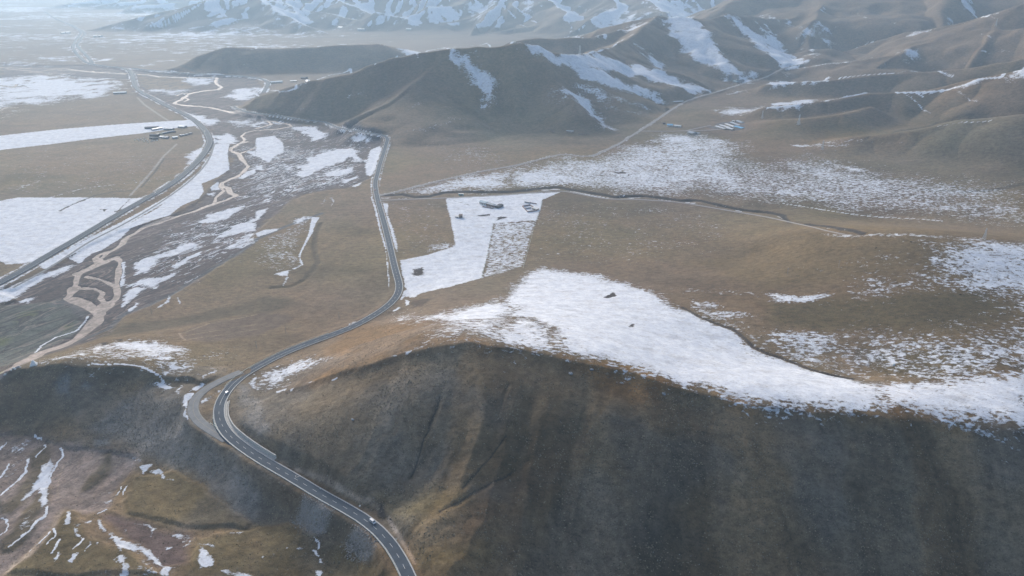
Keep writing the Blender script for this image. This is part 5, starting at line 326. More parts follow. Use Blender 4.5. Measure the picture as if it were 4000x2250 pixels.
(3,5,0.3,[(-217,1128.1,5.8),(-209,1128.6,6.1),(-201,1129.1,6.2),(-192.9,1129.7,6.3),(-184.9,1130.2,6.5),(-176.9,1130.8,6.6),(-168.9,1131.5,6.7),(-160.8,1132.1,6.8),(-152.8,1132.8,7),(-144.8,1133.5,7.1),(-136.8,1134.2,7.2),(-128.8,1135,7.2),(-120.8,1135.8,7.3),(-112.8,1136.7,7.4),(-104.8,1137.7,7.4),(-96.9,1138.8,7.5),(-88.9,1139.9,7.6),(-81,1141.1,7.6),(-73,1142.4,7.6),(-65.1,1143.6,7.7),(-57.1,1144.9,7.7),(-49.2,1146.2,7.8),(-41.2,1147.5,7.8),(-33.3,1148.7,7.9),(-25.4,1150,7.9),(-17.4,1151.4,7.9),(-9.5,1152.9,8),(-1.7,1154.6,8),(6.1,1156.5,8.1),(13.9,1158.5,8.1),(21.7,1160.6,8.1),(29.4,1162.8,8.2),(37.1,1165,8.2),(44.9,1167.2,8.3),(52.7,1169.2,8.3),(60.5,1171.1,8.4),(68.3,1172.6,8.4),(76.1,1173.3,8.5),(83.7,1172.6,8.5),(90.9,1170.3,8.6),(97.7,1166.6,8.6),(104.2,1162,8.7),(110.5,1157.1,8.8),(116.8,1152,8.8),(123.1,1147,8.9),(129.5,1142.2,9),(136.1,1137.6,9),(142.8,1133.2,9.1),(149.8,1129.3,9.2),(157,1126.2,9.2),(164.6,1124.1,9.3),(172.3,1123,9.4),(180.3,1122.7,9.4),(188.3,1122.6,9.5),(196.2,1122.2,9.6),(204.1,1121.1,9.6),(212,1119.6,9.7),(219.8,1117.7,9.8),(227.6,1115.7,9.8),(235.4,1113.9,9.9),(243.2,1112,9.9),(250.9,1109.9,10),(258.6,1107.5,10),(266,1104.5,10.1),(273.2,1101,10.1),(280.2,1097.1,10.2),(287,1092.8,10.2),(293.6,1088.3,10.3),(300.3,1083.8,10.4),(306.8,1079.1,10.5),(313.4,1074.5,10.6),(319.8,1069.7,10.7),(326.2,1064.8,10.9),(332.4,1059.7,11.2),(338.5,1054.4,11.5),(344.5,1049,11.9),(350.4,1043.6,12.3),(356.2,1038,12.9),(361.8,1032.3,13.5),(367.2,1026.3,14.2),(372.1,1020.1,15),(376.6,1013.4,15.9),(380.4,1006.5,17),(383.8,999.2,18.1),(386.6,991.7,19.3),(388.9,984,20.7),(390.9,976.3,22.1),(392.5,968.4,23.7),(393.8,960.5,25.3),(394.9,952.5,27),(395.7,944.5,28.8),(396.3,936.5,30.7),(396.7,928.5,32.6),(396.8,920.4,34.6),(396.6,912.4,36.6),(396.3,904.4,38.6),(395.9,896.3,40.7),(395.4,888.3,42.7),(394.9,880.3,44.8),(394.4,872.3,46.8),(394,864.2,48.7),(393.8,856.2,50.6),(393.9,848.2,52.4),(394.4,840.2,54.1),(395.6,832.4,55.9),(397.6,824.7,57.4),(400.4,817.2,58.7),(403.7,810,59.8),(407.3,802.8,62.6)]),
(3,6,0.4,[(296.5,1655.8,11.8),(308.4,1653.6,12.3),(320.3,1651.6,12.5),(332.3,1649.8,12.7),(344.4,1648.4,13),(356.4,1647.5,13.3),(368.5,1646.9,13.5),(380.7,1646.6,13.8),(392.8,1646.4,14.1),(404.9,1646.2,14.5),(417.1,1646,14.8),(429.2,1645.9,15.2),(441.3,1646,15.6),(453.4,1646.5,15.9),(465.4,1647.6,16.4),(477.4,1649.1,16.9),(489.4,1651,17.3),(501.3,1653,17.7),(513.3,1654.9,18.9)]),
(3,6,0.4,[(401.7,1647.5,14.2),(411.4,1655.8,14.6),(421.3,1664,14.8),(431.3,1672,15),(441.5,1679.7,15.2),(451.9,1687.3,15.5),(462.3,1694.7,15.6),(472.8,1702.1,16)]),
(3,5,0.25,[(-602.7,784.3,1.4),(-601.3,794.3,1.5),(-600,804.3,1.6),(-598.7,814.4,1.6),(-597.6,824.4,1.6),(-596.7,834.4,1.6),(-596.1,844.5,1.6),(-595.8,854.6,1.6),(-595.8,864.6,1.6),(-596,874.7,1.6),(-596.3,884.8,1.5),(-596.6,894.9,1.5),(-596.9,905,1.5),(-597.2,915.1,1.4),(-597.3,925.2,1.4),(-597.2,935.2,1.4),(-596.7,945.3,1.3),(-596,955.4,1.3),(-594.9,965.4,1.3),(-593.5,975.4,1.3),(-592,985.3,1.3),(-590.5,995.3,1.2),(-589.1,1005.3,1.2),(-588,1015.3,1.2),(-587,1025.4,1.2),(-586.2,1035.4,1.2),(-585.5,1045.5,1.2),(-584.9,1055.6,1.1),(-584.3,1065.6,1.1),(-583.8,1075.7,1.1),(-583.4,1085.8,1.1),(-583,1095.9,1.1),(-582.7,1106,1.1),(-582.5,1116.1,1.1),(-582.4,1126.1,1),(-582.4,1136.2,1),(-582.5,1146.3,1),(-582.6,1156.4,1),(-582.8,1166.5,1),(-583.1,1176.6,0.9),(-583.5,1186.7,0.9),(-583.9,1196.8,0.9),(-584.4,1206.8,0.9),(-584.9,1216.9,0.9),(-585.5,1227,0.9),(-586.2,1237,0.9),(-587,1247.1,0.9),(-587.8,1257.2,1),(-588.7,1267.2,1),(-589.8,1277.2,1),(-590.9,1287.3,1),(-592.1,1297.3,1.1),(-593.5,1307.3,1.1),(-594.9,1317.3,1.1),(-596.4,1327.3,1.2),(-598,1337.2,1.2),(-599.7,1347.2,1.2),(-601.5,1357.1,1.3),(-603.4,1367,1.3),(-605.4,1376.9,1.3),(-607.4,1386.8,1.4),(-609.6,1396.6,1.4),(-611.8,1406.5,1.4),(-614.1,1416.3,1.4),(-616.6,1426.1,1.4),(-619.1,1435.9,1.4),(-621.7,1445.6,1.4),(-624.4,1455.3,1.4),(-627.2,1465,1.4),(-630.1,1474.7,1.4),(-633.1,1484.3,1.3),(-636.2,1493.9,1.3),(-639.2,1503.6,1.3),(-642.3,1513.2,1.2),(-645.4,1522.8,1.2),(-648.5,1532.4,1.1),(-651.6,1542,1.1),(-654.7,1551.6,1),(-657.7,1561.2,1),(-660.7,1570.8,0.9)])],
'gullies': [
(2.4,5.5,[(-220.1,1156.4,5.5),(-183.7,1159.6,6.2),(-161.4,1141.7,6.4),(-137,1146.2,6.8),(-114.2,1169.5,6.8),(-80.5,1170.9,7.3),(0,1170,7.5),(51.4,1190.1,7.9),(77.6,1198.5,8.1),(102.1,1180,8.1),(149.8,1151.2,8.7),(170.7,1133.3,9),(186.2,1138.8,9),(214.5,1140.5,9.3),(245.1,1127.9,9.7),(274.1,1111.2,9.8),(290.9,1113.9,9.8),(306.3,1110.9,9.8),(332,1086.6,9.9),(363.1,1058.7,10.6),(393.2,1044.8,11.9),(408.3,1023.2,14.2),(396.9,962.4,23.8),(407,929.4,32.1),(411.8,880,46.2),(410.1,835.4,57.7),(418.7,802.4,63.6)]),
(0.8,1.5,[(-52.4,439.6,67.5),(-53.9,430.3,63.4),(-57.5,422.1,58.9),(-59.1,415.3,54.6),(-61.5,411.1,52.2),(-64,399.6,44.8),(-66,391.8,40),(-68.4,387.7,37.5)]),
(0.9,2,[(-0.4,383.8,43.9),(-8.3,377.5,43.2),(-24.3,368.8,40.6),(-33.5,360.8,39.3),(-45.6,353.2,38)]),
(0.7,1.4,[(-3.8,407.3,57.5),(-11.9,396.4,51.4),(-21.6,384.5,46.6),(-27.3,377.5,44),(-32.2,371,42)]),
(0.6,1.4,[(-2.2,446.7,73.2),(-6.4,432.1,68.2),(-10.5,420.8,63.2),(-17.9,409.9,58.5)]),
(1.2,4,[(-289.3,782.7,1.8),(-266.3,782.3,3),(-254.9,806.9,2.9),(-253.4,859.8,2.7),(-273.2,916.7,1.8),(-286.4,979.6,1.2),(-290.2,1024.5,1.1)]),
(1.5,4,[(712.3,1423.4,43.9),(836,1548,33.4),(953.6,1607.8,38.9),(1019.1,1592,59.4)]),
(1.1,2,[(176.4,662,33.1),(186.8,637.7,34.8),(202.5,615.4,36.2),(212.2,605.6,36.9),(216.7,589.1,37.1),(220.2,570.2,36.9),(228.9,556.5,37.3),(237.8,549,37.5),(248.7,538,37.8),(254.3,526.5,39.6),(264.5,514.9,41.7),(280.6,504.7,43)]),
(0.9,2.2,[(13.4,392.2,49.6),(3.3,386.9,44.7),(-5,380.8,43.8)]),
(0.6,1.5,[(128.5,370.2,22.9),(113.9,361.8,17.9),(99.6,353.4,13.2),(92.2,345.8,8)]),
(0.7,2.2,[(-80.3,360.4,26.6),(-73.9,348.5,27.7),(-67.8,337.2,28.6),(-62.3,327.4,28.6),(-57.7,319.9,28.2)]),
(0.7,2.2,[(-153.5,408.7,27.5),(-128.1,392.7,30.8),(-112.2,381.6,29.9),(-100.9,374.7,28.2),(-94.1,373.9,28.9),(-88,368.7,27.6)])],
'steps': [
(-1.8,3,[(-2129.3,3080.5),(-1973.5,3029.1),(-1770.9,3030.5),(-1737.6,3082.2),(-1535.8,2966),(-1183,2695.8),(-925.9,2658.8),(-907.2,2602.1),(-817.9,2410.5),(-783.7,2283.6),(-783.2,2033.4),(-668.7,1879.9),(-463.9,1781.1),(-295.8,1598.5),(-280.5,1568.9),(-263.6,1379.5),(-255.5,1279.4),(-291,1205.2),(-339.8,1191.6),(-370.3,1147.4),(-373.7,1050.6),(-377.5,991.8),(-367.8,910),(-384.4,846.7),(-398.1,788),(-406,764.9),(-430,707.3),(-420,658.1),(-429,629.1),(-447.9,576.3),(-453.4,544.4),(-486.3,536.9),(-612,707),(-589,739.3),(-574.6,752.7),(-614,777.9),(-599,832),(-592.1,934.9),(-577.8,989.4),(-533.8,1055.2),(-523.2,1156.6),(-544.5,1339.2),(-627.1,1572.1),(-661.7,1570.5),(-735,1730.4),(-962.4,2027.6),(-1157,2258.9),(-1342.3,2605.2),(-1549.1,2631.3),(-1735.7,2765.8),(-1809.6,2682.7),(-1816.9,2605.6)]),
(-1.2,2,[(-446.1,486.4),(-395.3,487),(-373.6,478.6),(-357.7,473.4),(-338.3,467.2),(-301.1,462),(-294.4,457.6),(-293.3,439.7),(-291.8,414.5),(-289.2,400.3),(-300.7,395.5),(-318.2,396.9),(-315.8,379),(-320.1,337.4),(-333.4,323.7)]),
(1.6,2,[(-281.6,407.4),(-287.5,438.6),(-257.6,438.2),(-225.6,415.8),(-203.4,395.4),(-181.8,382.4),(-183.4,377.1),(-220.4,376.4),(-269.2,391.8)]),
(1.6,2,[(-209,365.1),(-175,377.3),(-159.3,330),(-200.4,328.7),(-207.1,349.4)]),
(1.6,2,[(-175.3,378.2),(-150.3,376.4),(-132.6,363.9),(-107.4,351.8),(-84.7,333.5),(-69.5,316.4),(-159.3,330)]),
(1.6,2,[(-315.4,376.1),(-314.1,397.1),(-282.9,366.3),(-258.5,358),(-220.9,333),(-318.6,335.1),(-317,351.6)]),
(0.9,1.6,[(-375.8,476.7),(-366.7,466.3),(-360.8,440.3),(-357.1,423.4),(-351.3,399.8),(-351.1,388.9),(-359.4,390.6),(-375,413.5),(-366.6,407.5),(-371.9,431.2),(-373.3,443.1),(-386.2,466.8)]),
(0.9,1.6,[(-351.8,423.3),(-345,423.2),(-328.5,394.3),(-327.6,374),(-330.7,357.8),(-336.3,356.2),(-345.3,369.8),(-341.5,374.3),(-344.6,395)]),
(0.9,1.6,[(-324,437.4),(-325.1,458.6),(-319.5,463.5),(-310.3,441.8),(-314.8,423.3),(-317.8,415.8)]),
(0.8,2.5,[(-620.9,736),(-589,739.3),(-542.9,748.1),(-524.4,750.3),(-501.9,736.8),(-479.8,723.6),(-474,723.3),(-468.2,706.3),(-463.8,670.9),(-470.9,607.5),(-455.8,567.5),(-469.5,566),(-492.1,556.9)]),
(-0.8,2,[(-292.4,395.8),(-275.1,389.8),(-249,379.6),(-213.8,368.8),(-214.3,365),(-205.3,345.1),(-223.3,341.2),(-237,354.2),(-268.4,370.7),(-281.6,382.4)])],
'water': [
(5,[(-602.3,1601.8),(-610.7,1581.1),(-613.5,1545.9),(-603.3,1511.8),(-577,1485.5),(-552.5,1433),(-520.1,1385),(-517.5,1332.2),(-515.1,1303.7),(-531.2,1262.2),(-523.8,1242.4),(-506.7,1229.7),(-490,1198.3),(-473.4,1180.7),(-480.3,1157.6),(-495,1134.5),(-510.1,1091.1),(-534.5,1056.5),(-554.9,1017.3),(-555.9,973.7),(-551.3,941.4),(-552,910.3),(-548.6,873.3),(-550.4,852.4),(-551.4,835.7),(-537.6,804.2),(-533.5,790.3)]),
(3,[(-560,1545.9),(-568.6,1522.3),(-577,1485.5)]),
(3.5,[(-523.8,1242.4),(-506.7,1210.7),(-504.7,1168.7),(-495,1134.5)]),
(7,[(-533.5,790.4),(-528.6,773.1),(-525.8,762),(-512.5,755),(-490,741.6),(-475.5,729.6),(-463.4,719.4)]),
(4,[(-526.7,884.5),(-518.9,877.3),(-502.5,836.6),(-480.7,791),(-471.8,773.5),(-465.8,759.3),(-465.5,742.9),(-463.4,719.4)]),
(8.5,[(-467.8,742.9),(-463.4,719.4),(-457.9,692.6),(-455.6,663.3),(-461.5,638.3),(-469.4,619.1),(-446.5,561.4),(-453.3,543.9)]),
(3,[(-534.8,826.2),(-517.7,819.9),(-501.9,808.5),(-480.7,791)]),
(3.5,[(-521.5,790.5),(-506.8,787.8),(-489.4,773.1),(-487.1,762.1),(-472.8,748.1)]),
(3,[(-508.6,756.5),(-492.8,750.9),(-480.1,740.2)]),
(5,[(-547.9,877),(-558.6,887.2),(-559.3,898.4),(-554.7,910.2)]),
(5,[(-553.2,832.3),(-546.1,849.2),(-539.3,873.1),(-531.7,891.8)]),
(7,[(-2060.6,2976),(-1913.5,2931.4),(-1775.2,2931),(-1623.7,2833.5),(-1429.7,2766.1),(-1353.9,2746.4),(-1288.1,2683.4),(-1166.5,2652.8),(-1065.5,2651.5),(-1027.7,2542),(-969.3,2436.7),(-956.8,2381.6),(-995.1,2355.5),(-1017.9,2294.5),(-1000.7,2216.8),(-985.4,2111.7),(-942.2,2078.1),(-860,2050.1),(-796.9,1993.9),(-667.2,1874.5)]),
(5,[(-1040.2,2259.2),(-1041.7,2298.9),(-1017.9,2294.5)]),
(4,[(-1002.6,2221.2),(-972.1,2184.3),(-971.3,2147.1)]),
(6,[(-2007.9,2931.1),(-1817.3,2838),(-1816.6,2901),(-1679.3,2864.7)]),
(5,[(-1865.9,2823.9),(-1714.7,2793.1),(-1647.4,2780.5)]),
(5,[(-1623.3,2854),(-1587.6,2809),(-1550.5,2839.7)]),
(4,[(-1679.5,2483.9),(-1649.6,2416.2),(-1722,2461.4)]),
(5,[(-1411.2,1989.2),(-1426.1,2037.4),(-1406,2045.4)]),
(4,[(-672.4,1892.3),(-635.3,1854.6),(-606.3,1800.8),(-628.1,1752.9)]),
(3.5,[(-647.2,1859.7),(-600.9,1824.4),(-561,1799.9),(-546.3,1774.4),(-575.7,1740.9),(-619.6,1727.1),(-638.1,1706.5),(-633,1661.2),(-613.6,1625),(-608.4,1580.9)])],
'snow': [
(0.66,26,[(466.2,751.4),(521.1,753.5),(626.9,770.6),(554.4,665.8),(487.9,657.6),(457.7,676.5),(447.7,705.5)]),
(0.46,20,[(367.2,701.1),(482.5,684.3),(556.9,669.6),(541.3,646),(406.4,654.4),(348.8,657.3)]),
(0.44,30,[(211.3,596.6),(356.2,589),(512.9,603.7),(421.5,469.6),(323.6,491.1),(262.4,535.2)]),
(0.58,24,[(495.6,708),(568,720.4),(624.8,736.3),(410.5,431.2),(370.8,428.8),(329.6,435.9),(381.8,492.6),(420.4,533.2),(461.2,587.5),(496.3,631.9),(499.5,677.4)]),
(0.44,60,[(234.3,1534.9),(421.9,1463.3),(533.8,1319.3),(639.2,1224.8),(751.8,1120),(840.1,1062.8),(751.1,934.6),(605.6,1021.4),(447.1,1078.1),(330.6,1112.7),(242.2,1158.2),(190.8,1221.5)]),
(0.3,30,[(319.5,653.3),(533.2,680.5),(518,656.2),(359,635.8)]),
(0.62,30,[(-1818,2695.2),(-1744.2,2779.3),(-1571.7,2671.3),(-1354.4,2597.9),(-1312.5,2505.5),(-1260,2372.6),(-1196,2269.3),(-1225,2211.6),(-1303.6,2137.3),(-1339.5,2070.3),(-1410.6,2052.6),(-1381.4,1944),(-1451.3,1928.9),(-1958.2,2656.7),(-1850.6,2656.8)]),
(0.9,25,[(-1744.7,2603.1),(-1584.4,2630.9),(-1425.4,2532.3),(-1372.7,2372.1),(-1429.2,2249.9),(-1474.2,2175.3)]),
(1,2,[(-1224,1603.1),(-1188.8,1651.9),(-1094.8,1728),(-1001.4,1779.8),(-876.5,1832.8),(-823.8,1847.1),(-777.6,1767.6),(-808.1,1760.9),(-862.7,1694.4),(-878.1,1677.3),(-961.6,1615.8),(-1015.4,1565.3),(-1092.2,1505),(-1130,1468.2)]),
(0.5,25,[(-1432,2020.9),(-1329.1,2053.1),(-1328.8,1988.8),(-1308.4,1856.7),(-1305.2,1828.5)]),
(0.6,60,[(-5694.9,8499.7),(-4869.5,8005.9),(-4441.6,7209.9),(-4650.6,7052.3),(-4331.1,6426.6)]),
(0.45,60,[(-3527.7,5913.4),(-2259.6,4940.4),(-2240.2,4891.5),(-3355.8,5747)]),
(0.4,60,[(-3244.5,4775.9),(-2919.5,4759.3),(-2815.9,4389.5),(-2949.2,4327.2)]),
(0.45,60,[(-2431.8,3540.1),(-2156.6,3655.5),(-2134.1,3598.2),(-2387.6,3473.1)]),
(0.5,60,[(-3674.8,5429.6),(-3439.4,5633.9),(-3260.8,5217.8),(-3476.7,5128.7)]),
(0.5,50,[(-2157.2,3726.8),(-1862.6,4071.1),(-1699.8,4206.6),(-1828.8,3994),(-2064,3737.6)]),
(0.5,40,[(-1883.9,3884.9),(-1652.5,3950.3),(-1671,3868.4)]),
(0.8,15,[(-1177.6,2619.1),(-1167.9,2656.3),(-1071.2,2637.8),(-1027.7,2542),(-1058.3,2472.5)]),
(0.9,12,[(-887.5,2238.5),(-891.1,2379.3),(-848.7,2423.5),(-793.9,2257),(-806,2162.5)]),
(0.95,8,[(-867.4,1920.9),(-859,1951.1),(-768,1867.3),(-750.5,1801.3),(-761.6,1773.8),(-791.6,1811.6)]),
(0.6,10,[(-752.9,1854.4),(-664.8,1865.7),(-632.2,1765.3),(-675.2,1764.9)]),
(1,5,[(-689.9,1673.4),(-679.1,1695.1),(-630,1629.6),(-623.7,1580.3),(-652.2,1568.8)]),
(0.65,15,[(-1171.3,2382.6),(-1038.4,2382.8),(-1042.7,2279.3),(-1081.1,2260.8)]),
(0.7,40,[(-2144.3,3304.8),(-2003.9,3384.8),(-1817.1,3083.7),(-2030.6,3225.9)]),
(0.8,20,[(-1837.3,3260.2),(-1746.1,3286.4),(-1710.7,3191.3),(-1780.2,3162.1)]),
(0.6,40,[(-2250.8,3265.2),(-1966,3153.4),(-1900.3,3028.4),(-2110.2,3051.2)]),
(0.7,20,[(-1555.9,3065.5),(-1515,3048.6),(-1510.4,3173.7),(-1471.3,3230.6),(-1464.5,3185.5),(-1478.5,3014.2),(-1499.6,2973.8)]),
(0.97,3,[(-871,1096.1),(-849.9,1136.9),(-834.8,1157),(-716,1157.3),(-611.1,1155.4),(-606.8,1121.7),(-617.9,1039.3),(-618.6,984.5),(-621.4,938.2),(-623.5,881.4),(-620.7,863.8),(-657.6,856.4),(-673.6,868.8),(-707.8,861.6)]),
(1,2.5,[(-657.4,1570.6),(-630.3,1580.1),(-596.6,1476.7),(-546.9,1350.6),(-547.1,1295.7),(-559.7,1248.2),(-536.1,1197.7),(-528.1,1156.3),(-540.1,1117.4),(-538.2,1065.1),(-555.7,1035.8),(-569,1000.9),(-563.9,961),(-567.4,913.6),(-572.7,905.8),(-569.8,869),(-590.7,883.3),(-591.7,909),(-588.9,955.2),(-581.3,1011.1),(-572,1105.5),(-582.6,1247.3),(-603.3,1382.5)]),
(0.8,10,[(-682.7,1463.9),(-681.5,1565.3),(-641.6,1470.1),(-622.9,1354.5),(-641.9,1371.7)]),
(0.85,5,[(-569.8,855.1),(-577.9,858.1),(-595.7,826.3),(-605.8,792.9),(-608.8,769.8),(-588.6,774.3),(-581.4,812.1),(-566.9,845.2)]),
(0.9,3,[(-614.5,853.6),(-605.2,959.7),(-595.1,1038.9),(-585.4,1172.4),(-597.8,1329.7),(-631.1,1474.5),(-623.5,1465.6),(-594.3,1344.8),(-572.1,1161.3),(-580.7,1025),(-588.8,941.4),(-599.2,842.7)]),
(0.85,5,[(-477.5,1037.4),(-478.5,1071.2),(-462.4,1112.9),(-437,1124.1),(-429.7,1102.6),(-443.6,1061.3),(-457.8,1037.6)]),
(0.92,5,[(-481,834),(-490.6,867.3),(-480.7,903.2),(-461.6,938),(-451.2,950.2),(-440.8,926.5),(-455.4,907.1),(-471,881.6),(-473.1,844.1)]),
(0.8,4,[(-446.3,861.5),(-437.3,896.4),(-427.1,911.2),(-424.1,900.2),(-433.8,871.9),(-438.2,851.8)]),
(0.88,5,[(-425.7,988),(-422.3,1023.6),(-400.5,1061),(-382.5,1006),(-402.4,988.3),(-416.4,967),(-419.9,942.2)]),
(0.6,6,[(-399.3,979.6),(-378.8,995.1),(-363.3,948.7),(-380.5,926.2),(-400,922.7)]),
(0.8,5,[(-475.2,796.9),(-464.4,812.4),(-438.7,838.3),(-432,828.7),(-436.5,792.1),(-470.2,791.6)]),
(0.9,4,[(-512.7,1297),(-502.4,1370.4),(-490,1332.8),(-499.2,1290)]),
(0.8,4,[(-566.5,1503.7),(-549.1,1512.8),(-531.5,1459.1)]),
(0.9,3,[(-535.5,1222.8),(-536.4,1266.5),(-515.8,1216.5),(-527.4,1210.1)]),
(0.8,4,[(-526.7,1186.8),(-515.8,1197.9),(-510.3,1174.4)]),
(0.27,40,[(-528.7,1009),(-498.2,1081.1),(-431.9,1156.3),(-360.6,940.5),(-400.1,806.5),(-466.5,791.6),(-498.7,870.6)]),
(0.95,3,[(-517.4,873.8),(-512.8,873.9),(-480.2,805.8),(-477.8,793.6)]),
(0.17,30,[(-1080.9,1488),(-934.7,1566.3),(-738.6,1570),(-633.5,1347.4),(-613.8,1161.2),(-829.8,1157.1),(-851.8,1139.7)]),
(0.4,12,[(-864.7,1204.1),(-901.6,1362.8),(-885.8,1355.5),(-842.4,1198.9)]),
(0.2,30,[(-1323.6,1856.4),(-1330.4,2036.7),(-1183.1,2249.3),(-1083.3,2167.4),(-833.1,1851.1),(-1101.7,1740),(-1192.6,1657.5)]),
(0.75,6,[(-616.5,782.2),(-585.8,789.1),(-584.7,764.3),(-586.3,745.6),(-609.7,736.3),(-630.7,767.9)]),
(0.6,4,[(-572.4,748.5),(-572.1,759.1),(-561.5,764.7),(-563.4,748.7)]),
(0.85,4,[(-447.8,737.5),(-463.5,773.4),(-460.5,791.7),(-445,792),(-447.2,759.6)]),
(0.9,3,[(-435.8,727),(-437.3,748.7),(-432.6,746.1),(-432.3,724.4)]),
(0.8,3,[(-405.6,723.5),(-402.2,750.9),(-409.2,771.5),(-401.1,759.2),(-398.6,745.5)]),
(0.9,2,[(-394.2,759.4),(-393.1,760.8),(-382.7,743.3),(-383.2,740.4)]),
(0.5,18,[(-429.5,557.4),(-418,574.9),(-419.9,614.6),(-401,625.1),(-384.3,631.3),(-353.6,629.6),(-336.1,617.8),(-321.5,607.4),(-309.2,601.5),(-305.2,588.3),(-288,580.5),(-288.5,566.3),(-288.3,538.7),(-307.6,539.4),(-311.7,541.5),(-322.4,547.2),(-332.3,550.5),(-345.3,550.5),(-374.2,547.5),(-409.2,547.3)]),
(0.85,12,[(-390,614.8),(-365.8,624.6),(-309.9,598.8),(-305.2,588.3),(-332.2,586.6),(-367.2,591.4)]),
(0.66,14,[(-316.1,562),(-288.7,571),(-289.4,551.7),(-307,540.2)]),
(0.3,12,[(-307.5,593.4),(-265,605.9),(-260.9,582),(-273.7,535.7)]),
(0.9,3,[(-315.1,536.1),(-307,537.6),(-293.1,527.7),(-302.5,526.9),(-311.6,531.7)]),
(0.7,3,[(-288.6,519.8),(-288.4,529.3),(-284.6,524.7),(-283,513.2)]),
(0.7,3,[(-272,535.8),(-266.9,551.1),(-264.8,550.2),(-269.9,535)]),
(1,1.5,[(-277.9,511.6),(-275.3,513.6),(-268.7,512),(-269.1,502.8),(-264.1,486.9),(-257.9,475.7),(-258.8,473.8),(-266,485.2),(-273.4,501.6)]),
(0.9,2,[(-274.7,516.5),(-270.9,527.8),(-266.6,528.2),(-266.2,524.7),(-269.1,515.1)]),
(0.55,3,[(-258.7,495.5),(-257.2,504.3),(-252.5,513.6),(-249.1,526.9),(-248.6,514.1),(-251.9,501.1),(-252.6,492.5)]),
(0.65,2,[(-238.9,471.7),(-245.1,492.2),(-248.5,509.3),(-250.4,523.5),(-249.1,522.2),(-246,503),(-236.4,471.5)]),
(0.5,3,[(-265.9,526.1),(-256.4,534.8),(-247.1,545.2),(-249.6,540.1),(-261.2,524.8)]),
(0.62,12,[(-227.9,547),(-215.1,557.6),(-198.4,568.7),(-164.9,548.7),(-162.7,537.3),(-174.8,538.4),(-185.2,531.1),(-191.5,516.6),(-209.2,517.5),(-218.7,520)]),
(0.8,4,[(-229.5,532.1),(-227.2,544.9),(-218.3,519.9),(-222.7,522.5)]),
(1,1.5,[(-197.2,504.8),(-190.1,506.7),(-187.2,503.3),(-194.3,501.1)]),
(1,1.5,[(-184.1,501.5),(-180.8,502),(-181.7,498.9)]),
(1,1.5,[(-145.6,495.6),(-138.5,496.3),(-139.9,494.3),(-144.1,494.4)]),
(0.8,2,[(-170.5,505.1),(-163.5,501.4),(-162.6,499.7)]),
(0.5,2.5,[(-97.1,491.2),(-84.1,490.4),(-73.1,491.5),(-60.5,492),(-60.2,489.5),(-71.9,488),(-83.7,487.4),(-95.1,489.1)]),
(0.8,2,[(-83.7,487.8),(-76.2,491),(-75.2,489.4),(-82,486.5)]),
(0.95,2,[(-126,749.4),(-121.9,761.8),(-117.7,739.6),(-118.6,729.4),(-122,737.5),(-123.7,725.6),(-125.6,723)]),
(0.9,2,[(-120,723.3),(-114.5,716.5),(-112.6,703.1),(-115.8,702.3)]),
(0.9,2,[(-129.9,693.3),(-124.8,703.1),(-121,700),(-126.7,693.7)]),
(0.55,2,[(-172.5,648.1),(-167.5,662.6),(-155.4,675.4),(-147.4,683.6),(-154.5,670.4),(-166.8,654.7)]),
(0.5,2,[(-212.3,577.4),(-206.7,583.6),(-205.2,581.8),(-210.8,575.6)]),
(0.97,10,[(-346.1,3738.9),(-311,3734.9),(-135.6,1934.8),(-96,1905.7),(-62.2,1876.7),(-44.1,1850.4),(-45.7,1797.4),(-55.7,1807.4),(-68.4,1817.8),(-93.7,1833.7),(-107.2,1864.1),(-134.2,1901.2),(-157.8,1915.1)]),
(0.55,12,[(-104.9,1943.5),(-81.1,1921.5),(-52.3,1888.1),(-54.6,1876.2),(-83.5,1912.3)]),
(0.9,5,[(-72.9,1795.8),(-67.8,1791.9),(-62.4,1773.9),(-67.4,1774.8)]),
(0.7,8,[(-65.6,1803.6),(-60.5,1797),(-55.3,1784.1),(-60.3,1789.7)]),
(0.9,10,[(-522.8,2970),(-434.7,3034.2),(-411.7,3567.6),(-246.4,1931.2),(-430.6,3002.6),(-470.5,3008)]),
(0.75,30,[(-1624.4,5032.3),(-1522.9,5253.7),(-1477.9,5128.2),(-1423.5,4960.9),(-1462.4,4803.7),(-1203.4,4626.1),(-1226.2,4619),(-1337.7,4677),(-1444.4,4701.6),(-1506,4799.9)]),
(0.8,25,[(-1304.4,5335.2),(-1229,5264.6),(-1210.1,5170),(-1274.2,5284.4)]),
(0.6,25,[(-1169.9,5315.2),(-1064.5,5188.3),(-958.1,5076),(-1060.1,5161.6)]),
(0.9,20,[(-874.1,4856.3),(-922.4,5293.2),(-848,5250.2),(-823.7,4857.5)]),
(0.85,20,[(-827.3,5248.6),(-661,4824.4),(-678.1,4806.1),(-746,4845.8)]),
(0.6,20,[(-830.8,4761.7),(-770.2,4783.2),(-720.1,4734.3),(-771,4697.5)]),
(0.6,25,[(-749,5364.2),(-663.8,5221.8),(-695.7,5254.5)]),
(0.6,25,[(-649.8,5355),(-557.1,5186),(-587.2,5154)]),
(0.75,30,[(-385.6,5150.1),(-250.2,5128.3),(-116.4,5101.7),(-114.7,5013.2),(-171.9,4758.7),(-218.3,4812.4),(-244.3,4972.4),(-314.3,5075.1)]),
(0.6,20,[(-1380.7,5100.6),(-1231.9,5022.7),(-1012.5,4903.5),(-1046.8,4909.7),(-1225.7,4992.1)]),
(0.42,8,[(-255.9,1601.6),(-207.6,1612.5),(-102.4,1698.7),(-103.9,1683.7),(-152.7,1626.2),(-205.4,1591.9)]),
(0.55,8,[(-241.8,1732.6),(-225.9,1763.8),(-210.8,1756.5),(-218.5,1737.1),(-231.6,1726.4)]),
(0.75,5,[(-436.5,1856.9),(-427.2,1864.1),(-408.4,1861.9),(-425.9,1855.4)]),
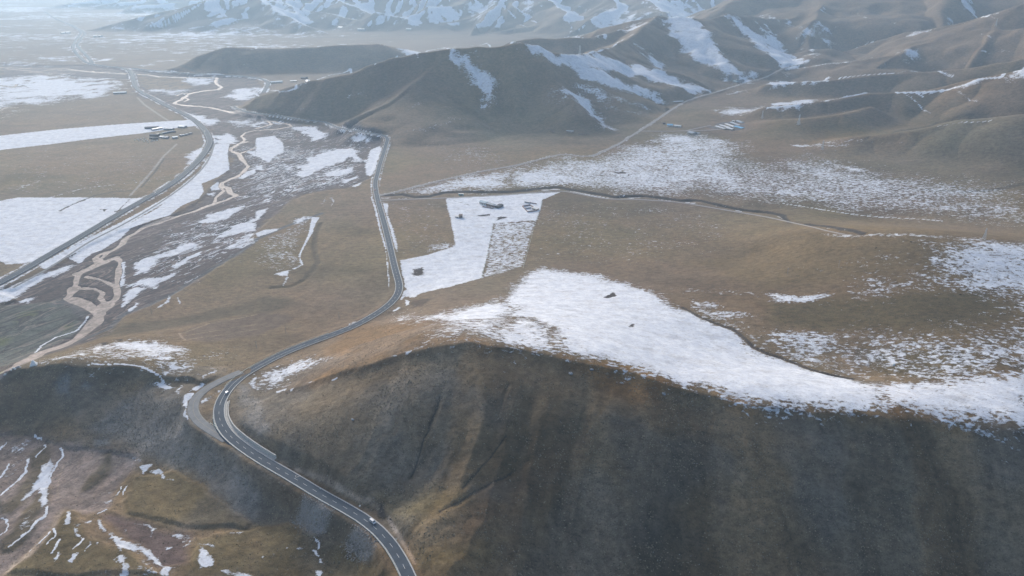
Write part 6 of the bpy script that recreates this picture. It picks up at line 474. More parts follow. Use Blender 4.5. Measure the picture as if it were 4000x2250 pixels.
(0.5,8,[(-392.6,1861.9),(-380.4,1867.1),(-371.1,1844.3)]),
(0.5,8,[(-162.4,1720.2),(-156.4,1734.7),(-157.4,1716.6)]),
(0.5,8,[(-562.3,1880.9),(-551.9,1881.7),(-536.7,1850.9),(-546.2,1856.9)]),
(0.45,8,[(-191.2,1844.7),(-185.5,1851.2),(-181,1838.9)]),
(0.4,8,[(-668.9,2713.4),(-657.7,2712.4),(-461.2,1922.5),(-465.6,1925)]),
(0.92,5,[(-545.6,1780.5),(-499.2,1773.4),(-438.3,1674.8),(-434.6,1649),(-454,1607.1),(-493.4,1704.6),(-529.9,1750.6)]),
(0.85,5,[(-652.6,1827.4),(-641.3,1839.8),(-613.3,1752.6),(-632.2,1765.3)]),
(0.9,5,[(-611.2,1833.6),(-593.3,1833.8),(-586,1799.8),(-598.8,1800.7)]),
(0.88,5,[(-363.4,1588),(-356,1609),(-337.2,1591.8),(-344.4,1557),(-360.9,1562)]),
(0.8,5,[(-335.8,1583.6),(-319.5,1592.1),(-318.4,1571.5),(-327.1,1558.7)]),
(0.95,4,[(-591.4,1641),(-558.1,1667.4),(-524.2,1608.4),(-507.1,1572.9),(-569.2,1573.8)]),
(0.28,40,[(-753.3,1894.8),(-560.5,1816.4),(-413.5,1672.7),(-306,1591.4),(-277.4,1537),(-571.5,1580.8)]),
(0.6,12,[(-813.8,2471.5),(-530.7,1942.7),(-560,1936.4),(-767.3,2301.1)]),
(0.8,8,[(-848.7,2423.5),(-833.9,2439.3),(-801,2358.1),(-806.5,2295.4)]),
(0.97,4,[(-571.6,1581.1),(-511.4,1580.1),(-484.4,1495.5),(-495.8,1477.5),(-489.3,1409.8),(-534.5,1468.3)]),
(0.95,5,[(-414,1340),(-414.8,1400.6),(-413.4,1449.4),(-385.4,1543),(-345,1515.9),(-318.4,1467.7),(-300,1415),(-306.7,1407.9),(-333.6,1460.9),(-335.4,1411.1),(-364.6,1365.8),(-371.1,1314.6),(-392,1294.4)]),
(0.78,5,[(-353.6,1319.9),(-310.7,1368.7),(-300.1,1335.9),(-319.5,1293.9),(-338.3,1303.2)]),
(0.9,3,[(-310.7,1254.4),(-288.5,1296.8),(-284.4,1285.7),(-300,1246.6)]),
(0.9,3,[(-283.7,1220.3),(-269.9,1240.1),(-269.2,1227.6),(-275.1,1212.7)]),
(0.93,4,[(-303.6,1511.9),(-288.1,1546.2),(-276.6,1492.5),(-263.5,1345.7),(-261.2,1290.3),(-272.8,1302.2),(-288.1,1373.4)]),
(0.31,45,[(-626.8,1580.3),(-322.3,1555.8),(-276.1,1310.1),(-276.9,1221.9),(-341.5,1197.7),(-380.8,1154),(-435.9,1051.4)]),
(0.9,4,[(-507.3,1385.6),(-496.7,1389.4),(-481.4,1347.7),(-497.1,1354.4)]),
(0.6,6,[(-446.8,1347.7),(-431.2,1409.5),(-422.1,1362.5),(-436.6,1332.6)]),
(0.82,4,[(-410.6,1091.6),(-396.1,1111.5),(-392.7,1065.7),(-395.7,1046.4)]),
(0.7,4,[(-386.3,1111.3),(-371,1143.7),(-377.9,1115.9)]),
(1,1.5,[(-310.5,1053.6),(-298.7,1052.7),(-297.9,1025.1),(-291.6,980.1),(-288.7,933.9),(-285.5,898.9),(-281.6,879.9),(-271.8,858.2),(-275.1,858.4),(-286.8,891.4),(-296.8,980.3),(-305.6,1025.6)]),
(0.8,5,[(-336.5,1017.5),(-325.3,1054.1),(-314.4,1053.8),(-317.6,1030.8),(-327.2,1021.8)]),
(0.9,3,[(-300.5,826.7),(-285.1,838.9),(-278.6,812.2),(-277.5,787.4),(-281.8,818.9),(-290.9,819.9)]),
(0.8,3,[(-285.4,835.5),(-275.5,855.1),(-270.7,856.4),(-277,841.8)]),
(0.33,8,[(-360.6,940.5),(-319.4,1049.4),(-292.8,938.5),(-274,844.8),(-324.8,831.7)]),
(0.7,3,[(-315.2,945.7),(-313.6,947.6),(-307.7,927.1),(-297.2,909.4),(-299.3,909.5),(-309.9,927.3)]),
(0.7,3,[(-307,1154.6),(-301.2,1151.2),(-293.2,1130.9),(-292.9,1104.9),(-295.2,1107.6),(-295.7,1131.2)]),
(0.85,4,[(-374.6,983),(-367.1,1000.5),(-344.6,1004.3),(-348,991.1),(-368.7,965.1)]),
(0.6,4,[(-312.4,1122),(-313.8,1155.1),(-310.2,1143.6),(-309.5,1116.6)]),
(0.8,2.5,[(-211.6,1115.4),(-201,1110.3),(-191,1047.3),(-174,986.3),(-158.4,920.3),(-151.2,881),(-157.5,896.5),(-179.7,985.6),(-198.8,1057.3)]),
(0.96,3,[(-109.7,1136.6),(-29.3,1152.1),(0,1157.5),(82.6,1167.8),(50.6,1125.4),(45.5,1077.1),(36.5,1019.1),(-27.5,1004.4),(-31,920.4),(-33.7,840.5),(-36.3,780.1),(-71.8,749.8),(-105.9,736.8),(-109,725.4),(-116.6,731.2),(-125.7,764),(-135.7,809.3),(-144.8,855),(-111.8,871.2),(-76.5,906),(-92.5,1023.9),(-104.5,1094.8)]),
(0.52,4,[(-27.5,1004.4),(36.5,1019.1),(31.6,974),(18.1,861.1),(14.2,828),(-21,787.3),(-36.3,780.1),(-33.7,840.5),(-31,920.4)]),
(0.2,15,[(-202.7,1110.4),(-110.1,1122.8),(-79.8,913.8),(-145.9,862.4)]),
(0.5,8,[(-118.7,909.5),(-80.7,925.9),(-77.1,906),(-115.3,878.7)]),
(0.66,25,[(-185.4,1171.7),(-152.9,1214),(-120.1,1238.6),(0,1334.2),(0,1185),(-46.9,1176.7),(-114.6,1173.6),(-146.7,1158.3)]),
(0.55,45,[(0,1334.2),(58.3,1370.4),(105.8,1441.9),(139.4,1407.7),(181.9,1431.3),(231.6,1527.7),(438.6,1567.8),(460.2,1417.4),(445.7,1304.2),(466.2,1267.4),(424.9,1140.3),(381.4,1147.1),(320.9,1171.2),(286.4,1130.1),(264.1,1141.2),(182.3,1145.6),(159.5,1162.8),(95.1,1201.3),(69.3,1203.3),(0,1185)]),
(0.74,40,[(-18.6,1305.5),(0,1319.2),(93.7,1316.1),(158.2,1224.2),(169.4,1174.3),(86.8,1207.4),(0,1191.1)]),
(0.7,45,[(187.9,1319.3),(288.4,1354.1),(303.5,1246.4),(252.3,1165.6),(188.7,1191.6)]),
(0.6,20,[(299.4,1523.9),(285.9,1571),(342.7,1639),(407.3,1622.3),(477.4,1550.2),(505,1499.1),(448.2,1376.2),(295.4,1390.9)]),
(0.5,60,[(499.9,1370.9),(604.5,1392.2),(640.6,1296.7),(706.5,1211.6),(807.4,1152.9),(826.9,1112.3),(760,1007.8),(732.3,1052.6),(659.1,1057.5),(590,1041.2),(533.9,1051.2),(481.7,1075),(444,1101.1),(417.6,1118)]),
(0.66,25,[(587.3,1372.7),(617.6,1329.3),(657.5,1254),(667.9,1202.6),(633.5,1239.9),(584.4,1293.2)]),
(0.6,12,[(542.4,1187.6),(617.6,1167),(588.8,1139.7),(540.3,1161.4)]),
(0.6,12,[(621.3,1105.6),(670.7,1079.4),(659.1,1057.5),(629.9,1075.3)]),
(0.6,30,[(456.2,1236.5),(493.2,1192.4),(502.2,1127.3),(449.8,1117.6),(424.9,1140.3)]),
(0.6,10,[(578.8,1485.7),(671.6,1417.1),(668.4,1408.7),(570,1460.5)]),
(0.28,45,[(-188.8,1535.6),(0,1537),(0,1363.9),(-125,1294.6)]),
(0.2,25,[(16,1103.8),(241.5,1109),(355.3,1009.8),(257.5,859.6),(123,813.7),(25.9,860.7)]),
(0.6,22,[(-125.6,680.1),(-113.2,676.7),(-85.7,628.2),(-66.5,633.6),(-48.2,654.8),(-28.6,671.3),(0,698.8),(0,481.5),(-13.5,483.3),(-29.2,491.1),(-45.1,495.1),(-65.9,498),(-69,511.3),(-61.1,536),(-78.9,575.6),(-102.5,609),(-117.3,644)]),
(0.85,12,[(-79,613.6),(-59.3,608.7),(-42.3,640.4),(-7.7,656.8),(0,607.3),(-11.1,566.4),(-33.2,564.5),(-60.1,568.5)]),
(0.95,16,[(-5.2,670.9),(11.9,785.6),(37,814.7),(73.1,804.2),(105.8,773.1),(136.3,743.6),(149,720.1),(173.6,658.7),(188.7,636.9),(212.1,605.1),(216.9,589.3),(221.6,568.6),(227.2,551.4),(236.9,546.6),(248.8,538),(264.9,515.3),(280.1,491.8),(289.4,479.2),(271.6,444),(249.4,443.9),(226.7,442.5),(205.3,444.4),(186.4,436.1),(178.6,442.2),(162,448.7),(145.9,458.6),(126.8,458.2),(117.9,466.2),(109.9,468.6),(83.4,470.8),(68.6,475),(53.6,479.1),(34.7,483.9),(39.9,503.7),(38.4,543.5),(18.3,587),(0,589.1)]),
(0.62,10,[(0,589.1),(18.3,587),(38.4,543.5),(39.9,503.7),(34.3,476.1),(23,481.8),(0,480.8),(-15.5,487.8),(-8.4,535.8)]),
(0.78,16,[(286.8,492.9),(326.4,492.1),(355.9,501.8),(392.7,509),(434.5,525.1),(454.6,526.5),(389.2,430.8),(371.1,429.2),(342.5,432.7),(312.4,439.1),(275.8,440.8),(262.2,443.5)]),
(0.9,16,[(280.6,466),(310.9,464.7),(334,451.3),(341.4,437.7),(312.9,440.2),(276.8,443)]),
(0.52,30,[(320,583.8),(353.9,579),(397.3,576.5),(429.2,585),(450.5,589.9),(479.9,595.9),(501.6,596.9),(467.4,545.7),(446.9,544.4),(418,550.7),(372.9,547.4),(343.4,557.2),(314.2,570.2)]),
(0.32,26,[(356,547.8),(445.8,542.7),(425.2,510.9),(357.9,505.3)]),
(0.24,26,[(332.2,551.7),(369.4,540.7),(346,512.9),(310.7,507.7)]),
(0.55,16,[(244.7,605.5),(280.1,599.2),(301.2,593.5),(315.8,584.4),(305.8,571.3),(283.8,549.9),(288,539.2),(299.5,526.9),(299.3,493.6),(282.8,509.2),(267.6,521.8),(250.6,543.1),(230.7,562)]),
(0.65,6,[(272.7,690.1),(300.7,681.5),(336.5,668.8),(328.5,661.5),(302,657.4),(268.6,662.8)]),
(0.45,6,[(343.4,661.3),(411.2,658.5),(408.5,653),(350.2,653.9)]),
(0.74,26,[(509,766.4),(544.5,767.7),(590.2,769.6),(646.6,808.1),(538,652),(514.4,650.5),(466.2,650),(441,658.7),(426.6,669.7),(465.8,686.4),(503.3,697.3),(525.6,717.7),(515.5,738.4)]),
(0.6,5,[(449.7,727.4),(466,727.8),(461.8,710.9),(450.7,707.8)]),
(0.36,20,[(377,730.4),(408.6,742.2),(428.8,739.7),(440.9,720.1),(427.5,703),(386.7,715.9)]),
(0.5,5,[(380.8,822.8),(410.5,809.6),(493.7,779.6),(544.5,767.7),(585.2,762.7),(575.2,748.2),(531.7,756.5),(467.3,773.4),(398.8,796.4),(381.4,810)]),
(0.25,8,[(324.8,747.7),(360.3,728.1),(346.8,720.7)]),
(0.4,10,[(177.2,722.9),(219.5,716.9),(271.8,687.4),(268.2,676.6),(215.3,701)]),
(0.6,8,[(188.4,686.5),(220.3,662.3),(201.9,649.8),(235.8,630.6),(205,624.7),(190.7,645.6)]),
(0.99,12,[(0,2562.2),(38.9,1952.5),(91.6,1963.4),(158.3,2008.8),(190.1,2064.9),(258.6,2202.2),(296.1,2213),(379.1,2257.9),(456.5,2258.5),(538.4,2205.1),(598.7,2197.3),(576.4,2156.1),(503.8,2114.3),(434.7,2137.6),(379.9,2164.1),(313.2,2110.9),(264.7,2069.9),(228.5,1997.1),(277.4,2054.3),(335.8,2060.8),(388.5,2035.6),(425.1,2032.3),(413.3,2012.3),(371.7,2013.1),(289.7,1933.1),(235.8,1930.7),(197.2,1943.7),(158.5,1964.7),(125.4,1948.9),(98.5,1937.7),(85.3,1934.4),(51.6,1935.5),(25.8,1945.3)]),
(0.4,15,[(241.2,2180.5),(300,2244.8),(363.8,2303),(375.7,2256),(314.3,2236.3)]),
(0.88,10,[(101.4,1818.5),(123,1808),(178.6,1868.6),(210.7,1802.4),(214.3,1759.6),(230.1,1726.2),(236.5,1664.8),(219.8,1645),(210.8,1727.7),(179.8,1740.9),(157.4,1769),(117.7,1798.6)]),
(0.72,12,[(162.3,1895.7),(187,1912.2),(232.4,1895.4),(255.7,1870.4),(350.4,1890.5),(342.8,1875),(278.7,1848.3),(249,1855.8),(250.4,1822.6),(243.7,1806.7),(215.1,1847.7),(194.5,1875.7),(174.5,1883.7)]),
(0.7,10,[(279.1,1809.9),(328.3,1832),(311.3,1804.4)]),
(0.5,12,[(84.1,1815.2),(103.1,1800.6),(124.7,1746.2),(109.1,1769.2),(97.6,1782.1)]),
(0.5,10,[(417.2,2155.7),(463.4,2134),(494,2110.3),(452.1,2073.7),(425.7,2086.4)]),
(0.7,8,[(42.6,1849.2),(50.3,1858),(67,1869.8),(54,1853.6)]),
(0.96,14,[(555.3,2730),(992.7,4600.7),(1085.1,4767.5),(663.2,2766),(679.6,2721.1),(692.2,2649.9),(683.5,2595),(696.1,2557.1),(694.9,2493),(707.5,2462.1),(729.6,2414.2),(753.7,2380.2),(765.8,2362.8),(726.5,2336.5),(688.8,2380.1),(638.6,2427.2),(612.7,2477.8),(581.7,2576.8),(557.1,2636.5)]),
(0.65,15,[(369.8,2670.5),(429.9,2776.5),(497.5,2710.7),(994.5,4610.1),(535.4,2719.8),(437.9,2661.1),(387.6,2670.6)]),
(0.93,12,[(843.7,2973.8),(879,2988),(902,2950.1),(942.2,2914.9),(978.9,2864.9),(884.5,2573.3),(866,2663.3),(873.5,2881.7),(854.5,2934.6)]),
(0.88,12,[(953.3,3008.3),(1000.9,2945.2),(989.5,2903.7),(964,2955.7)]),
(0.75,12,[(1078.5,3396.5),(1109.6,3296.4),(1092.9,3240)]),
(0.95,12,[(1021.6,3015.6),(1038.8,2998.3),(1026,2931),(1040.5,2895.8),(1040.1,2852.1),(1020.7,2700.9),(999.3,2519.6),(976.3,2498.7),(918,2475.9),(909.1,2513.3),(876.7,2547.9)]),
(0.9,10,[(1100.9,3267.9),(1109.3,3227.7),(1060.8,3095.1),(1040.8,3083.7)]),
(0.8,12,[(1115.9,3222.2),(1138.3,3129.6),(1146.5,3100.7),(1123.5,2965.8),(1116.9,3012.7),(1104.7,3088.2)]),
(0.55,15,[(1184.6,2986.3),(1223.4,2991.8),(1248.4,2965.5),(1247.8,2925.3),(1263.8,2862.3),(1248.5,2875.7),(1218.4,2867.8),(1200.7,2891.1),(1167.3,2898.4),(1129.3,2907.6),(1106.5,2906.7),(1164.8,2954.6)]),
(0.6,10,[(1117.6,2844.2),(1120.9,2734),(1076.3,2567.8),(1030.8,2536.3),(1038.5,2612.4)]),
(0.55,12,[(405.7,2463.9),(458.2,2520.2),(470.8,2486.1),(456.1,2479.3),(417.6,2452.9)]),
(0.75,12,[(419.8,2400),(468.3,2467.3),(499.5,2430.7),(455.9,2305.4),(441.3,2349.5)]),
(0.75,10,[(675.7,2331.7),(748,2354.3),(800.4,2373.4),(827.4,2378.4),(749.7,2304.2),(702,2301.5)]),
(0.5,12,[(543.3,2199.6),(645.4,2262.1),(599.4,2200.9)]),
(0.62,12,[(520.5,1888.9),(578.3,1957.9),(631.8,1913.9),(690,1950.6),(637.6,1800.6),(578,1821),(522.8,1800.8)]),
(0.5,10,[(625,2182),(731.9,2243.2),(705.2,2157.9),(629.9,2145.6)]),
(0.6,30,[(531.4,4735.9),(717.2,4793.3),(777.3,4472.5),(795.7,4439.8),(472.8,2776.1),(523.8,4439.6),(658.6,4579.3)]),
(0.85,20,[(799.5,4813.1),(836.8,4778.8),(864.6,4417),(841.2,4612.9)]),
(0.7,20,[(751.8,4822.6),(816.2,4466.3),(791.5,4491.8)]),
(0.6,20,[(938.3,4809.9),(941.2,4625.6),(906.8,4545.4)]),
(0.6,25,[(0,5055.7),(98.5,5063.6),(168.4,4989.9),(139.3,4853.5),(50.5,4821.3),(38.1,4859.1),(64.8,4979.7)]),
(0.5,25,[(422.8,5092.8),(451.4,4953.4),(473.5,4904.8),(357.8,4558.4),(325.8,4531),(437.6,4935.5)]),
(0.6,20,[(516.4,4979.7),(554.6,4906.8),(485.5,4898.9)]),
(0.9,6,[(293,2807),(316.2,2643.8),(312.5,2620.1),(289.5,2637.8)]),
(0.8,8,[(317.2,4209.7),(334,4212.1),(269.9,2834.8),(221.9,2620.8)]),
(0.8,8,[(310.3,4277.1),(360.5,4269.1),(271.1,2850.1),(366.3,4267.9)]),
(0.7,8,[(53.3,4497),(106.7,4507.8),(100.5,4491.7)]),
(0.8,10,[(1000.9,2504),(1064.5,2423.3),(1225.7,2598),(1113.8,2390.9),(1043.4,2408.1),(971.8,2468.6)]),
(0.5,10,[(1389.7,2696.3),(1487.7,2823.3),(1547.5,2814.9),(1480,2629),(1406.5,2612.6)]),
(0.55,12,[(1231.2,2369.7),(1287.3,2406.1),(1295.6,2350.7),(1320.1,2272),(1303.7,2265.1),(1279.6,2274),(1278.7,2301.8),(1259.4,2341.8)]),
(0.65,10,[(1204.4,2335.6),(1219.6,2321.8),(1246.6,2307.9),(1222.5,2303.3)]),
(0.65,10,[(1248.6,2648.8),(1225.9,2370.3),(1275.9,2342.1),(1301.6,2295.6),(1289.1,2299.6),(1240.5,2335.7),(1221.7,2391.7)]),
(0.45,10,[(1329.9,2296.3),(1345.5,2268.3),(1321.6,2275.8)]),
(0.9,5,[(1407.5,2225.9),(1458.7,2221.6),(1421.9,2229.9)]),
(0.7,8,[(1469.1,2221.3),(1507.5,2203.6),(1501.4,2192.3)]),
(0.9,5,[(1358.5,2243.9),(1373.3,2212.1),(1360.5,2236.9)]),
(0.85,6,[(805.9,2307.6),(882.8,2347.1),(987.6,2297.2),(899.1,2096.2),(814.3,2124.2),(745,2126.1)]),
(0.75,6,[(636.9,1798.1),(705.6,1787.7),(872.6,2007),(774.3,1779.5),(702.5,1776.8),(633.8,1786.8)]),
(0.7,6,[(700.4,1982.4),(825,2025.7),(850.4,2020.2),(662.6,1803.3)]),
(0.65,6,[(1036.8,1717.3),(1065.8,1718.1),(1101.2,1705.5),(1086.4,1696.5),(1054.1,1694.4)]),
(0.75,8,[(1127.1,1668.7),(1332.7,1922.7),(1179,1661.1),(1170.2,1644.1),(1126.9,1657)]),
(0.4,8,[(750,1738.9),(842.1,1748.2),(833.1,1742.4),(759.7,1732.8)]),
(0.6,8,[(907.7,2423.8),(932.9,2428.6),(950.4,2402.4),(939.9,2419.2)]),
(0.5,8,[(1188.2,2042.5),(1199.4,2032.8),(1198.1,2002.7),(1194.9,2023)]),
(0.4,10,[(1125,1664.6),(1129.5,1643.1),(1130.5,1615),(1125.6,1643)]),
(0.4,8,[(827.4,2378.4),(915.2,2445.1),(972.5,2422.4),(855.3,2362.9)]),
(0.5,6,[(719.3,1412.2),(760.6,1383.3),(759.2,1379.8),(717.9,1408.4)]),
(0.5,8,[(619.8,1484.6),(655.3,1449.1),(709,1414.8),(690.2,1415.5),(627.2,1452.3)]),
(0.5,6,[(630.8,1558),(639,1569.6),(642.3,1560)]),
(0.5,8,[(1839.2,3011.7),(1549,2476.8),(1546.1,2414.9)]),
(0.9,3,[(-365.7,458.7),(-361.7,455.7),(-351.4,438.1),(-346.9,424.5),(-338.6,412.6),(-333.9,402.8),(-335.3,397.1),(-342.8,406.7),(-345.4,416.4),(-353.2,424.9),(-355,408.6),(-357.2,409.7),(-358.3,417),(-359.1,432.1),(-365.7,448.1)]),
(0.38,6,[(-354.8,405),(-339,399.5),(-331,394.7),(-330.2,378.1),(-338.3,374.6),(-341.1,389.6)]),
(0.3,6,[(-417.5,478.4),(-397.7,486.3),(-380.8,461.5),(-374.7,435),(-377.2,416.2)]),
(0.95,2,[(-314.2,394.9),(-309.5,394.5),(-305,386.8),(-303.5,379.5),(-306.1,380.5)]),
(0.95,2,[(-301,376.4),(-291,369.5),(-289.5,365.7),(-296.7,372.5)]),
(0.97,2.5,[(-290.2,388),(-286.2,385.8),(-275.7,372.9),(-262.4,365.6),(-245.8,358.8),(-234.9,354.9),(-227.9,348),(-221.8,340.6),(-216.2,339.4),(-214,333),(-220.5,332.6),(-222.6,339.5),(-231.8,347.1),(-243.6,354.3),(-257.3,356.3),(-269.8,366.8),(-280.1,376.1)]),
(0.55,5,[(-299.2,387.1),(-290.8,389.1),(-291.4,381.5),(-298.2,377.5)]),
(0.95,2.5,[(-253.4,350),(-248.2,344.8),(-243.3,341.3),(-241.5,333.2),(-236.3,321.4),(-240,321.5),(-245.9,333.3),(-247.6,339.8),(-252.9,346.6)]),
(0.55,5,[(-244.4,353.4),(-235.8,351.5),(-231,345.4),(-220.5,332.6),(-230.6,334.2),(-238.1,343.8)]),
(1,1.5,[(-294.9,347.9),(-295.7,353.6),(-292.7,351.3),(-291.8,346.5)]),
(1,1.5,[(-284.8,345.9),(-285.5,352.9),(-281.5,352.7),(-281,345)]),
(1,1.5,[(-279.8,354.4),(-281.7,361.2),(-279.7,359.8),(-278.7,353.5)]),
(0.9,1.5,[(-276.3,361.1),(-276.1,362.5),(-273.9,360.5),(-274.3,359.2)]),
(0.9,2,[(-288.5,447.7),(-277.8,448.5),(-279.9,444.2),(-282.2,440.4),(-285.5,442.7)]),
(0.95,2,[(-278.2,442),(-272.4,443.1),(-262.3,433.1),(-251.2,423.3),(-262.7,432.2)]),
(0.5,4,[(-297.9,458.2),(-289,456.1),(-286.5,450.4),(-295.1,453.4)]),
(0.8,2,[(-260.5,382.8),(-250.7,380),(-243.2,373.4),(-242.4,365.4),(-245.6,373.5),(-253.8,379.2)]),
(0.62,3,[(-229.6,372.4),(-220.9,369.5),(-215.2,366.8),(-214.5,362.1),(-222.4,365)]),
(0.8,2,[(-230.2,360.3),(-225.6,360.3),(-224.9,355.7)]),
(0.8,2,[(-263.9,373.4),(-263.3,376.8),(-261.6,374.2),(-262.2,371.3)]),
(0.92,2.5,[(-202.1,344.3),(-205.3,356.8),(-197.9,351.2),(-190.8,343.1),(-189.8,339),(-197.5,337.5)]),
(0.65,2,[(-208.3,360.3),(-201.2,359.6),(-193.7,353.9),(-201.4,356.8)]),
(0.75,3,[(-182.6,336.4),(-171.9,336.1),(-159.9,332.4),(-159.1,329.4),(-172.6,328.6)]),
(0.25,6,[(-306.1,420.3),(-295.2,443.1),(-280.3,406.6),(-303.5,396.8)]),
(0.5,3,[(-218.6,359.4),(-216.2,363.1),(-213.8,360.3),(-214.7,354.9)]),
(0.6,2,[(-189.8,369.4),(-181.7,374.2),(-183.9,369.6),(-188,368)]),
(0.3,4,[(-217.4,339.4),(-204,337.7),(-202.6,331.7),(-211.5,333)]),
(0.35,4,[(-257.2,337.6),(-256.7,352.7),(-254.2,344.1),(-253.1,335.2)]),
(0.65,2,[(-147,355.2),(-139.6,354.5),(-131.7,351.4),(-138.3,351.9),(-141.9,352.9)]),
(0.88,2,[(-130,351.2),(-126.9,350.7),(-121.9,342.8),(-120.5,339.3),(-123.9,340.4),(-123.6,344.4),(-127.8,348.9)]),
(0.7,2,[(-162.4,348.1),(-161.4,348.9),(-157.2,344.9),(-158.4,343.7)]),
(0.95,2,[(-123.5,336.1),(-119.3,334.3),(-117.2,322.3),(-119.8,322.6)]),
(0.6,2,[(-156.3,349.1),(-152.6,349.5),(-153.4,347.9)]),
(0.3,4,[(-169.4,379.2),(-163,378.8),(-164,373.6)]),
(0.4,3,[(-114.8,336.6),(-112.6,335.1),(-112.8,333.2)])],
'snowlines': [
(0.9,3,[(-800,2275.5),(-620.2,1947.7),(-575.2,1943.2),(-687.1,2595.4),(-668.5,2727.3),(-629.2,2751.1),(-612.1,2797.5),(-356.3,1928.9),(-449.3,2908.2),(-246.4,1931.2),(-409.7,3592.9),(-336,3736.7),(-161.9,3857.3),(-130.2,3988.8),(0,2560.9)]),
(0.7,4,[(-989,2885.1),(-1077.6,3812.8),(-921.4,3906.6),(-830.3,3969.5),(-522.8,2970)]),
(0.8,4,[(-1450.2,3812.1),(-1053.8,2879),(-1015.2,2875.8),(-988.5,2883.2)]),
(0.7,4,[(2003,2994.2),(1564.4,2504),(1698.6,2890.2),(1481.3,2632.1),(1418.2,2703.5),(1366.3,2840.7),(1289.4,2870)]),
(0.8,4,[(797.6,2281.3),(880.1,2338.6),(903,2099.6),(1012.3,2271.1),(1042.4,2251.9),(1122.2,2202.4),(1200.4,2185.3),(1188.2,2042.5),(1199,2004.9)]),
(0.85,6,[(636.9,1798.1),(704.4,1783.8),(868.9,1998),(936.9,2031.2),(988,2025.5),(934,1767.5),(992.3,1743.1),(1040.4,1728.1),(1060.4,1707.3),(1092.4,1708.7),(1121.3,1683.6),(1332.7,1922.7)]),
(0.6,3,[(945.8,1757.3),(959.7,1717.6),(965.8,1660.8)]),
(0.5,3,[(1035.7,1698.3),(1042.6,1627.4)]),
(0.7,4,[(971.5,1747.4),(978.7,1731.5)]),
(0.5,3,[(1478.1,2369.3),(1469.3,2300.2),(1473.8,2263.6)]),
(0.5,3,[(1440.9,3177.3),(1401.8,2995.2),(1407.6,2964.5)]),
(0.5,3,[(1442.1,2956.4),(1468.6,2901.5)]),
(0.5,3,[(828.3,1394.1),(857.8,1381.6),(907.4,1357.8)]),
(0.8,3,[(330.8,2395.2),(367.7,2523),(412.6,2561.2)]),
(0.7,3,[(161.3,2013),(230.5,2161.4),(296.6,2321.7),(335.4,2407.1)]),
(0.85,1.6,[(-235.3,1147.9),(-218.2,1088.5),(-192.1,981.5),(-169.6,896.7)]),
(0.6,1.3,[(-168.3,888.9),(-153.1,810.4),(-144.5,764)]),
(0.8,1.2,[(-269.1,1435),(-262.3,1361.1),(-256,1292.5)]),
(0.9,1,[(-265.7,1538),(-260.9,1459.9),(-247.4,1329.9)]),
(0.85,1.2,[(-135.7,826.7),(-124.6,764)]),
(0.9,1.2,[(-374.2,547.5),(-359.6,549.7),(-345.3,550.5),(-332.3,550.5),(-322.1,546.5),(-311.7,541.5),(-307.4,538.6)]),
(0.75,1.8,[(-472.6,710.8),(-469,697),(-466.8,675.7),(-481.3,663.7),(-484.8,645.4),(-473.4,612.1)]),
(0.95,2,[(51.1,1180.3),(82,1185.1)]),
(0.95,2,[(95.3,1180.2),(132.4,1144.4),(163.2,1126.5)]),
(0.95,2,[(171.2,1136.4),(178.3,1140),(187.5,1147.3)]),
(0.9,2,[(188,1128.5),(222.4,1137.8),(258,1111.4)]),
(0.9,2,[(278.5,1115.9),(281.9,1103),(295,1097.3)]),
(0.95,2.2,[(323.3,1083.7),(337.4,1088.7),(353.8,1053.4)]),
(0.8,2,[(398.5,1016.7),(402.1,986.5)]),
(0.8,2,[(401.6,857.3),(412.1,852.4),(417.1,810.8)]),
(0.6,1.5,[(-217.5,1141.1),(-177.3,1137.4),(-162,1146.2)]),
(0.75,2,[(434.1,1095.9),(491,1059.3),(528.3,1038.8),(602.8,1008.3),(630.5,992.5)]),
(1,1,[(-364.7,472.9),(-360.9,468.5),(-358.4,460.8),(-358.3,453.7),(-351.4,438.1),(-347.1,426)]),
(1,1,[(-384.4,459.1),(-380,453.2),(-376.2,444.7),(-376.3,435.1),(-377.4,422.1),(-377.2,416.2)]),
(0.9,0.8,[(-382.1,477.2),(-379.5,473.9),(-377.4,462.5)]),
(1,1,[(-392.9,486.9),(-387.1,481.9)]),
(0.9,0.8,[(-411.9,478.6),(-411.8,469.4)]),
(0.9,0.9,[(-395.3,455.4),(-391.5,444.6),(-391.6,437.7)]),
(0.8,0.9,[(-332.4,400.4),(-328.3,390.5),(-330.2,378.1),(-330.5,368.8),(-333.3,361.7)]),
(0.9,0.9,[(-312.3,371.5),(-313.4,362.3),(-318.1,357.1)]),
(0.8,0.7,[(-291.5,425.3),(-289.6,415.8)]),
(0.8,0.8,[(-292.5,394.6),(-287.1,399.1)]),
(0.8,0.7,[(-286,415.9),(-288.2,427.6)]),
(0.8,0.8,[(-358.5,388.8),(-354,387.4),(-348.6,381.9),(-346.9,376.9),(-347.8,373.1)]),
(0.8,0.8,[(-131.4,360.7),(-129,357.3),(-124.7,351.2)]),
(0.8,0.9,[(-310.6,375.5),(-306.7,367.7),(-308,362.2)]),
(0.8,1,[(-286.3,364.7),(-286.5,359.2),(-287.6,356.5)]),
(0.9,1,[(-301.5,365.8),(-299.6,360.3),(-299.8,354)]),
(0.8,3,[(-1425.5,2757.5),(-1267.3,2451.4)]),
(0.5,2,[(-779.7,1157.3),(-752.5,1214.6),(-697.2,1244),(-624.2,1281.9)]),
(0.5,1.6,[(-742.9,1569.7),(-719.8,1454.4),(-691.9,1349),(-665.4,1244.7)])],
'ground': [
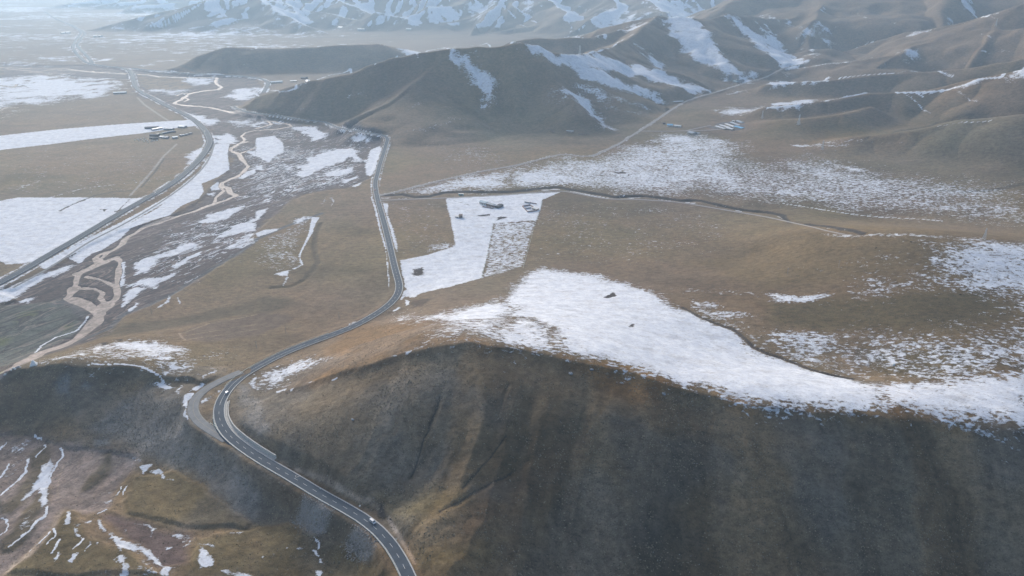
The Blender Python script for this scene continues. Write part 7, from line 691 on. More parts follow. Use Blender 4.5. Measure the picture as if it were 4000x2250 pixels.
('river_bed',8,[(-2131.2,3083.3),(-1973.7,3029.4),(-1772.4,3033),(-1732.8,3073.6),(-1538.1,2970.4),(-1180.4,2690),(-926.4,2660.4),(-907.1,2601.7),(-815,2402),(-782.3,2279.4),(-777,2017.4),(-667.7,1877.2),(-459.5,1764.5),(-297.2,1605.8),(-278.4,1557),(-263.2,1377.1),(-255.3,1278.3),(-292.4,1211.1),(-341.5,1197.7),(-372.2,1153.3),(-375.1,1054.6),(-378.8,995.1),(-367.8,910.2),(-386.3,850.8),(-400.2,792.1),(-408,768.6),(-432,710.6),(-423.7,663.9),(-434,636.5),(-459.5,591.2),(-456.6,548.3),(-489,539.8),(-612.9,708.1),(-590,740.6),(-577.2,756.1),(-613.8,777.6),(-599.6,832.8),(-592.4,935.4),(-578.6,990.7),(-534.5,1056.5),(-524,1158.3),(-544.7,1339.7),(-630.3,1580.1),(-661.7,1570.4),(-732.8,1725.2),(-959,2020.3),(-1156.5,2257.9),(-1337.6,2596),(-1557.1,2645),(-1744.2,2779.3),(-1818,2695.2),(-1819,2608.6)]),
('brown',6,[(-1382,2705.8),(-1193.6,2657.6),(-1053.3,2427.2),(-1094.2,2361.9),(-1184,2382.1),(-1270.4,2475)]),
('sage',7,[(-620.9,736),(-590,740.6),(-545.6,751.8),(-527.1,754.1),(-504.2,740.2),(-481.5,726.1),(-476.4,727),(-469.5,708.3),(-465.4,673.2),(-475,612.8),(-462.8,576.2),(-475.1,572.7),(-497,562.4)]),
('green',6,[(-556.7,714.8),(-546.1,724.6),(-535,703),(-546.1,703.2)]),
('green',5,[(-541,665),(-527.7,665.4),(-522.4,652.3),(-532.5,652)]),
('green',5,[(-492.3,682.4),(-479,697.3),(-475.2,679),(-484.2,668.5)]),
('mud',4,[(-536.2,742.2),(-527.9,759.5),(-503.1,740.4),(-477.6,727.1),(-470.9,710.7),(-487.4,720.7),(-506.2,733.9)]),
('dark_grass',7,[(-441.1,675.8),(-368,704.2),(-294.8,741.4),(-282.1,704.3),(-347.8,683.4),(-395.6,652),(-432.2,642)]),
('dark_grass',8,[(-298.9,753.6),(-264,754.5),(-244.9,720.6),(-280.1,698.3)]),
('plough',4,[(-344.2,652.4),(-333.2,674.6),(-281.1,701.3),(-269.5,707.7),(-231.2,690),(-237.3,674.1),(-259,637.5),(-290.4,621.4),(-325.7,627.4)]),
('slope',9,[(-509.2,565.9),(-453.3,543.9),(-427.6,547.3),(-373.8,546.8),(-344.8,549.6),(-326.7,547.4),(-316.8,541.1),(-326.3,534.5),(-342.9,513.5),(-352.3,504.2),(-369.7,497.9),(-391.2,490.2),(-454.7,487.7)]),
('scree',7,[(-315.1,536.1),(-292.8,517.1),(-283.3,516.1),(-271,494.9),(-258.8,473.8),(-243.5,459.4),(-265.1,458.7),(-287.2,461.6),(-306,467.5),(-347.8,486.4),(-338.9,504.1),(-322,524.2)]),
('scree',6,[(-242.9,456.9),(-202.7,429.7),(-208.6,430.5),(-219.4,426.9),(-226.9,419.4),(-236.9,425.4),(-257.9,438.9),(-284.4,454.7),(-294.4,459.5),(-292.4,474.1)]),
('rock',3,[(-398.8,530.3),(-393.5,535.8),(-386.6,535.8),(-376.9,517.8),(-392.6,522.3)]),
('rock',3,[(-341.6,476.9),(-336.2,479.5),(-326.7,478.5),(-323.4,469.9),(-334.5,469.3)]),
('rock',3,[(-366.8,527.5),(-366.7,535.2),(-360,533.5),(-360.4,526.6)]),
('slope',10,[(-215.5,501),(-186.3,500.1),(-164.7,499.6),(-134.2,495.5),(-107.9,488.1),(-91.9,489.3),(-72.2,491.1),(-56.1,487.5),(-29,485.4),(0,480.1),(22.8,475.5),(37.8,471.6),(52.6,466.7),(81.8,457.2),(103.8,454.5),(125.2,449.8),(147,448.1),(167.1,439.9),(185.9,433.8),(208.2,435.5),(243.9,434.4),(295.5,435.5),(331.2,431.9),(380.1,428.4),(337.1,335.7),(-32.3,294.8),(-54.1,313.1),(-66.6,340.2),(-78.7,358.2),(-105.4,379.6),(-129.3,395.7),(-162.9,415.7),(-191.7,437.8),(-211.1,455.7),(-224.1,477),(-235.6,495.2),(-240,520.7),(-235.8,532.7)]),
('rust',12,[(39.5,474.1),(67.8,467.9),(105.8,467.4),(126.5,456.8),(110.2,447.9),(87.3,442.3),(65.9,447.4),(52.2,460.4),(40.6,467.3)]),
('rust',10,[(151.4,450.9),(168.6,445.8),(179.2,439.1),(173.7,436.8),(160,440.5)]),
('rust',9,[(203.1,443.1),(224.7,441.8),(254.9,443.5),(289.9,439.6),(318.5,436.4),(286.9,433.8),(251.8,436.1),(208.6,437.2)]),
('rust',10,[(-187.9,505.4),(-158.5,524.7),(-127.5,503.7),(-93,496.5),(-69.3,499.8),(-52.9,494.9),(-33.3,494.5),(-17.3,483.1),(-44.3,485.4),(-60.2,488.7),(-84.1,490.4),(-108,488.8),(-138.7,497.6),(-170,503.2)]),
('rust',14,[(-164.4,668),(-81.3,594.1),(-66.4,509.4),(-102.2,502.3),(-142.4,531.2),(-174.9,551.9)]),
('turf',25,[(213.7,835.3),(326.9,852.5),(337,883.3),(409.6,795.1),(501.7,773.5),(520.4,727.6),(455.7,686.9),(408.1,694.5),(336.8,695.2),(276.4,701.2)]),
('olive',14,[(262.1,658.5),(398.5,652.7),(476.6,650.6),(488.5,621.2),(454.9,597.3),(402.9,586.8),(350.4,590.7),(289.1,598.3),(249.3,619.5)]),
('olive',14,[(310,560.4),(388.8,545.1),(419,524.3),(357.9,505.3),(307.5,517.4)]),
('yellow',10,[(-84.1,372.9),(-57.2,371.4),(-30.6,365.5),(0,384.5),(0,379.4),(-30.1,356.9),(-54.5,346.8),(-74.6,352.5),(-80.5,361.4)]),
('yellow',12,[(-58.8,327.6),(-34.5,328),(-16.9,336.8),(-19.6,328.1),(-39,310.3),(-54.9,319.8)]),
('brown_slope',14,[(-30.1,356.9),(0,380),(48.3,407.7),(40.7,396.6),(19.8,378.8),(6.4,364.9),(0,352.9),(-11,350),(-29.2,339.6)]),
('scree',4,[(-235.2,535.3),(-227.2,528.4),(-219.8,512.2),(-209.7,494),(-191.7,467.5),(-178.3,445.6),(-189.7,446.6),(-208,465.5),(-223.7,494),(-232.6,520.5)]),
('stone_slope',4,[(-150.7,377.9),(-142.3,383.5),(-117.9,369.2),(-125.3,362),(-132.5,364)]),
('stone_slope',4,[(-108.1,352.3),(-100.4,353.6),(-86.4,339.5),(-87.3,335.6),(-92.7,335.8),(-103,342.9)]),
('dark_grass',5,[(-119.1,368.6),(-101.4,358.9),(-107.5,353.2),(-124,361.8)]),
('slope',5,[(-181.9,401.9),(-145.4,384.2),(-150.7,377.9),(-175.5,379.1)]),
('scree',5,[(-248.6,446.7),(-207.6,430),(-181.9,403.1),(-177,382.5),(-196.7,386.7),(-213.9,404.8)]),
('olive',6,[(-281.3,407),(-287.3,438.4),(-257.3,437.6),(-224.7,414.2),(-202.6,393.8),(-181.4,381.6),(-182.9,376),(-220,375.9),(-268.9,391.4)]),
('olive',8,[(-209,365.1),(-175,377.3),(-159.1,329.4),(-199.6,327.5),(-207.4,350)]),
('olive',6,[(-175.3,378.2),(-150,375.7),(-132.2,362.9),(-107.3,351.4),(-84,330.5),(-68.8,313.2),(-159.1,329.4)]),
('olive',6,[(-316.5,377.4),(-315.3,398.6),(-281.5,364.5),(-257.3,356.3),(-220.5,332.6),(-318.6,335.1),(-317.5,352.1)]),
('gravel',4,[(-446.3,486.7),(-395.9,487.8),(-374,479.2),(-357.7,473.4),(-339.2,468.4),(-301.1,462),(-294.4,457.6),(-294.2,441),(-292.2,415.1),(-290,401.3),(-300.7,395.5),(-319.4,398.4),(-316.9,380.3),(-320.2,337.5),(-333.4,323.7)]),
('dark_grass',3,[(-376.9,478),(-367.8,467.6),(-361.2,440.7),(-358.3,424.9),(-352.2,400.9),(-352.3,390.2),(-359.9,391.2),(-376.4,415),(-367,408),(-372.2,431.6),(-374.7,444.7),(-387.4,468.2)]),
('dark_grass',3,[(-353.2,424.9),(-345.9,424.2),(-329,394.9),(-327.9,374.3),(-331.2,358.2),(-337.4,357.4),(-346.5,371.2),(-342.5,375.4),(-345.1,395.7)]),
('dark_grass',3,[(-325,438.7),(-326.1,460.1),(-320.1,464.4),(-311.1,442.9),(-315.2,423.9),(-318.4,416.6)]),
('purple',4,[(-292.4,395.8),(-275.5,390.3),(-249.4,380.2),(-214.1,369.3),(-214.8,365.9),(-204.8,344.3),(-223.4,341.3),(-237.2,354.5),(-268.6,370.9),(-281.9,382.8)]),
('tan',2,[(-319.4,398.4),(-318.7,399.6),(-315.8,385.4),(-312.1,373.5),(-312.8,350.8),(-319.6,336.6),(-323,340.3),(-319,379.2)]),
('pit',3,[(-109.2,710.1),(-96.2,712.9),(-85.3,704.3),(-87.2,691.9),(-92.4,681.4),(-104.4,690.7)]),
('ditch',1.5,[(-88,369.7),(-83,370.1),(-80.7,363.3),(-83.1,361.2),(-88.6,363.4)]),
('dark_patch',2,[(99.8,698.2),(109.7,715.7),(113.6,704.2),(105.8,687.2),(101,690.7)]),
('dark_patch',2,[(110.2,591.1),(115.5,594.8),(114.3,582.2),(109.6,581.7)]),
('dark_patch',2,[(-632.7,1086.1),(-622.6,1094.7),(-612.7,1084.3),(-623.3,1074.1)]),
('dark_patch',2,[(-662.9,1092),(-653.1,1094.7),(-647.8,1081.6)]),
('dark_patch',2,[(-411.1,621.6),(-404.7,624.5),(-394.6,615.9),(-396.9,611.3)]),
('dark_patch',2,[(-399.6,631.5),(-388.7,630.2),(-382.1,625.5),(-385.5,620.8)]),
('dark_patch',2,[(-55.2,1044.6),(-37.7,1047.3),(-41.8,1034.7),(-53.9,1032.5)]),
('dark_patch',3,[(-29.5,1027.9),(-11.5,1032.7),(-6.9,1021.2),(-26.3,1018.3)]),
('dark_patch',4,[(-130.2,822.9),(-115.4,824.9),(-99.4,802.7),(-118.3,797.8)]),
('yard',4,[(688.2,2331.3),(746,2345.6),(731.3,2315.7),(692,2320.7)]),
('yard',6,[(459,1694.2),(532,1745.3),(543.3,1664.8),(523.2,1634.5),(461.8,1658.9)]),
('dark_patch',4,[(186.4,1308.3),(220.9,1289.8),(216.2,1283),(188.3,1293.7)]),
('olive',5,[(232.2,1268.7),(257.9,1260.9),(241.2,1247.5)])],
'groundlines': [
('ditch',4.2,[(-220.1,1156.1),(-184.4,1163.6),(-162,1146.2),(-137.5,1150.3),(-114.6,1173.6),(-80.7,1174.5),(0,1174.1),(51.6,1193.8),(77.9,1202.3),(102.5,1184.3),(150.5,1156.7),(171.4,1137.9),(187.1,1143.8),(215.3,1144.7),(246,1132.1),(275,1114.7),(292.2,1118.9),(307.2,1114.3),(333.3,1090.7),(364.3,1062.4),(394.8,1048.9),(409.9,1027.3),(394.2,955.8),(410.4,937.2),(415.3,887.5),(414.8,844.9),(421.2,807.1)]),
('ditch',0.5,[(-52.5,440.3),(-53.9,430.8),(-57.5,422.4),(-59.1,415.6),(-61.6,411.4),(-64.1,400.2),(-66.1,392.4),(-68.4,388.1)]),
('ditch',0.5,[(-0.4,385),(-8.3,378.1),(-24.4,369.3),(-33.6,361.5),(-45.7,353.7)]),
('ditch',0.45,[(-3.9,408),(-11.9,396.8),(-21.6,384.8),(-27.3,377.9),(-32.2,371.6)]),
('ditch',1.7,[(176.8,663.5),(187.3,639.3),(202.9,616.6),(212.5,606.7),(217,589.9),(220.6,571.3),(229.5,558.1),(238.6,550.7),(249.3,539.4),(254.9,527.7),(265.2,516.3),(281.6,506.6)]),
('dark_grass',3,[(713.7,1426.3),(839.5,1554.5),(955.2,1610.6),(1019.7,1592.9)]),
('dark_grass',4,[(-290.3,785.3),(-267,784.2),(-255.6,809.1),(-254.1,862.1),(-274,919.5),(-287.3,982.9),(-290.8,1026.5)]),
('tan',1.2,[(-80.5,361.4),(-74.4,351.1),(-68.6,340.9),(-62.9,331),(-58.3,322.9)]),
('tan',1.4,[(-154.7,412),(-129.4,396.6),(-113.2,385.1),(-101.6,377),(-94.4,375),(-88.3,369.7)]),
('ditch',2,[(-721.5,1086.1),(-710.6,1169.1),(-689.1,1193.3),(-658.1,1200.1)]),
('pale',2,[(-742.9,1569.7),(-719.8,1454.4),(-691.9,1349),(-664.7,1232),(-650.8,1171.1)]),
('ditch',1.5,[(-707.7,1427.5),(-680.2,1327.7),(-655.3,1219.6)]),
('pale',2.5,[(-1140.8,2212.4),(-1059.2,2084.9),(-978.3,1971.4),(-875.4,1830.3)]),
('ditch',1.2,[(-641.2,1148.1),(-631,1101.7),(-620.3,1059),(-615.8,1006.7)]),
('pale',1,[(-786.4,1040.4),(-783.7,1050.2),(-750.3,1055.9),(-740.7,1070.8),(-720,1083.6)]),
('pale',0.9,[(-799.1,1096),(-756,1117.6),(-703.5,1140.5)]),
('pale',0.9,[(-628.8,881.4),(-647.6,879.4),(-665.2,876.1)]),
('ditch',1,[(-105.7,1128.1),(-76.4,1104.8),(-67.8,1093.6)]),
('pale',1,[(0,1126),(-28.5,1115.4),(-76.1,1099.4)]),
('ditch',1.2,[(-718.5,1081),(-720.7,1112.7),(-714.7,1145.8)]),
('plough_line',1,[(-339.6,649),(-325,680.5),(-281.1,701.3)]),
('plough_line',1,[(-331.3,642),(-296.6,662.3),(-270.7,671.1)]),
('plough_line',1,[(-326.8,627.6),(-297.9,639.8),(-265.2,655.3)]),
('tan',0.9,[(-343.4,650.7),(-333.6,635.9),(-325.7,627.4)]),
('dark_grass',5,[(658.4,1148.9),(743.9,1126.5),(793.1,1128.5),(845.9,1143.1)]),
('ditch',5,[(-3710.8,5484.3),(-3334.5,5171),(-2915.2,4972.6)]),
('ditch',8,[(-1135.3,4343.7),(-853.2,4371.4),(-352,4631.8),(0,4485.3)]),
('ditch',6,[(-837.8,4143.3),(-656.2,4213.8),(-328,4303.6)]),
('ditch',8,[(-1750.6,3107),(-1622.2,3229.5),(-1455.5,3348.7)]),
('bank',6,[(-1717.2,3082.6),(-1568,3031.6),(-1393.2,2915.4),(-1150.6,2706.8),(-931.5,2676.1)]),
('pale',2,[(411.2,1163.2),(414.1,1096)]),
('tan',0.4,[(-351.2,452.4),(-344.7,434.4),(-330.6,409.9)]),
('mud',3,[(-521.8,877.3),(-477.2,791.3)]),
('mud',4,[(-300.2,1071.7),(-339.7,1012.9),(-366.1,957.1)]),
('mud',4,[(-364.7,952.9),(-370.3,916.9),(-387.7,854.5),(-403.8,792.2)]),
('mud',4,[(-400.8,785.1),(-418.7,741),(-436.3,719.1),(-433.1,677.1),(-450.1,645.4)])],
'spots': {'a1':[(-52.9,1102.6,7.7),(-42.3,1094.4,7.8)],
'a2':[(-41.3,1093.5,7.8),(-30.3,1084.7,7.7)],
'a3':[(-29.7,1084.5,7.7),(-23.6,1079.5,7.8)],
'a4':[(-47.1,1085.7,7.8),(-31,1076.1,7.8),(-21.2,1089.1,7.7)],
'a5':[(-21.6,1077.4,7.8),(-13.6,1088.9,7.8)],
'a6':[(-40.2,1087.9,7.8),(-33.1,1083.8,7.7)],
'b1':[(16.5,1086.8,7.8),(24.2,1058.5,7.9),(39.5,1064.8,7.9),(28.7,1093.4,8)],
'b2':[(19.8,1074.8,7.8),(30.9,1078.7,7.9)],
'b3':[(31.3,1072.9,7.9),(38.3,1065.8,7.9)],
'b4':[(20.3,1109,7.8),(28,1104.1,8)],
'b5':[(28,1106.2,8),(40,1098.7,8)],
'e1':[(-86.7,1031,7.7),(-80.8,1029.2,7.9)],
'e2':[(-80.7,1029.2,7.9),(-75.7,1029,7.8)],
'teal':[(-89.6,1151.4,7.2),(-81.5,1151.1,7.2)],
'd1':[(474.7,1675.9,15.6),(487.7,1645.4,16.6)],
'd2':[(487.5,1687.6,16),(501.8,1655.3,17.4)],
'd3':[(504.1,1700.3,16.4),(515,1661.4,18.5)],
'd4':[(513.1,1656.7,18.5),(524.5,1633.4,20.4)],
'd5':[(493.6,1650.3,17),(502.4,1632.6,17.2)],
'd6':[(521.3,1719.9,16.8),(530,1680.5,19.8)],
'd7':[(539.5,1731.9,17.3),(545.5,1707.6,19.1)],
'd8':[(532.3,1736.9,17.1),(537.3,1734.2,17.2)],
'f1':[(396.8,1614.4,13.5),(406.1,1602.5,13.8)],
'f2':[(414.2,1610.1,13.9),(418.4,1605.2,14.1)],
'f3':[(419.7,1607.1,14.1),(426.1,1593,14.4)],
'g1':[(369.2,1703.9,12.5),(381.6,1700,12.9)],
'g2':[(383.7,1696.8,13),(397.2,1689.3,13.4)],
'g3':[(364.2,1731.9,12.5),(369.4,1729.3,12.6)],
'h1':[(124.1,1633.8,13.5),(139.7,1629,13.2)],
'h2':[(149.2,1619.1,11.6),(171.5,1615.9,10.9)],
'h3':[(88.2,1642.8,11.2),(96,1639.1,11.5)],
'h4':[(450.8,2017,16),(480.7,2027.1,15.7)],
'h5':[(379.1,1918.4,28.4),(413.9,1996.9,14.7)],
'i1':[(693.5,2327.1,32.7),(703.9,2309.3,34.2)],
'i2':[(711.5,2302.9,33.8),(735,2317.9,31.8)],
'i3':[(695.3,2310.4,30.4),(704.1,2297.9,31.5)],
'j1':[(-822.4,2499.4,1.6),(-788.3,2521.3,0.6)],
'j2':[(-750.9,2610.2,0.9),(-732,2605.8,0.8)],
'j3':[(-717.6,2551.3,1.1),(-527.6,1941,83.5)],
'j4':[(-767,2536.7,0.7),(-746.6,2543.5,0.8)],
'k1':[(-809,1629.6,1.1),(-800.8,1628.2,1.1)],
'k2':[(-797.9,1623.2,1.1),(-787,1623.2,1)],
'k3':[(-773.9,1621.2,0.9),(-765,1627.5,0.9)],
'k4':[(-838.8,1645.3,1.2),(-819.1,1645.9,1.1)],
'k5':[(-827,1619.9,1.2),(-818.5,1616.2,1.3)],
'k6':[(-862.2,1713.7,1),(-848.5,1735.8,0.9)],
'k7':[(-841.5,1723.6,0.8),(-818.6,1722,0.8)],
'k8':[(-890.3,1730.9,1.1),(-862,1738.5,1)],
'k9':[(-818.6,1750.7,0.8),(-801.5,1746.2,0.6)],
'k10':[(-814.5,1613.4,1.2),(-805.3,1616.9,1.1)],
'k11':[(-828.7,1654.7,1),(-822.5,1654.8,0.9)],
'tent':[(-823,1668.1,0.9),(-820.3,1668.3,0.9)],
'stacks':[(-821.2,1675.7,0.7),(-818.4,1680.5,0.8),(-815.5,1685.9,0.7),(-812.2,1691.1,0.7),(-808.9,1694.9,0.6),(-805.5,1696.9,0.6),(-768.7,1652.2,0.8),(-764.1,1654.2,0.7),(-760,1662.7,0.7),(-755.9,1674.6,0.6)],
'bales':[(-852.6,1603.9,1.2),(-848.8,1610.1,1.2),(-839.8,1597.6,1.2),(-845.1,1617.2,1.2),(-835.9,1603.7,1.3),(-840.9,1622.7,1.2),(-825.1,1590,1.2),(-821.5,1596.5,1.2),(-812.2,1582.5,1.3),(-808.2,1588.1,1.3),(-804.5,1595.4,1.2),(-800.6,1600.8,1.1),(-832.3,1610.2,1.2),(-809.9,1597.7,1.2)],
'l1':[(-1244.6,2273.4,0),(-1228.1,2277.5,-0)],
'l2':[(-1227.5,2279.4,-0),(-1210.1,2285.1,0)],
'l3':[(-2417,4339,3),(-2400.8,4346.2,2.9)],
'l4':[(-2394.9,4345.9,3),(-2379.2,4343.6,3.2)],
'l5':[(-2751.8,4599.9,2.2),(-2736.1,4614.9,2.2)],
'l6':[(-2729.3,4613.5,2.3),(-2713.1,4628,2.4)],
'm1':[(-1120.9,4850.6,18.2),(-1090.9,4831,19.6)],
'm2':[(-972,4741.5,12.7),(-946.4,4738.2,13)],
'm3':[(-939.9,4736.6,11.9),(-924.7,4738.8,11.8)],
'm4':[(-658.9,4691.7,17.5),(-628,4692,17.4)],
'n1':[(875.7,4383.8,129.4),(957.6,4612.8,117.8)],
'pylons':[(187.6,2060.6,141.5),(1158.9,2894.4,119.6),(635.5,1588.4,39.2),(1534.9,2399.2,190.9),(609.5,1751.2,22.7),(541.3,767.8,69.6),(620.8,1412.4,23.9)],
'poles':[(-184,678.6,12.2),(-229.4,640.8,14.2),(-307.5,541.8,22.5),(-402.7,714.8,0.2),(-728,2793.5,11),(308.2,733.3,40.6),(361.6,728.8,51.5),(-246.4,603.3,17.6)],
'stupa':[(-427.8,546.9,29.3),(-424,549.2,30)],
'white_stones':[(-423.2,549.7,30.1),(-443.1,548.5,27.5),(-440.3,546.6,27.9),(-437.2,548.6,28.3),(-443.8,545.8,27.3),(-448.5,543.5,24.8)],
'grey_stones':[(-439.8,549.2,28)],
'yellow':[(-454.4,547.7,23.4)],
'boulders':[(44.1,461.7,73.9),(60,464.8,75.3),(112.5,448.6,64.2),(327.1,530.2,41.9),(-116.1,433.6,51.9),(-101.3,373.4,24.7)],
'yaks':[(411.9,753.4,63.5),(451.7,756,69.7),(446.7,644.2,55.2)],
'car1':[(-90.7,357,24.8),(-83.5,349.5,24.9)],
'car2':[(-241.3,513.3,23.6),(-242,528.3,23.2)],
'car3':[(-234.7,1187,5.6),(-239,1210.9,5.4)],
'car4':[(-214.6,1114.3,5.9),(-209.4,1088.4,6)],
'car5':[(-730.4,1694.9,1.9),(-716.9,1667.8,1.9)],
'car6':[(-610.4,1175.9,2.3),(-611.1,1155.4,2.3)],
'marker':[(-72.2,341.9,24.9),(-131.5,389.8,24.6)],
'culvert':[(-151.5,404.2,24.6)],
'fence':[(-27.5,1004.4,8),(-31,920.4,7.7),(-33.7,840.5,10.5),(-36.3,780.1,15.7)],
'fence2':[(49.7,1122.6,8),(44.7,1077.1,8),(30.9,974,7.7),(18.1,861.1,9.1),(13.8,817.3,12.5)],
'wall':[(-238.1,503,23.9),(-234.1,489.2,24.3),(-228.7,477.6,24.4),(-221.9,466.4,24.6),(-215.7,455.4,23.8),(-205.4,443.9,24.8),(-195.8,437.8,24.7),(-188,431.2,24.8),(-181.2,425.9,24.7),(-174.7,421.4,24.6)]},
}

# ---------------------------------------------------------------- terrain maths
CAM_Z = 350.0

NTAB = np.random.RandomState(5).rand(65536)

def vnoise(x, y, seed=0):
    ix = np.floor(x); iy = np.floor(y)
    fx = x - ix; fy = y - iy
    fx = fx * fx * (3 - 2 * fx); fy = fy * fy * (3 - 2 * fy)
    ix = (ix + seed * 37).astype(np.int32) & 255; iy = ((iy + seed * 101).astype(np.int32) & 255) << 8
    ix1 = (ix + 1) & 255; iy1 = (iy + 256) & 65535
    a = NTAB[iy + ix]; c = NTAB[iy1 + ix]
    a = a + (NTAB[iy + ix1] - a) * fx
    c = c + (NTAB[iy1 + ix1] - c) * fx
    return a + (c - a) * fy

def fbm(x, y, wl, octv=3, seed=0):
    s = np.zeros_like(x); amp = 1.0; tot = 0.0
    for o in range(octv):
        ca, sa = math.cos(0.6 * o + seed), math.sin(0.6 * o + seed)
        s += amp * (vnoise((x * ca - y * sa) / wl + 17.3 * o, (x * sa + y * ca) / wl - 9.1 * o, seed + o) - 0.5)
        tot += amp; amp *= 0.5; wl *= 0.5
    return s / tot * 2.0

def sstep(a, b, v):
    t = np.clip((v - a) / (b - a), 0, 1)
    return t * t * (3 - 2 * t)

def rbf_fit(pts):
    p = np.array(pts, float)
    d = np.hypot(p[:, None, 0] - p[None, :, 0], p[:, None, 1] - p[None, :, 1])
    A = -np.sqrt(d * d + 20.0 ** 2)
    n = len(p)
    M = np.zeros((n + 1, n + 1)); M[:n, :n] = A + np.eye(n) * 1.2; M[:n, n] = 1; M[n, :n] = 1
    w = np.linalg.solve(M, np.append(p[:, 2], 0))
    return p, w

def rbf_eval(fit, x, y):
    p, w = fit
    s = np.full_like(x, w[-1])
    for i in range(len(p)):
        s -= w[i] * np.sqrt((x - p[i, 0]) ** 2 + (y - p[i, 1]) ** 2 + 400.0)
    return s

def smax(a, b, k):
    h = np.clip(0.5 + 0.5 * (a - b) / k, 0, 1)
    return b + (a - b) * h + k * h * (1 - h)

def seg_project(x, y, ax, ay, bx, by):
    dx, dy = bx - ax, by - ay
    L2 = dx * dx + dy * dy + 1e-9
    t = np.clip(((x - ax) * dx + (y - ay) * dy) / L2, 0, 1)
    return t, np.hypot(x - ax - t * dx, y - ay - t * dy), math.sqrt(L2)

def terrain_raw(x, y, D):
    """smooth land form: control points, then ridges with spurs."""
    if 'fit' not in D:
        D['fit'] = rbf_fit(D['base'])
    h = rbf_eval(D['fit'], x, y)
    base = h.copy()
    far = sstep(1300, 3200, y)
    for ri, (slope, rnd, spur, pts) in enumerate(D['ridges']):
        zmax = max(p[2] for p in pts)
        reach = zmax / slope * 1.5 + 80
        xs = [p[0] for p in pts]; ys = [p[1] for p in pts]
        m = (x > min(xs) - reach) & (x < max(xs) + reach) & (y > min(ys) - reach) & (y < max(ys) + reach)
        if not m.any():
            continue
        xx, yy = x[m], y[m]
        wx = xx + fbm(xx, yy, 160, 2, 50 + ri) * (8 + 0.006 * yy)
        wy = yy + fbm(xx, yy, 160, 2, 90 + ri) * (8 + 0.006 * yy)
        best = np.full_like(xx, -1e4); s0 = 0.0
        for a, b in zip(pts[:-1], pts[1:]):
            t, d, L = seg_project(wx, wy, a[0], a[1], b[0], b[1])
            s = s0 + t * L; s0 += L
            side = np.sign((b[0] - a[0]) * (wy - a[1]) - (b[1] - a[1]) * (wx - a[0]))
            s = s + fbm(xx, yy, 90, 2, 150 + ri) * 14
            n = 1.1 - 2.6 * np.abs(vnoise(s / spur, side * 3.7 + d / 900, 7 + ri) - .5) - 1.3 * np.abs(vnoise(s / spur * 2.9, side * 5.1 + d / 300, 31 + ri) - .5)
            sl = slope * (1 + 0.60 * n)
            hh = a[2] + (b[2] - a[2]) * t - sl * (np.sqrt(d * d + rnd * rnd) - rnd)
            best = np.maximum(best, hh)
        k = 9 + 0.008 * np.clip(yy - 800, 0, 3000)
        h[m] = smax(best, h[m], k)
    # crisp brows where the turf breaks off into steep faces
    for A, L, pts in D['brows']:
        reach = L * 6
        P = np.array(pts, float)
        wx = x + fbm(x, y, 34, 3, 41) * 7; wy = y + fbm(x, y, 34, 3, 42) * 7
        m, d, s, z, sd = path_dist(wx, wy, pts, reach)
        if len(m):
            dd = np.where(sd < 0, d, 0)
            end = sstep(0, 40, s) 
            h[m] -= A * end * (dd / L) * np.exp(1 - dd / L)
    rel = np.clip(h - base, 0, 120)
    h = h + fbm(x, y, 170, 3, 3) * rel * 0.10
    h = h + fbm(x, y, 60, 3, 5) * (0.35 + 0.03 * rel)
    h = h + fbm(x, y, 11, 2, 8) * 0.16
    # wash lines running down the near hillside
    m = np.nonzero((y < 520) & (x > -150))[0]
    if len(m):
        xx, yy = x[m], y[m]
        k = sstep(465, 410, yy) * sstep(-150, -60, xx - (yy - 380) * .35)
        u = xx * .93 - yy * (.36 - .0009 * np.clip(xx, -100, 300)) + fbm(xx, yy, 60, 3, 12) * 22
        v = xx * .36 + yy * .93
        h[m] += k * ((.5 - np.abs(vnoise(u / 27.0, v / 170.0, 21) - .5) * 2) * 4.2 + (vnoise(u / 8.0, v / 34.0, 22) - .5) * 1.0 + fbm(xx, yy, 7.0, 3, 24) * .55)
    return h

def path_dist(x, y, pts, pad):
    """distance, arc length and z of the nearest point on a polyline; index mask of points within pad"""
    P = np.array(pts, float)
    m = np.nonzero((x > P[:, 0].min() - pad) & (x < P[:, 0].max() + pad) & (y > P[:, 1].min() - pad) & (y < P[:, 1].max() + pad))[0]
    if len(m) == 0:
        return m, None, None, None, None
    xx, yy = x[m], y[m]
    bd = np.full(len(m), 1e9); bs = np.zeros(len(m)); bz = np.zeros(len(m)); sd = np.zeros(len(m)); s0 = 0.0
    for a, b in zip(P[:-1], P[1:]):
        L = math.hypot(b[0] - a[0], b[1] - a[1])
        q = np.nonzero((xx > min(a[0], b[0]) - pad) & (xx < max(a[0], b[0]) + pad) & (yy > min(a[1], b[1]) - pad) & (yy < max(a[1], b[1]) + pad))[0]
        if len(q):
            t, d, _ = seg_project(xx[q], yy[q], a[0], a[1], b[0], b[1])
            c = d < bd[q]
            qq = q[c]
            bd[qq] = d[c]; bs[qq] = s0 + t[c] * L
            sd[qq] = np.sign((b[0] - a[0]) * (yy[qq] - a[1]) - (b[1] - a[1]) * (xx[qq] - a[0]))
            if P.shape[1] > 2:
                bz[qq] = a[2] + (b[2] - a[2]) * t[c]
        s0 += L
    keep = bd < pad
    return m[keep], bd[keep], bs[keep], bz[keep], sd[keep]

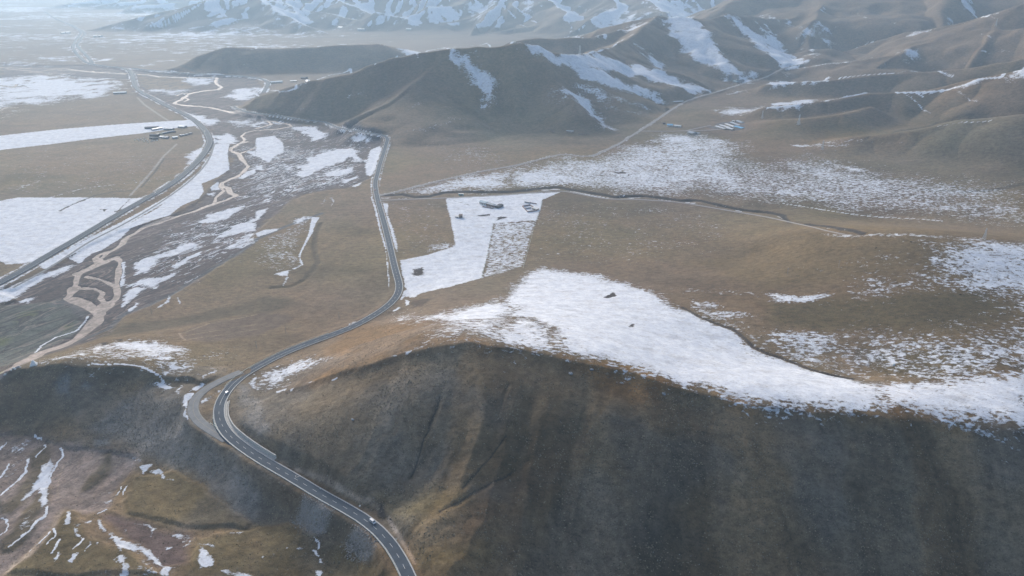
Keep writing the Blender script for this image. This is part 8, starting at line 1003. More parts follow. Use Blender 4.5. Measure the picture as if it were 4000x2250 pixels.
def poly_mask(x, y, pts, feather):
    """soft inside mask of a polygon; feather in metres (half inside, half outside)"""
    P = np.array(pts, float)[:, :2]
    m = np.nonzero((x > P[:, 0].min() - feather) & (x < P[:, 0].max() + feather) & (y > P[:, 1].min() - feather) & (y < P[:, 1].max() + feather))[0]
    if len(m) == 0:
        return m, None
    xx, yy = x[m], y[m]
    inside = np.zeros(len(m), bool); bd = np.full(len(m), 1e9)
    for a, b in zip(P, np.roll(P, -1, 0)):
        if a[1] != b[1]:
            c = (a[1] > yy) != (b[1] > yy)
            inside ^= c & (xx < (b[0] - a[0]) * (yy - a[1]) / (b[1] - a[1]) + a[0])
        _, d, _ = seg_project(xx, yy, a[0], a[1], b[0], b[1])
        bd = np.minimum(bd, d)
    sd = np.where(inside, bd, -bd)
    return m, sstep(-feather, feather, sd)

def terrain(x, y, D):
    """land form with road benches, ditches, gullies and river channels cut in"""
    h = terrain_raw(x, y, D)
    if D.get('steps'):
        qx = x + fbm(x, y, 22, 3, 68) * 4.5; qy = y + fbm(x, y, 22, 3, 69) * 4.5
    for dz, f, pts in D.get('steps', []):
        m, w = poly_mask(qx, qy, pts, f)
        if len(m): h[m] += dz * w
    gx = x + fbm(x, y, 16, 2, 66) * 1.6; gy = y + fbm(x, y, 16, 2, 67) * 1.6
    for depth, hw, pts in D.get('gullies', []):
        m, d, s, z, sd = path_dist(gx, gy, pts, hw * 2.2)
        if len(m):
            h[m] -= depth * (1 - sstep(0, hw * 1.6, d)) * (0.6 + 0.8 * vnoise(s / 14.0, s * 0, 4))
    for hw, bank, lift, pts in D.get('roads', []):
        m, d, s, z, sd = path_dist(x, y, pts, hw + bank)
        if len(m):
            w = 1 - sstep(hw, hw + bank, d)
            h[m] = h[m] * (1 - w) + (z - lift) * w
    return h

# ---------------------------------------------------------------- helpers
def tag(o, label=None, cat=None, group=None, kind=None):
    if label: o['label'] = label
    if cat: o['category'] = cat
    if group: o['group'] = group
    if kind: o['kind'] = kind
    return o

def mesh_np(name, co, faces, mat=None, parent=None, smooth=False):
    """mesh from numpy vertices and an (n,4) or (n,3) face array"""
    me = bpy.data.meshes.new(name)
    co = np.asarray(co, np.float32); faces = np.asarray(faces, np.int32)
    n, k = faces.shape
    me.vertices.add(len(co)); me.vertices.foreach_set('co', co.ravel())
    me.loops.add(n * k); me.loops.foreach_set('vertex_index', faces.ravel())
    me.polygons.add(n); me.polygons.foreach_set('loop_start', np.arange(n, dtype=np.int32) * k)
    me.polygons.foreach_set('use_smooth', np.full(n, smooth))
    me.update(calc_edges=True)
    if mat: me.materials.append(mat)
    o = bpy.data.objects.new(name, me)
    col.objects.link(o)
    if parent: o.parent = parent
    return o

class N:
    """small node-tree writer"""
    def __init__(s, name):
        s.m = bpy.data.materials.new(name); s.m.use_nodes = True
        s.t = s.m.node_tree; s.t.nodes.clear()
        s.out = s.t.nodes.new('ShaderNodeOutputMaterial')
    def new(s, typ, ins=None, **kw):
        n = s.t.nodes.new(typ)
        for k, v in kw.items(): setattr(n, k, v)
        for k, v in (ins or {}).items():
            if hasattr(v, 'is_output') or isinstance(v, bpy.types.NodeSocket): s.t.links.new(v, n.inputs[k])
            else: n.inputs[k].default_value = v
        return n
    def noise(s, vec, scale, detail=3, rough=0.55, dist=0.0):
        return s.new('ShaderNodeTexNoise', {'Vector': vec, 'Scale': scale, 'Detail': detail, 'Roughness': rough, 'Distortion': dist}).outputs[0]
    def rng(s, v, a, b, c=0.0, d=1.0, smooth=False):
        n = s.new('ShaderNodeMapRange', {0: v, 1: a, 2: b, 3: c, 4: d})
        if smooth: n.interpolation_type = 'SMOOTHSTEP'
        return n.outputs[0]
    def math(s, op, a, b=0.0):
        return s.new('ShaderNodeMath', {0: a, 1: b}, operation=op).outputs[0]
    def mix(s, f, a, b, blend='MIX'):
        n = s.t.nodes.new('ShaderNodeMix'); n.data_type = 'RGBA'; n.blend_type = blend
        for i, v in ((0, f), (6, a), (7, b)):
            if isinstance(v, bpy.types.NodeSocket): s.t.links.new(v, n.inputs[i])
            elif i == 0: n.inputs[i].default_value = v
            else: n.inputs[i].default_value = (*v, 1.0)
        return n.outputs[2]
    def done(s, color, rough=0.8, normal=None, spec=0.3, metal=0.0):
        b = s.new('ShaderNodeBsdfPrincipled')
        for k, v in (('Base Color', color), ('Roughness', rough), ('Metallic', metal), ('Specular IOR Level', spec)):
            if isinstance(v, bpy.types.NodeSocket): s.t.links.new(v, b.inputs[k])
            elif k == 'Base Color': b.inputs[k].default_value = (*v, 1.0)
            else: b.inputs[k].default_value = v
        if normal is not None: s.t.links.new(normal, b.inputs['Normal'])
        s.t.links.new(b.outputs[0], s.out.inputs[0])
        return s.m

def plain(name, c, rough=0.8, var=0.18, scale=0.6, metal=0.0, spec=0.3):
    """painted or raw surface with a little weathering"""
    n = N(name); p = n.new('ShaderNodeTexCoord').outputs['Object']
    k = n.noise(p, scale, 4, 0.6)
    f = n.rng(k, 0.3, 0.7)
    a = tuple(x * (1 - var) for x in c); b = tuple(min(1, x * (1 + var)) for x in c)
    return n.done(n.mix(f, a, b), rough, None, spec, metal)

# ---------------------------------------------------------------- terrain grid
ROWS, COLS = 1290, 900
yv = np.exp(np.linspace(math.log(215.0), math.log(11900.0), ROWS))
sv = np.linspace(-1, 1, COLS)
GX = (sv[None, :] * (140 + 0.71 * yv[:, None])).ravel()
GY = np.repeat(yv, COLS)
GH = terrain(GX, GY, D)

# domain-warped coordinates for ragged natural edges
warp = 0.8 + 0.0035 * GY
WX = GX + fbm(GX, GY, 26, 3, 201) * warp * 3.2
WY = GY + fbm(GX, GY, 26, 3, 202) * warp * 3.2

# braided river channels: cut the bed, keep the sheet of water level
water_d = np.full(len(GX), 9.0)
RX = GX + fbm(GX, GY, 30, 2, 211) * 3.0; RY = GY + fbm(GX, GY, 30, 2, 212) * 3.0
for hw, pts in D['water']:
    m, d, s, z, sd = path_dist(RX, RY, pts, hw * 3 + 12)
    if len(m):
        w = hw * (0.45 + 0.65 * vnoise(s / 22.0, s * 0, 3))
        water_d[m] = np.minimum(water_d[m], d / np.maximum(w, 0.0014 * GY[m]))
WZ = GH - 0.55
cut = 1 - sstep(0.75, 1.35, water_d)
GH = GH - 1.15 * cut

PAL = {
 'brown': (.182, .133, .083), 'river_bed': (.112, .091, .086), 'sage': (.105, .115, .100), 'green': (.105, .120, .065), 'mud': (.110, .110, .112),
 'dark_grass': (.110, .086, .055), 'plough': (.135, .100, .072), 'plough_line': (.22, .17, .115), 'slope': (.150, .120, .082), 'turf': (.165, .118, .062), 'scree': (.185, .165, .138), 'rock': (.15, .15, .145),
 'rust': (.180, .112, .055), 'olive': (.130, .098, .050), 'yellow': (.142, .112, .060), 'brown_slope': (.165, .118, .078), 'stone_slope': (.30, .285, .265),
 'gravel': (.215, .168, .140), 'purple': (.120, .085, .072), 'tan': (.30, .235, .175), 'pit': (.10, .075, .055), 'ditch': (.062, .052, .046), 'dark_patch': (.055, .045, .042),
 'yard': (.14, .13, .13), 'pale': (.34, .31, .28), 'bank': (.12, .105, .09)}

def paint():
    n1 = fbm(GX, GY, 420, 3, 301)[:, None]; n2 = fbm(GX, GY, 90, 3, 302)[:, None]
    c = np.array(PAL['brown'])[None, :] * (1 + 0.16 * n1 + 0.14 * n2)
    c = c + np.array((.018, .004, -.016)) * fbm(GX, GY, 230, 3, 303)[:, None]
    c = c + np.array((-.022, .003, -.008)) * np.clip(fbm(GX, GY, 150, 4, 304), -.2, 1)[:, None]
    c = c * (1 - .22 * sstep(.15, .5, fbm(GX * .5, GY, 70, 4, 305))[:, None])
    far = sstep(1500, 2400, GY)[:, None]
    c = c * (1 - far) + np.array((.158, .116, .080)) * (1 + 0.18 * n1 + 0.16 * n2) * far
    # warm nearer turf on the foreground hill
    near = (sstep(560, 430, GY) * sstep(-330, -120, GX) * .35 + sstep(980, 700, GY) * sstep(250, 420, GX) * .6)[:, None]
    c = c * (1 - near) + np.array((.165, .108, .050)) * (1 + .15 * n2) * near
    for name, f, pts in D['ground']:
        m, w = poly_mask(WX, WY, pts, f)
        if len(m):
            v = 1 + 0.22 * n2[m] + 0.14 * n1[m]
            c[m] = c[m] * (1 - w[:, None]) + np.array(PAL[name]) * v * w[:, None]
    for name, hw, pts in D['groundlines']:
        hwm = hw
        m, d, s, z, sd = path_dist(GX, GY, pts, hw * 2.5 + 6)
        if len(m):
            h = np.maximum(hw, 0.0011 * GY[m])
            w = (1 - sstep(h * 0.6, h * 1.3, d)) * np.clip(hw / h, .3, 1)
            c[m] = c[m] * (1 - w[:, None]) + np.array(PAL[name]) * w[:, None]
    # fall-line streaks, scree threads and tufts on the near hillside
    m = np.nonzero((GY < 560))[0]
    xx, yy = GX[m], GY[m]
    u = xx * .93 - yy * (.36 - .0009 * np.clip(xx, -100, 300)) + fbm(xx, yy, 60, 3, 12) * 22; v = xx * .36 + yy * .93
    k = 1 + .34 * (vnoise(u / 14.0, v / 50.0, 61) - .5) + .30 * (vnoise(u / 4.0, v / 12.0, 62) - .5) + .5 * (vnoise(xx / 26, yy / 26, 63) - .5) * (vnoise(xx / 3.1, yy / 3.1, 64)) * 1.6
    band = (sstep(.42, .62, vnoise(u / 46.0, v / 260.0, 71)) * sstep(500, 470, yy) * sstep(-180, -80, xx))[:, None]  # lighter and darker bands: vegetation, plus spur and gully shading put into colour
    c[m] = c[m] * (1 - .55 * band) + c[m] * np.array((1.30, 1.08, .80)) * .55 * band
    dk = (sstep(.5, .7, vnoise(u / 33.0 + 9, v / 200.0, 72)) * sstep(500, 470, yy) * sstep(-180, -80, xx))[:, None]
    c[m] *= 1 - .26 * dk
    grey = np.clip((fbm(xx, yy, 55, 4, 65) - .05) * 1.3, 0, .3)[:, None]
    cm = c[m] * k[:, None]
    c[m] = cm * (1 - grey) + (cm.mean(1, keepdims=True) * np.array((1.14, 1.10, 1.05))) * grey
    # wet, dark gravel beside the channels
    wet = (1 - sstep(1.2, 2.4, water_d))[:, None] * .45
    c = c * (1 - wet) + np.array((.085, .078, .078)) * wet
    return np.clip(c, .01, .9)

def snowfall():
    s = np.zeros(len(GX))
    kk = sstep(700, 560, GY) * 2.6
    CX = GX + fbm(GX, GY, 9, 3, 221) * kk; CY = GY + fbm(GX, GY, 9, 3, 222) * kk
    for cov, f, pts in D['snow']:
        crisp = f <= 4
        if not crisp and np.mean([p[1] for p in pts]) > 1500: f, cov = f * 1.9, cov * .95
        if crisp and np.mean([p[1] for p in pts]) < 640: cov = min(cov, .86)
        m, w = poly_mask(CX if crisp else WX, CY if crisp else WY, pts, max(f, 0.8) * (1.25 if crisp else 1.7))
        if len(m): s[m] = np.maximum(s[m], cov * w)
    for cov, hw, pts in D['snowlines']:
        m, d, a, z, sd = path_dist(CX, CY, pts, hw * 2.5 + 8)
        if len(m):
            h = np.maximum(hw * .8, 0.0021 * np.clip(GY[m] - 500, 0, 9e9) + .45)
            w = np.sqrt(np.clip(hw * .8 / h, .2, 1)) * (1 - sstep(h * 0.5, h * 1.3, d)) * (0.75 + 0.5 * vnoise(a / 18.0, a * 0, 5))
            s[m] = np.maximum(s[m], np.minimum(cov * w, 1))
    # far ranges: old snow lies on slopes turned away from the sun (to the right)
    H2 = GH.reshape(ROWS, COLS); X2 = GX.reshape(ROWS, COLS)
    gx = np.gradient(H2, axis=1) / np.gradient(X2, axis=1)
    asp = (-gx).ravel()
    alt = np.clip(GH / 220.0, 0, 1)
    farm = sstep(3900, 4700, GY)
    auto = sstep(-.10, .22, asp + 0.16 * fbm(GX, GY, 260, 3, 71) + 0.06 * (alt - .5)) * 1.0 * sstep(12, 60, GH)
    s = np.maximum(s, auto * farm)
    plainfar = sstep(1900, 4200, GY) * (.34 + .35 * fbm(GX * .45, GY, 320, 3, 77)) * (1 - sstep(30, 80, GH)) * sstep(-200, -1300, GX)
    s = np.maximum(s, np.clip(plainfar, 0, .62))
    mid = sstep(1700, 2100, GY) * (1 - sstep(3600, 4000, GY))
    auto2 = sstep(.30, .55, asp + .2 * fbm(GX, GY, 120, 3, 72)) * .55 * sstep(20, 60, GH) * sstep(900, 1300, GX)
    s = np.maximum(s, auto2 * mid)
    # ploughed snow lying along the verges
    for name, a0, a1, cov, near in (('expr', 9, 13, .62, 0), ('expr2', 9, 13, .62, 0), ('main', 6.0, 9, .6, 1000), ('dirt1', 3.6, 6, .55, 0), ('far', 7, 12, .7, 0)):
        m, d, a, z, sd = path_dist(GX, GY, D['roadline'][name], a1 * 2)
        if len(m):
            w = sstep(a0 * .8, a0, d) * (1 - sstep(a1 * .8, a1 * 1.3, d)) * np.clip(.35 + 1.0 * vnoise(a / 30.0, sd * 7.0, 8), 0, 1) * (GY[m] > near)
            s[m] = np.maximum(s[m], cov * w)
    # none on the asphalt benches or in the open water
    for name, hw in (('main', 5.0), ('loop', 4.4), ('expr', 7.0), ('expr2', 7.0), ('far', 5), ('dirt1', 3.2), ('dirt2', 2.4)):
        m, d, a, z, sd = path_dist(GX, GY, D['roadline'][name], hw * 2)
        if len(m): s[m] *= sstep(hw * .8, hw * 1.3, d)
    for name, f, pts in D['ground']:
        if name in ('dark_patch', 'pit', 'yard'):
            m, w = poly_mask(WX, WY, pts, f)
            if len(m): s[m] *= 1 - .8 * w
    for name, hw, pts in D['groundlines']:
        if name in ('ditch', 'pale'):
            m, d, a, z, sd = path_dist(CX, CY, pts, hw * 2.5 + 6)
            if len(m): s[m] *= 1 - (.55 if name == 'ditch' else .35) * (1 - sstep(hw * .5, hw * 1.4 + .001 * GY[m], d))
    for gi in (0, 7):
        dep, hw, pts = D['gullies'][gi]
        m, d, a, z, sd = path_dist(GX, GY, pts, 12)
        if len(m): s[m] *= sstep(hw * .5, hw * 1.0, d)
    s *= sstep(.9, 1.5, water_d)
    return np.clip(s, 0, 1)

ground_rgb = paint()
snow_cov = snowfall()

def terrain_material():
    n = N('steppe_ground')
    pos = n.new('ShaderNodeNewGeometry').outputs['Position']
    col_a = n.new('ShaderNodeAttribute', attribute_name='ground').outputs['Color']
    sn = n.new('ShaderNodeAttribute', attribute_name='snow').outputs['Fac']
    mp = n.new('ShaderNodeMapping', {'Vector': pos, 'Rotation': (0, 0, R(12)), 'Scale': (.62, 1.0, .8)}).outputs[0]
    # turf: clumps, blades, bare spots, and tuft shadows painted dark
    big = n.noise(pos, 1 / 38.0, 5, .6); mid = n.noise(mp, 1 / 5.0, 6, .75); fine = n.noise(pos, 1 / .9, 4, .75)
    v = n.math('ADD', n.rng(big, .3, .7, -.13, .13), n.math('ADD', n.rng(mid, .34, .66, -.34, .34), n.rng(fine, .25, .75, -.38, .38)))
    v = n.math('ADD', v, 1.0)
    c = n.mix(1.0, col_a, n.new('ShaderNodeCombineColor', {0: v, 1: v, 2: v}).outputs[0], 'MULTIPLY')
    hue = n.noise(pos, 1 / 16.0, 4, .6)
    c = n.mix(n.rng(hue, .45, .75, 0, .30), c, n.mix(1.0, c, (1.15, .98, .80), 'MULTIPLY'))
    pale = n.noise(mp, 1 / 2.6, 4, .75)
    c = n.mix(n.rng(pale, .66, .78, 0, .35), c, (.30, .27, .235))
    tuft_shade = n.rng(n.noise(pos, 1 / 2.4, 3, .6), .54, .64)  # dark flecks painted in as the shadows of grass tufts
    c = n.mix(n.math('MULTIPLY', tuft_shade, .45), c, n.mix(1.0, c, (.52, .50, .46), 'MULTIPLY'))
    # braided threads of wet silt and pale gravel across the river bed
    bed = n.new('ShaderNodeAttribute', attribute_name='bed').outputs['Fac']
    mb = n.new('ShaderNodeMapping', {'Vector': pos, 'Rotation': (0, 0, R(60)), 'Scale': (3.6, 1.0, 1.0)}, vector_type='TEXTURE').outputs[0]
    br = n.noise(mb, 1 / 26.0, 4, .6, 1.2)
    th = n.math('ABSOLUTE', n.math('SUBTRACT', br, .5))
    c = n.mix(n.math('MULTIPLY', n.rng(th, .028, .008), bed), c, (.060, .055, .056))
    th2 = n.math('ABSOLUTE', n.math('SUBTRACT', br, .575))
    c = n.mix(n.math('MULTIPLY', n.rng(th2, .022, .006), n.math('MULTIPLY', bed, .75)), c, (.25, .20, .175))
    # snow: coverage against drift noise
    d1 = n.noise(mp, 1 / 3.6, 6, .72, .35); d2 = n.noise(mp, 1 / 24.0, 4, .6, .4)
    d3 = n.noise(mb, 1 / 5.5, 5, .66, .8)
    dd = n.math('ADD', n.math('MULTIPLY', d1, n.math('SUBTRACT', 1.0, bed)), n.math('MULTIPLY', d3, bed))
    fy = n.new('ShaderNodeSeparateXYZ', {0: pos}).outputs[1]
    wf = n.rng(fy, 1300, 2300, .20, .62)
    d4 = n.noise(pos, 1 / 70.0, 7, .68, .5)
    d2 = n.new('ShaderNodeMix', {0: n.rng(fy, 1300, 2300), 2: d2, 3: d4}).outputs[0]
    rim = n.math('MULTIPLY', n.rng(th, .022, .034), n.rng(th, .062, .040))
    sn = n.math('ADD', sn, n.math('MULTIPLY', n.math('MULTIPLY', rim, bed), n.rng(sn, .1, .3, 0, .42)))
    dn = n.math('ADD', n.math('MULTIPLY', dd, n.math('SUBTRACT', 1.0, wf)), n.math('MULTIPLY', d2, wf))
    dn = n.rng(dn, .34, .66)
    val = n.math('SUBTRACT', n.math('MULTIPLY', sn, 1.22), dn)
    fac = n.rng(val, -.04, .20, smooth=True)
    tint = n.noise(pos, 1 / 9.0, 4, .6)
    scol = n.mix(n.rng(tint, .35, .7), (.60, .62, .66), (.80, .81, .82))
    thin = n.math('SUBTRACT', 1.0, n.math('ADD', n.rng(n.noise(mp, 1 / 1.7, 3, .7), .52, .76, 0, .5), n.rng(n.noise(mp, 1 / 13.0, 5, .7), .5, .72, 0, .28)))
    fac2 = n.math('MULTIPLY', fac, thin)
    cc = n.mix(fac2, c, scol)
    bump_h = n.math('ADD', n.math('MULTIPLY', mid, .9), n.math('ADD', n.math('MULTIPLY', fine, .35), n.math('ADD', n.math('MULTIPLY', fac, .25), n.math('MULTIPLY', n.math('ADD', d2, n.math('MULTIPLY', d1, .35)), n.math('MULTIPLY', fac, 2.2)))))
    bmp = n.new('ShaderNodeBump', {'Strength': .55, 'Distance': .8, 'Height': bump_h}).outputs[0]
    return n.done(cc, .9, bmp, .12)

idx = np.arange(ROWS * COLS).reshape(ROWS, COLS)
quads = np.stack([idx[:-1, :-1], idx[:-1, 1:], idx[1:, 1:], idx[1:, :-1]], -1).reshape(-1, 4)
ter = mesh_np('terrain', np.stack([GX, GY, GH], 1), quads, terrain_material(), smooth=True)
tag(ter, kind='structure')
a = ter.data.attributes.new('ground', 'FLOAT_COLOR', 'POINT')
a.data.foreach_set('color', np.concatenate([ground_rgb, np.ones((len(GX), 1))], 1).astype(np.float32).ravel())
a = ter.data.attributes.new('snow', 'FLOAT', 'POINT')
a.data.foreach_set('value', snow_cov.astype(np.float32))
a = ter.data.attributes.new('bed', 'FLOAT', 'POINT')
bed_w = np.zeros(len(GX), np.float32)
for name, f, pts in D['ground']:
    if name in ('river_bed', 'gravel'):
        m, w = poly_mask(GX, GY, pts, 10)
        if len(m): bed_w[m] = np.maximum(bed_w[m], w * (1 if name == 'river_bed' else .35))
a.data.foreach_set('value', bed_w)

def ground_z(x, y):
    """height of the built terrain mesh"""
    s = np.log(y / 215.0) / math.log(11900.0 / 215.0) * (ROWS - 1)
    i = int(min(max(s, 0), ROWS - 2)); f = s - i
    H = GH.reshape(ROWS, COLS); zz = []
    for r in (i, i + 1):
        c = (x / (140 + 0.71 * yv[r]) + 1) / 2 * (COLS - 1)
        j = int(min(max(c, 0), COLS - 2)); g = c - j
        zz.append(H[r, j] * (1 - g) + H[r, j + 1] * g)
    return zz[0] * (1 - f) + zz[1] * f

# ---------------------------------------------------------------- river
def river_material():
    n = N('silty_water'); pos = n.new('ShaderNodeNewGeometry').outputs['Position']
    c = n.mix(n.rng(n.noise(pos, 1 / 9.0, 6, .7, 1.0), .38, .62), (.16, .128, .110), (.33, .265, .232))
    b = n.new('ShaderNodeBump', {'Strength': .25, 'Distance': .15, 'Height': n.noise(pos, 1 / 1.6, 3, .6)}).outputs[0]
    return n.done(c, .66, b, .12)
wm = (water_d < 2.0)
fm = wm[quads].any(1)
used = np.unique(quads[fm]); remap = np.full(len(GX), -1); remap[used] = np.arange(len(used))
riv = mesh_np('river', np.stack([GX[used], GY[used], WZ[used]], 1), remap[quads[fm]], river_material(), smooth=True)
tag(riv, kind='structure')

# ---------------------------------------------------------------- roads
def frame(P):
    P = np.array(P, float)
    t = np.gradient(P[:, :2], axis=0); t /= np.hypot(t[:, 0], t[:, 1])[:, None] + 1e-9
    return P, np.stack([t[:, 1], -t[:, 0]], 1)          # right-hand normal

def ribbon(name, P, nr, offs, mat, parent=None, lift=0.0, zoff=None):
    """sweep a profile of (offset to the right, height) along a line"""
    k = len(offs); n = len(P)
    co = np.zeros((n, k, 3))
    for j, (o, z) in enumerate(offs):
        co[:, j, :2] = P[:, :2] + nr * o
        co[:, j, 2] = P[:, 2] + z + lift
    ii = np.arange(n * k).reshape(n, k)
    f = np.stack([ii[:-1, :-1], ii[:-1, 1:], ii[1:, 1:], ii[1:, :-1]], -1).reshape(-1, 4)
    return mesh_np(name, co.reshape(-1, 3), f, mat, parent)

def asphalt(name, c, wl=1.0):
    n = N(name); pos = n.new('ShaderNodeNewGeometry').outputs['Position']
    k = n.noise(pos, 1 / 6.0, 5, .65); f2 = n.noise(pos, 2.5, 2, .6)
    v = n.math('ADD', n.rng(k, .3, .7, .86, 1.12), n.rng(f2, .3, .7, -.08, .08))
    return n.done(n.mix(1.0, c, n.new('ShaderNodeCombineColor', {0: v, 1: v, 2: v}).outputs[0], 'MULTIPLY'), .85, None, .12)
M_asph = asphalt('asphalt', (.078, .094, .112)); M_old = asphalt('worn_asphalt', (.23, .23, .225)); M_dirt = asphalt('dirt_track', (.31, .285, .265))
M_conc = plain('concrete', (.46, .44, .40), .85, .2, .8); M_paint = plain('road_paint', (.70, .70, .66), .7, .12, 1.0); M_yel = plain('yellow_paint', (.42, .36, .22), .7, .2, 1.0)
M_steel = plain('galvanised_steel', (.50, .58, .55), .45, .12, 2.0, .3)

RL = {k: frame(v) for k, v in D['roadline'].items()}
def road(name, key, hw, mat, side=1.2):
    P, nr = RL[key]
    o = ribbon(name, P, nr, [(-hw - side, -1.0), (-hw, 0), (-hw * .5, .04), (0, .07), (hw * .5, .04), (hw, 0), (hw + side, -1.0)], mat)
    tag(o, kind='structure'); return o
main = road('road', 'main', 4.3, M_asph)
loop = road('old_road', 'loop', 4.0, M_old)
exp1 = road('highway', 'expr', 5.4, M_asph, 2.2)
exp2 = road('highway', 'expr2', 5.4, M_asph, 2.2)
farr = road('far_road', 'far', 5.0, M_asph, 2.0)
for k, hw in (('dirt1', 2.9), ('dirt2', 1.9), ('farm', 1.8), ('farm2', 1.6), ('side', 1.6)):
    road('dirt_road', k, hw, M_dirt if k != 'side' else M_old, 1.5)

# ---------------------------------------------------------------- road furniture and markings
def lane_marks():
    P, nr = RL['main']
    d = np.r_[0, np.cumsum(np.hypot(np.diff(P[:, 0]), np.diff(P[:, 1])))]
    ok = d < 2400
    Q, nq = P[ok], nr[ok]
    for o in (-3.85, 3.85):
        ribbon('edge_line', Q, nq, [(o - .10, .035), (o + .10, .035)], M_paint, main)
    ribbon('kerb', Q, nq, [(3.98, .0), (3.98, .14), (4.45, .14), (4.45, -.6)], M_conc, main)
    ribbon('kerb', Q, nq, [(-4.45, -.6), (-4.45, .14), (-4.10, .14), (-4.10, .0)], M_conc, main)
    # broken centre line: 4 m dashes every 10 m; one solid line through the bend
    me = bpy.data.meshes.new('lane_dash')
    me.from_pydata([(-.09, -2, 0), (.09, -2, 0), (.09, 2, 0), (-.09, 2, 0)], [], [(0, 1, 2, 3)])
    me.materials.append(M_paint)
    co, fs = [], []
    bend = (272.0, 405.0)
    s = 3.0; k = 0
    while s < 2000:
        if not bend[0] < s < bend[1]:
            x, y, z = (np.interp(s, d, P[:, i]) for i in range(3))
            x2, y2, z2 = (np.interp(s + 1, d, P[:, i]) for i in range(3))
            ang = math.atan2(y2 - y, x2 - x) - math.pi / 2
            tilt = math.atan2(z2 - z, 1.0)
            if k < 110:
                o = bpy.data.objects.new('lane_dash', me); col.objects.link(o); o.parent = main
                o.location = (x, y, z + .115); o.rotation_euler = (tilt, 0, ang)
            else:
                t = Vector((math.cos(ang + math.pi / 2), math.sin(ang + math.pi / 2))); r = Vector((t.y, -t.x)) * .09
                b = len(co)
                for sg, fw in ((-1, -2), (1, -2), (1, 2), (-1, 2)):
                    co.append((x + r.x * sg + t.x * fw, y + r.y * sg + t.y * fw, z + .12))
                fs.append((b, b + 1, b + 2, b + 3))
            k += 1
        s += 10.0
    far = mesh_np('far_lane_dashes', co, fs, M_paint, main); far['kind'] = 'stuff'
    sel = (d > bend[0]) & (d < bend[1])
    ribbon('centre_line', P[sel], nr[sel], [(-.09, .115), (.09, .115)], M_paint, main)
    Pl, nl = RL['loop']
    ribbon('centre_line', Pl, nl, [(-.07, .11), (.07, .11)], M_yel, loop)
    ribbon('edge_line', Pl, nl, [(-3.75, .05), (-3.6, .05)], M_yel, loop)
    for e, key in ((exp1, 'expr'), (exp2, 'expr2')):
        Pe, ne = RL[key]
        for o in (-4.9, 4.9):
            ribbon('edge_line', Pe, ne, [(o - .1, .05), (o + .1, .05)], M_paint, e)
    return d
road_s = lane_marks()

def rail(name, label, key, off, s0, s1, flip=1):
    P, nr = RL[key]
    d = np.r_[0, np.cumsum(np.hypot(np.diff(P[:, 0]), np.diff(P[:, 1])))]
    sel = (d >= s0) & (d <= s1)
    Q, nq = P[sel], nr[sel]
    root = bpy.data.objects.new(name, None); col.objects.link(root); root.location = Q[0]
    tag(root, label, 'guard rail', 'guard rails along the roads')
    def child(nm, bm_co, bm_f, mat):
        o = mesh_np(nm, np.array(bm_co) - np.array(Q[0]), bm_f, mat, root); return o
    b = ribbon('rail_beam', Q - Q[0], nq, [(off, .42), (off + .09 * flip, .50), (off, .57), (off + .09 * flip, .66), (off, .74), (off - .04, .74), (off - .04, .42)], M_steel, root)
    # posts every 4 m: under a pixel wide, joined
    co, fs = [], []
    for s in np.arange(s0, s1, 4.0):
        x, y, z = (np.interp(s, d, P[:, i]) for i in range(3)); nx, ny = np.interp(s, d, nr[:, 0]), np.interp(s, d, nr[:, 1])
        cx, cy = x + nx * (off - .1 * flip) - Q[0][0], y + ny * (off - .1 * flip) - Q[0][1]; cz = z - Q[0][2]
        k = len(co)
        for zz in (-.6, .72):
            for dx, dy in ((-.07, -.07), (.07, -.07), (.07, .07), (-.07, .07)): co.append((cx + dx, cy + dy, cz + zz))
        fs += [(k, k + 1, k + 5, k + 4), (k + 1, k + 2, k + 6, k + 5), (k + 2, k + 3, k + 7, k + 6), (k + 3, k, k + 4, k + 7), (k + 4, k + 5, k + 6, k + 7)]
    p = mesh_np('rail_posts', co, fs, M_steel, root); p['kind'] = 'stuff'
    return root
rail('guard_rail', 'pale green guard rail along the downhill edge of the winding foreground road', 'main', -4.7, 0, 262, -1)
rail('guard_rail', 'guard rail around the outer edge of the old road loop', 'loop', -4.3, 95, 175, -1)
rail('guard_rail', 'guard rail on the uphill edge of the road above the loop', 'main', -4.7, 300, 430, -1)

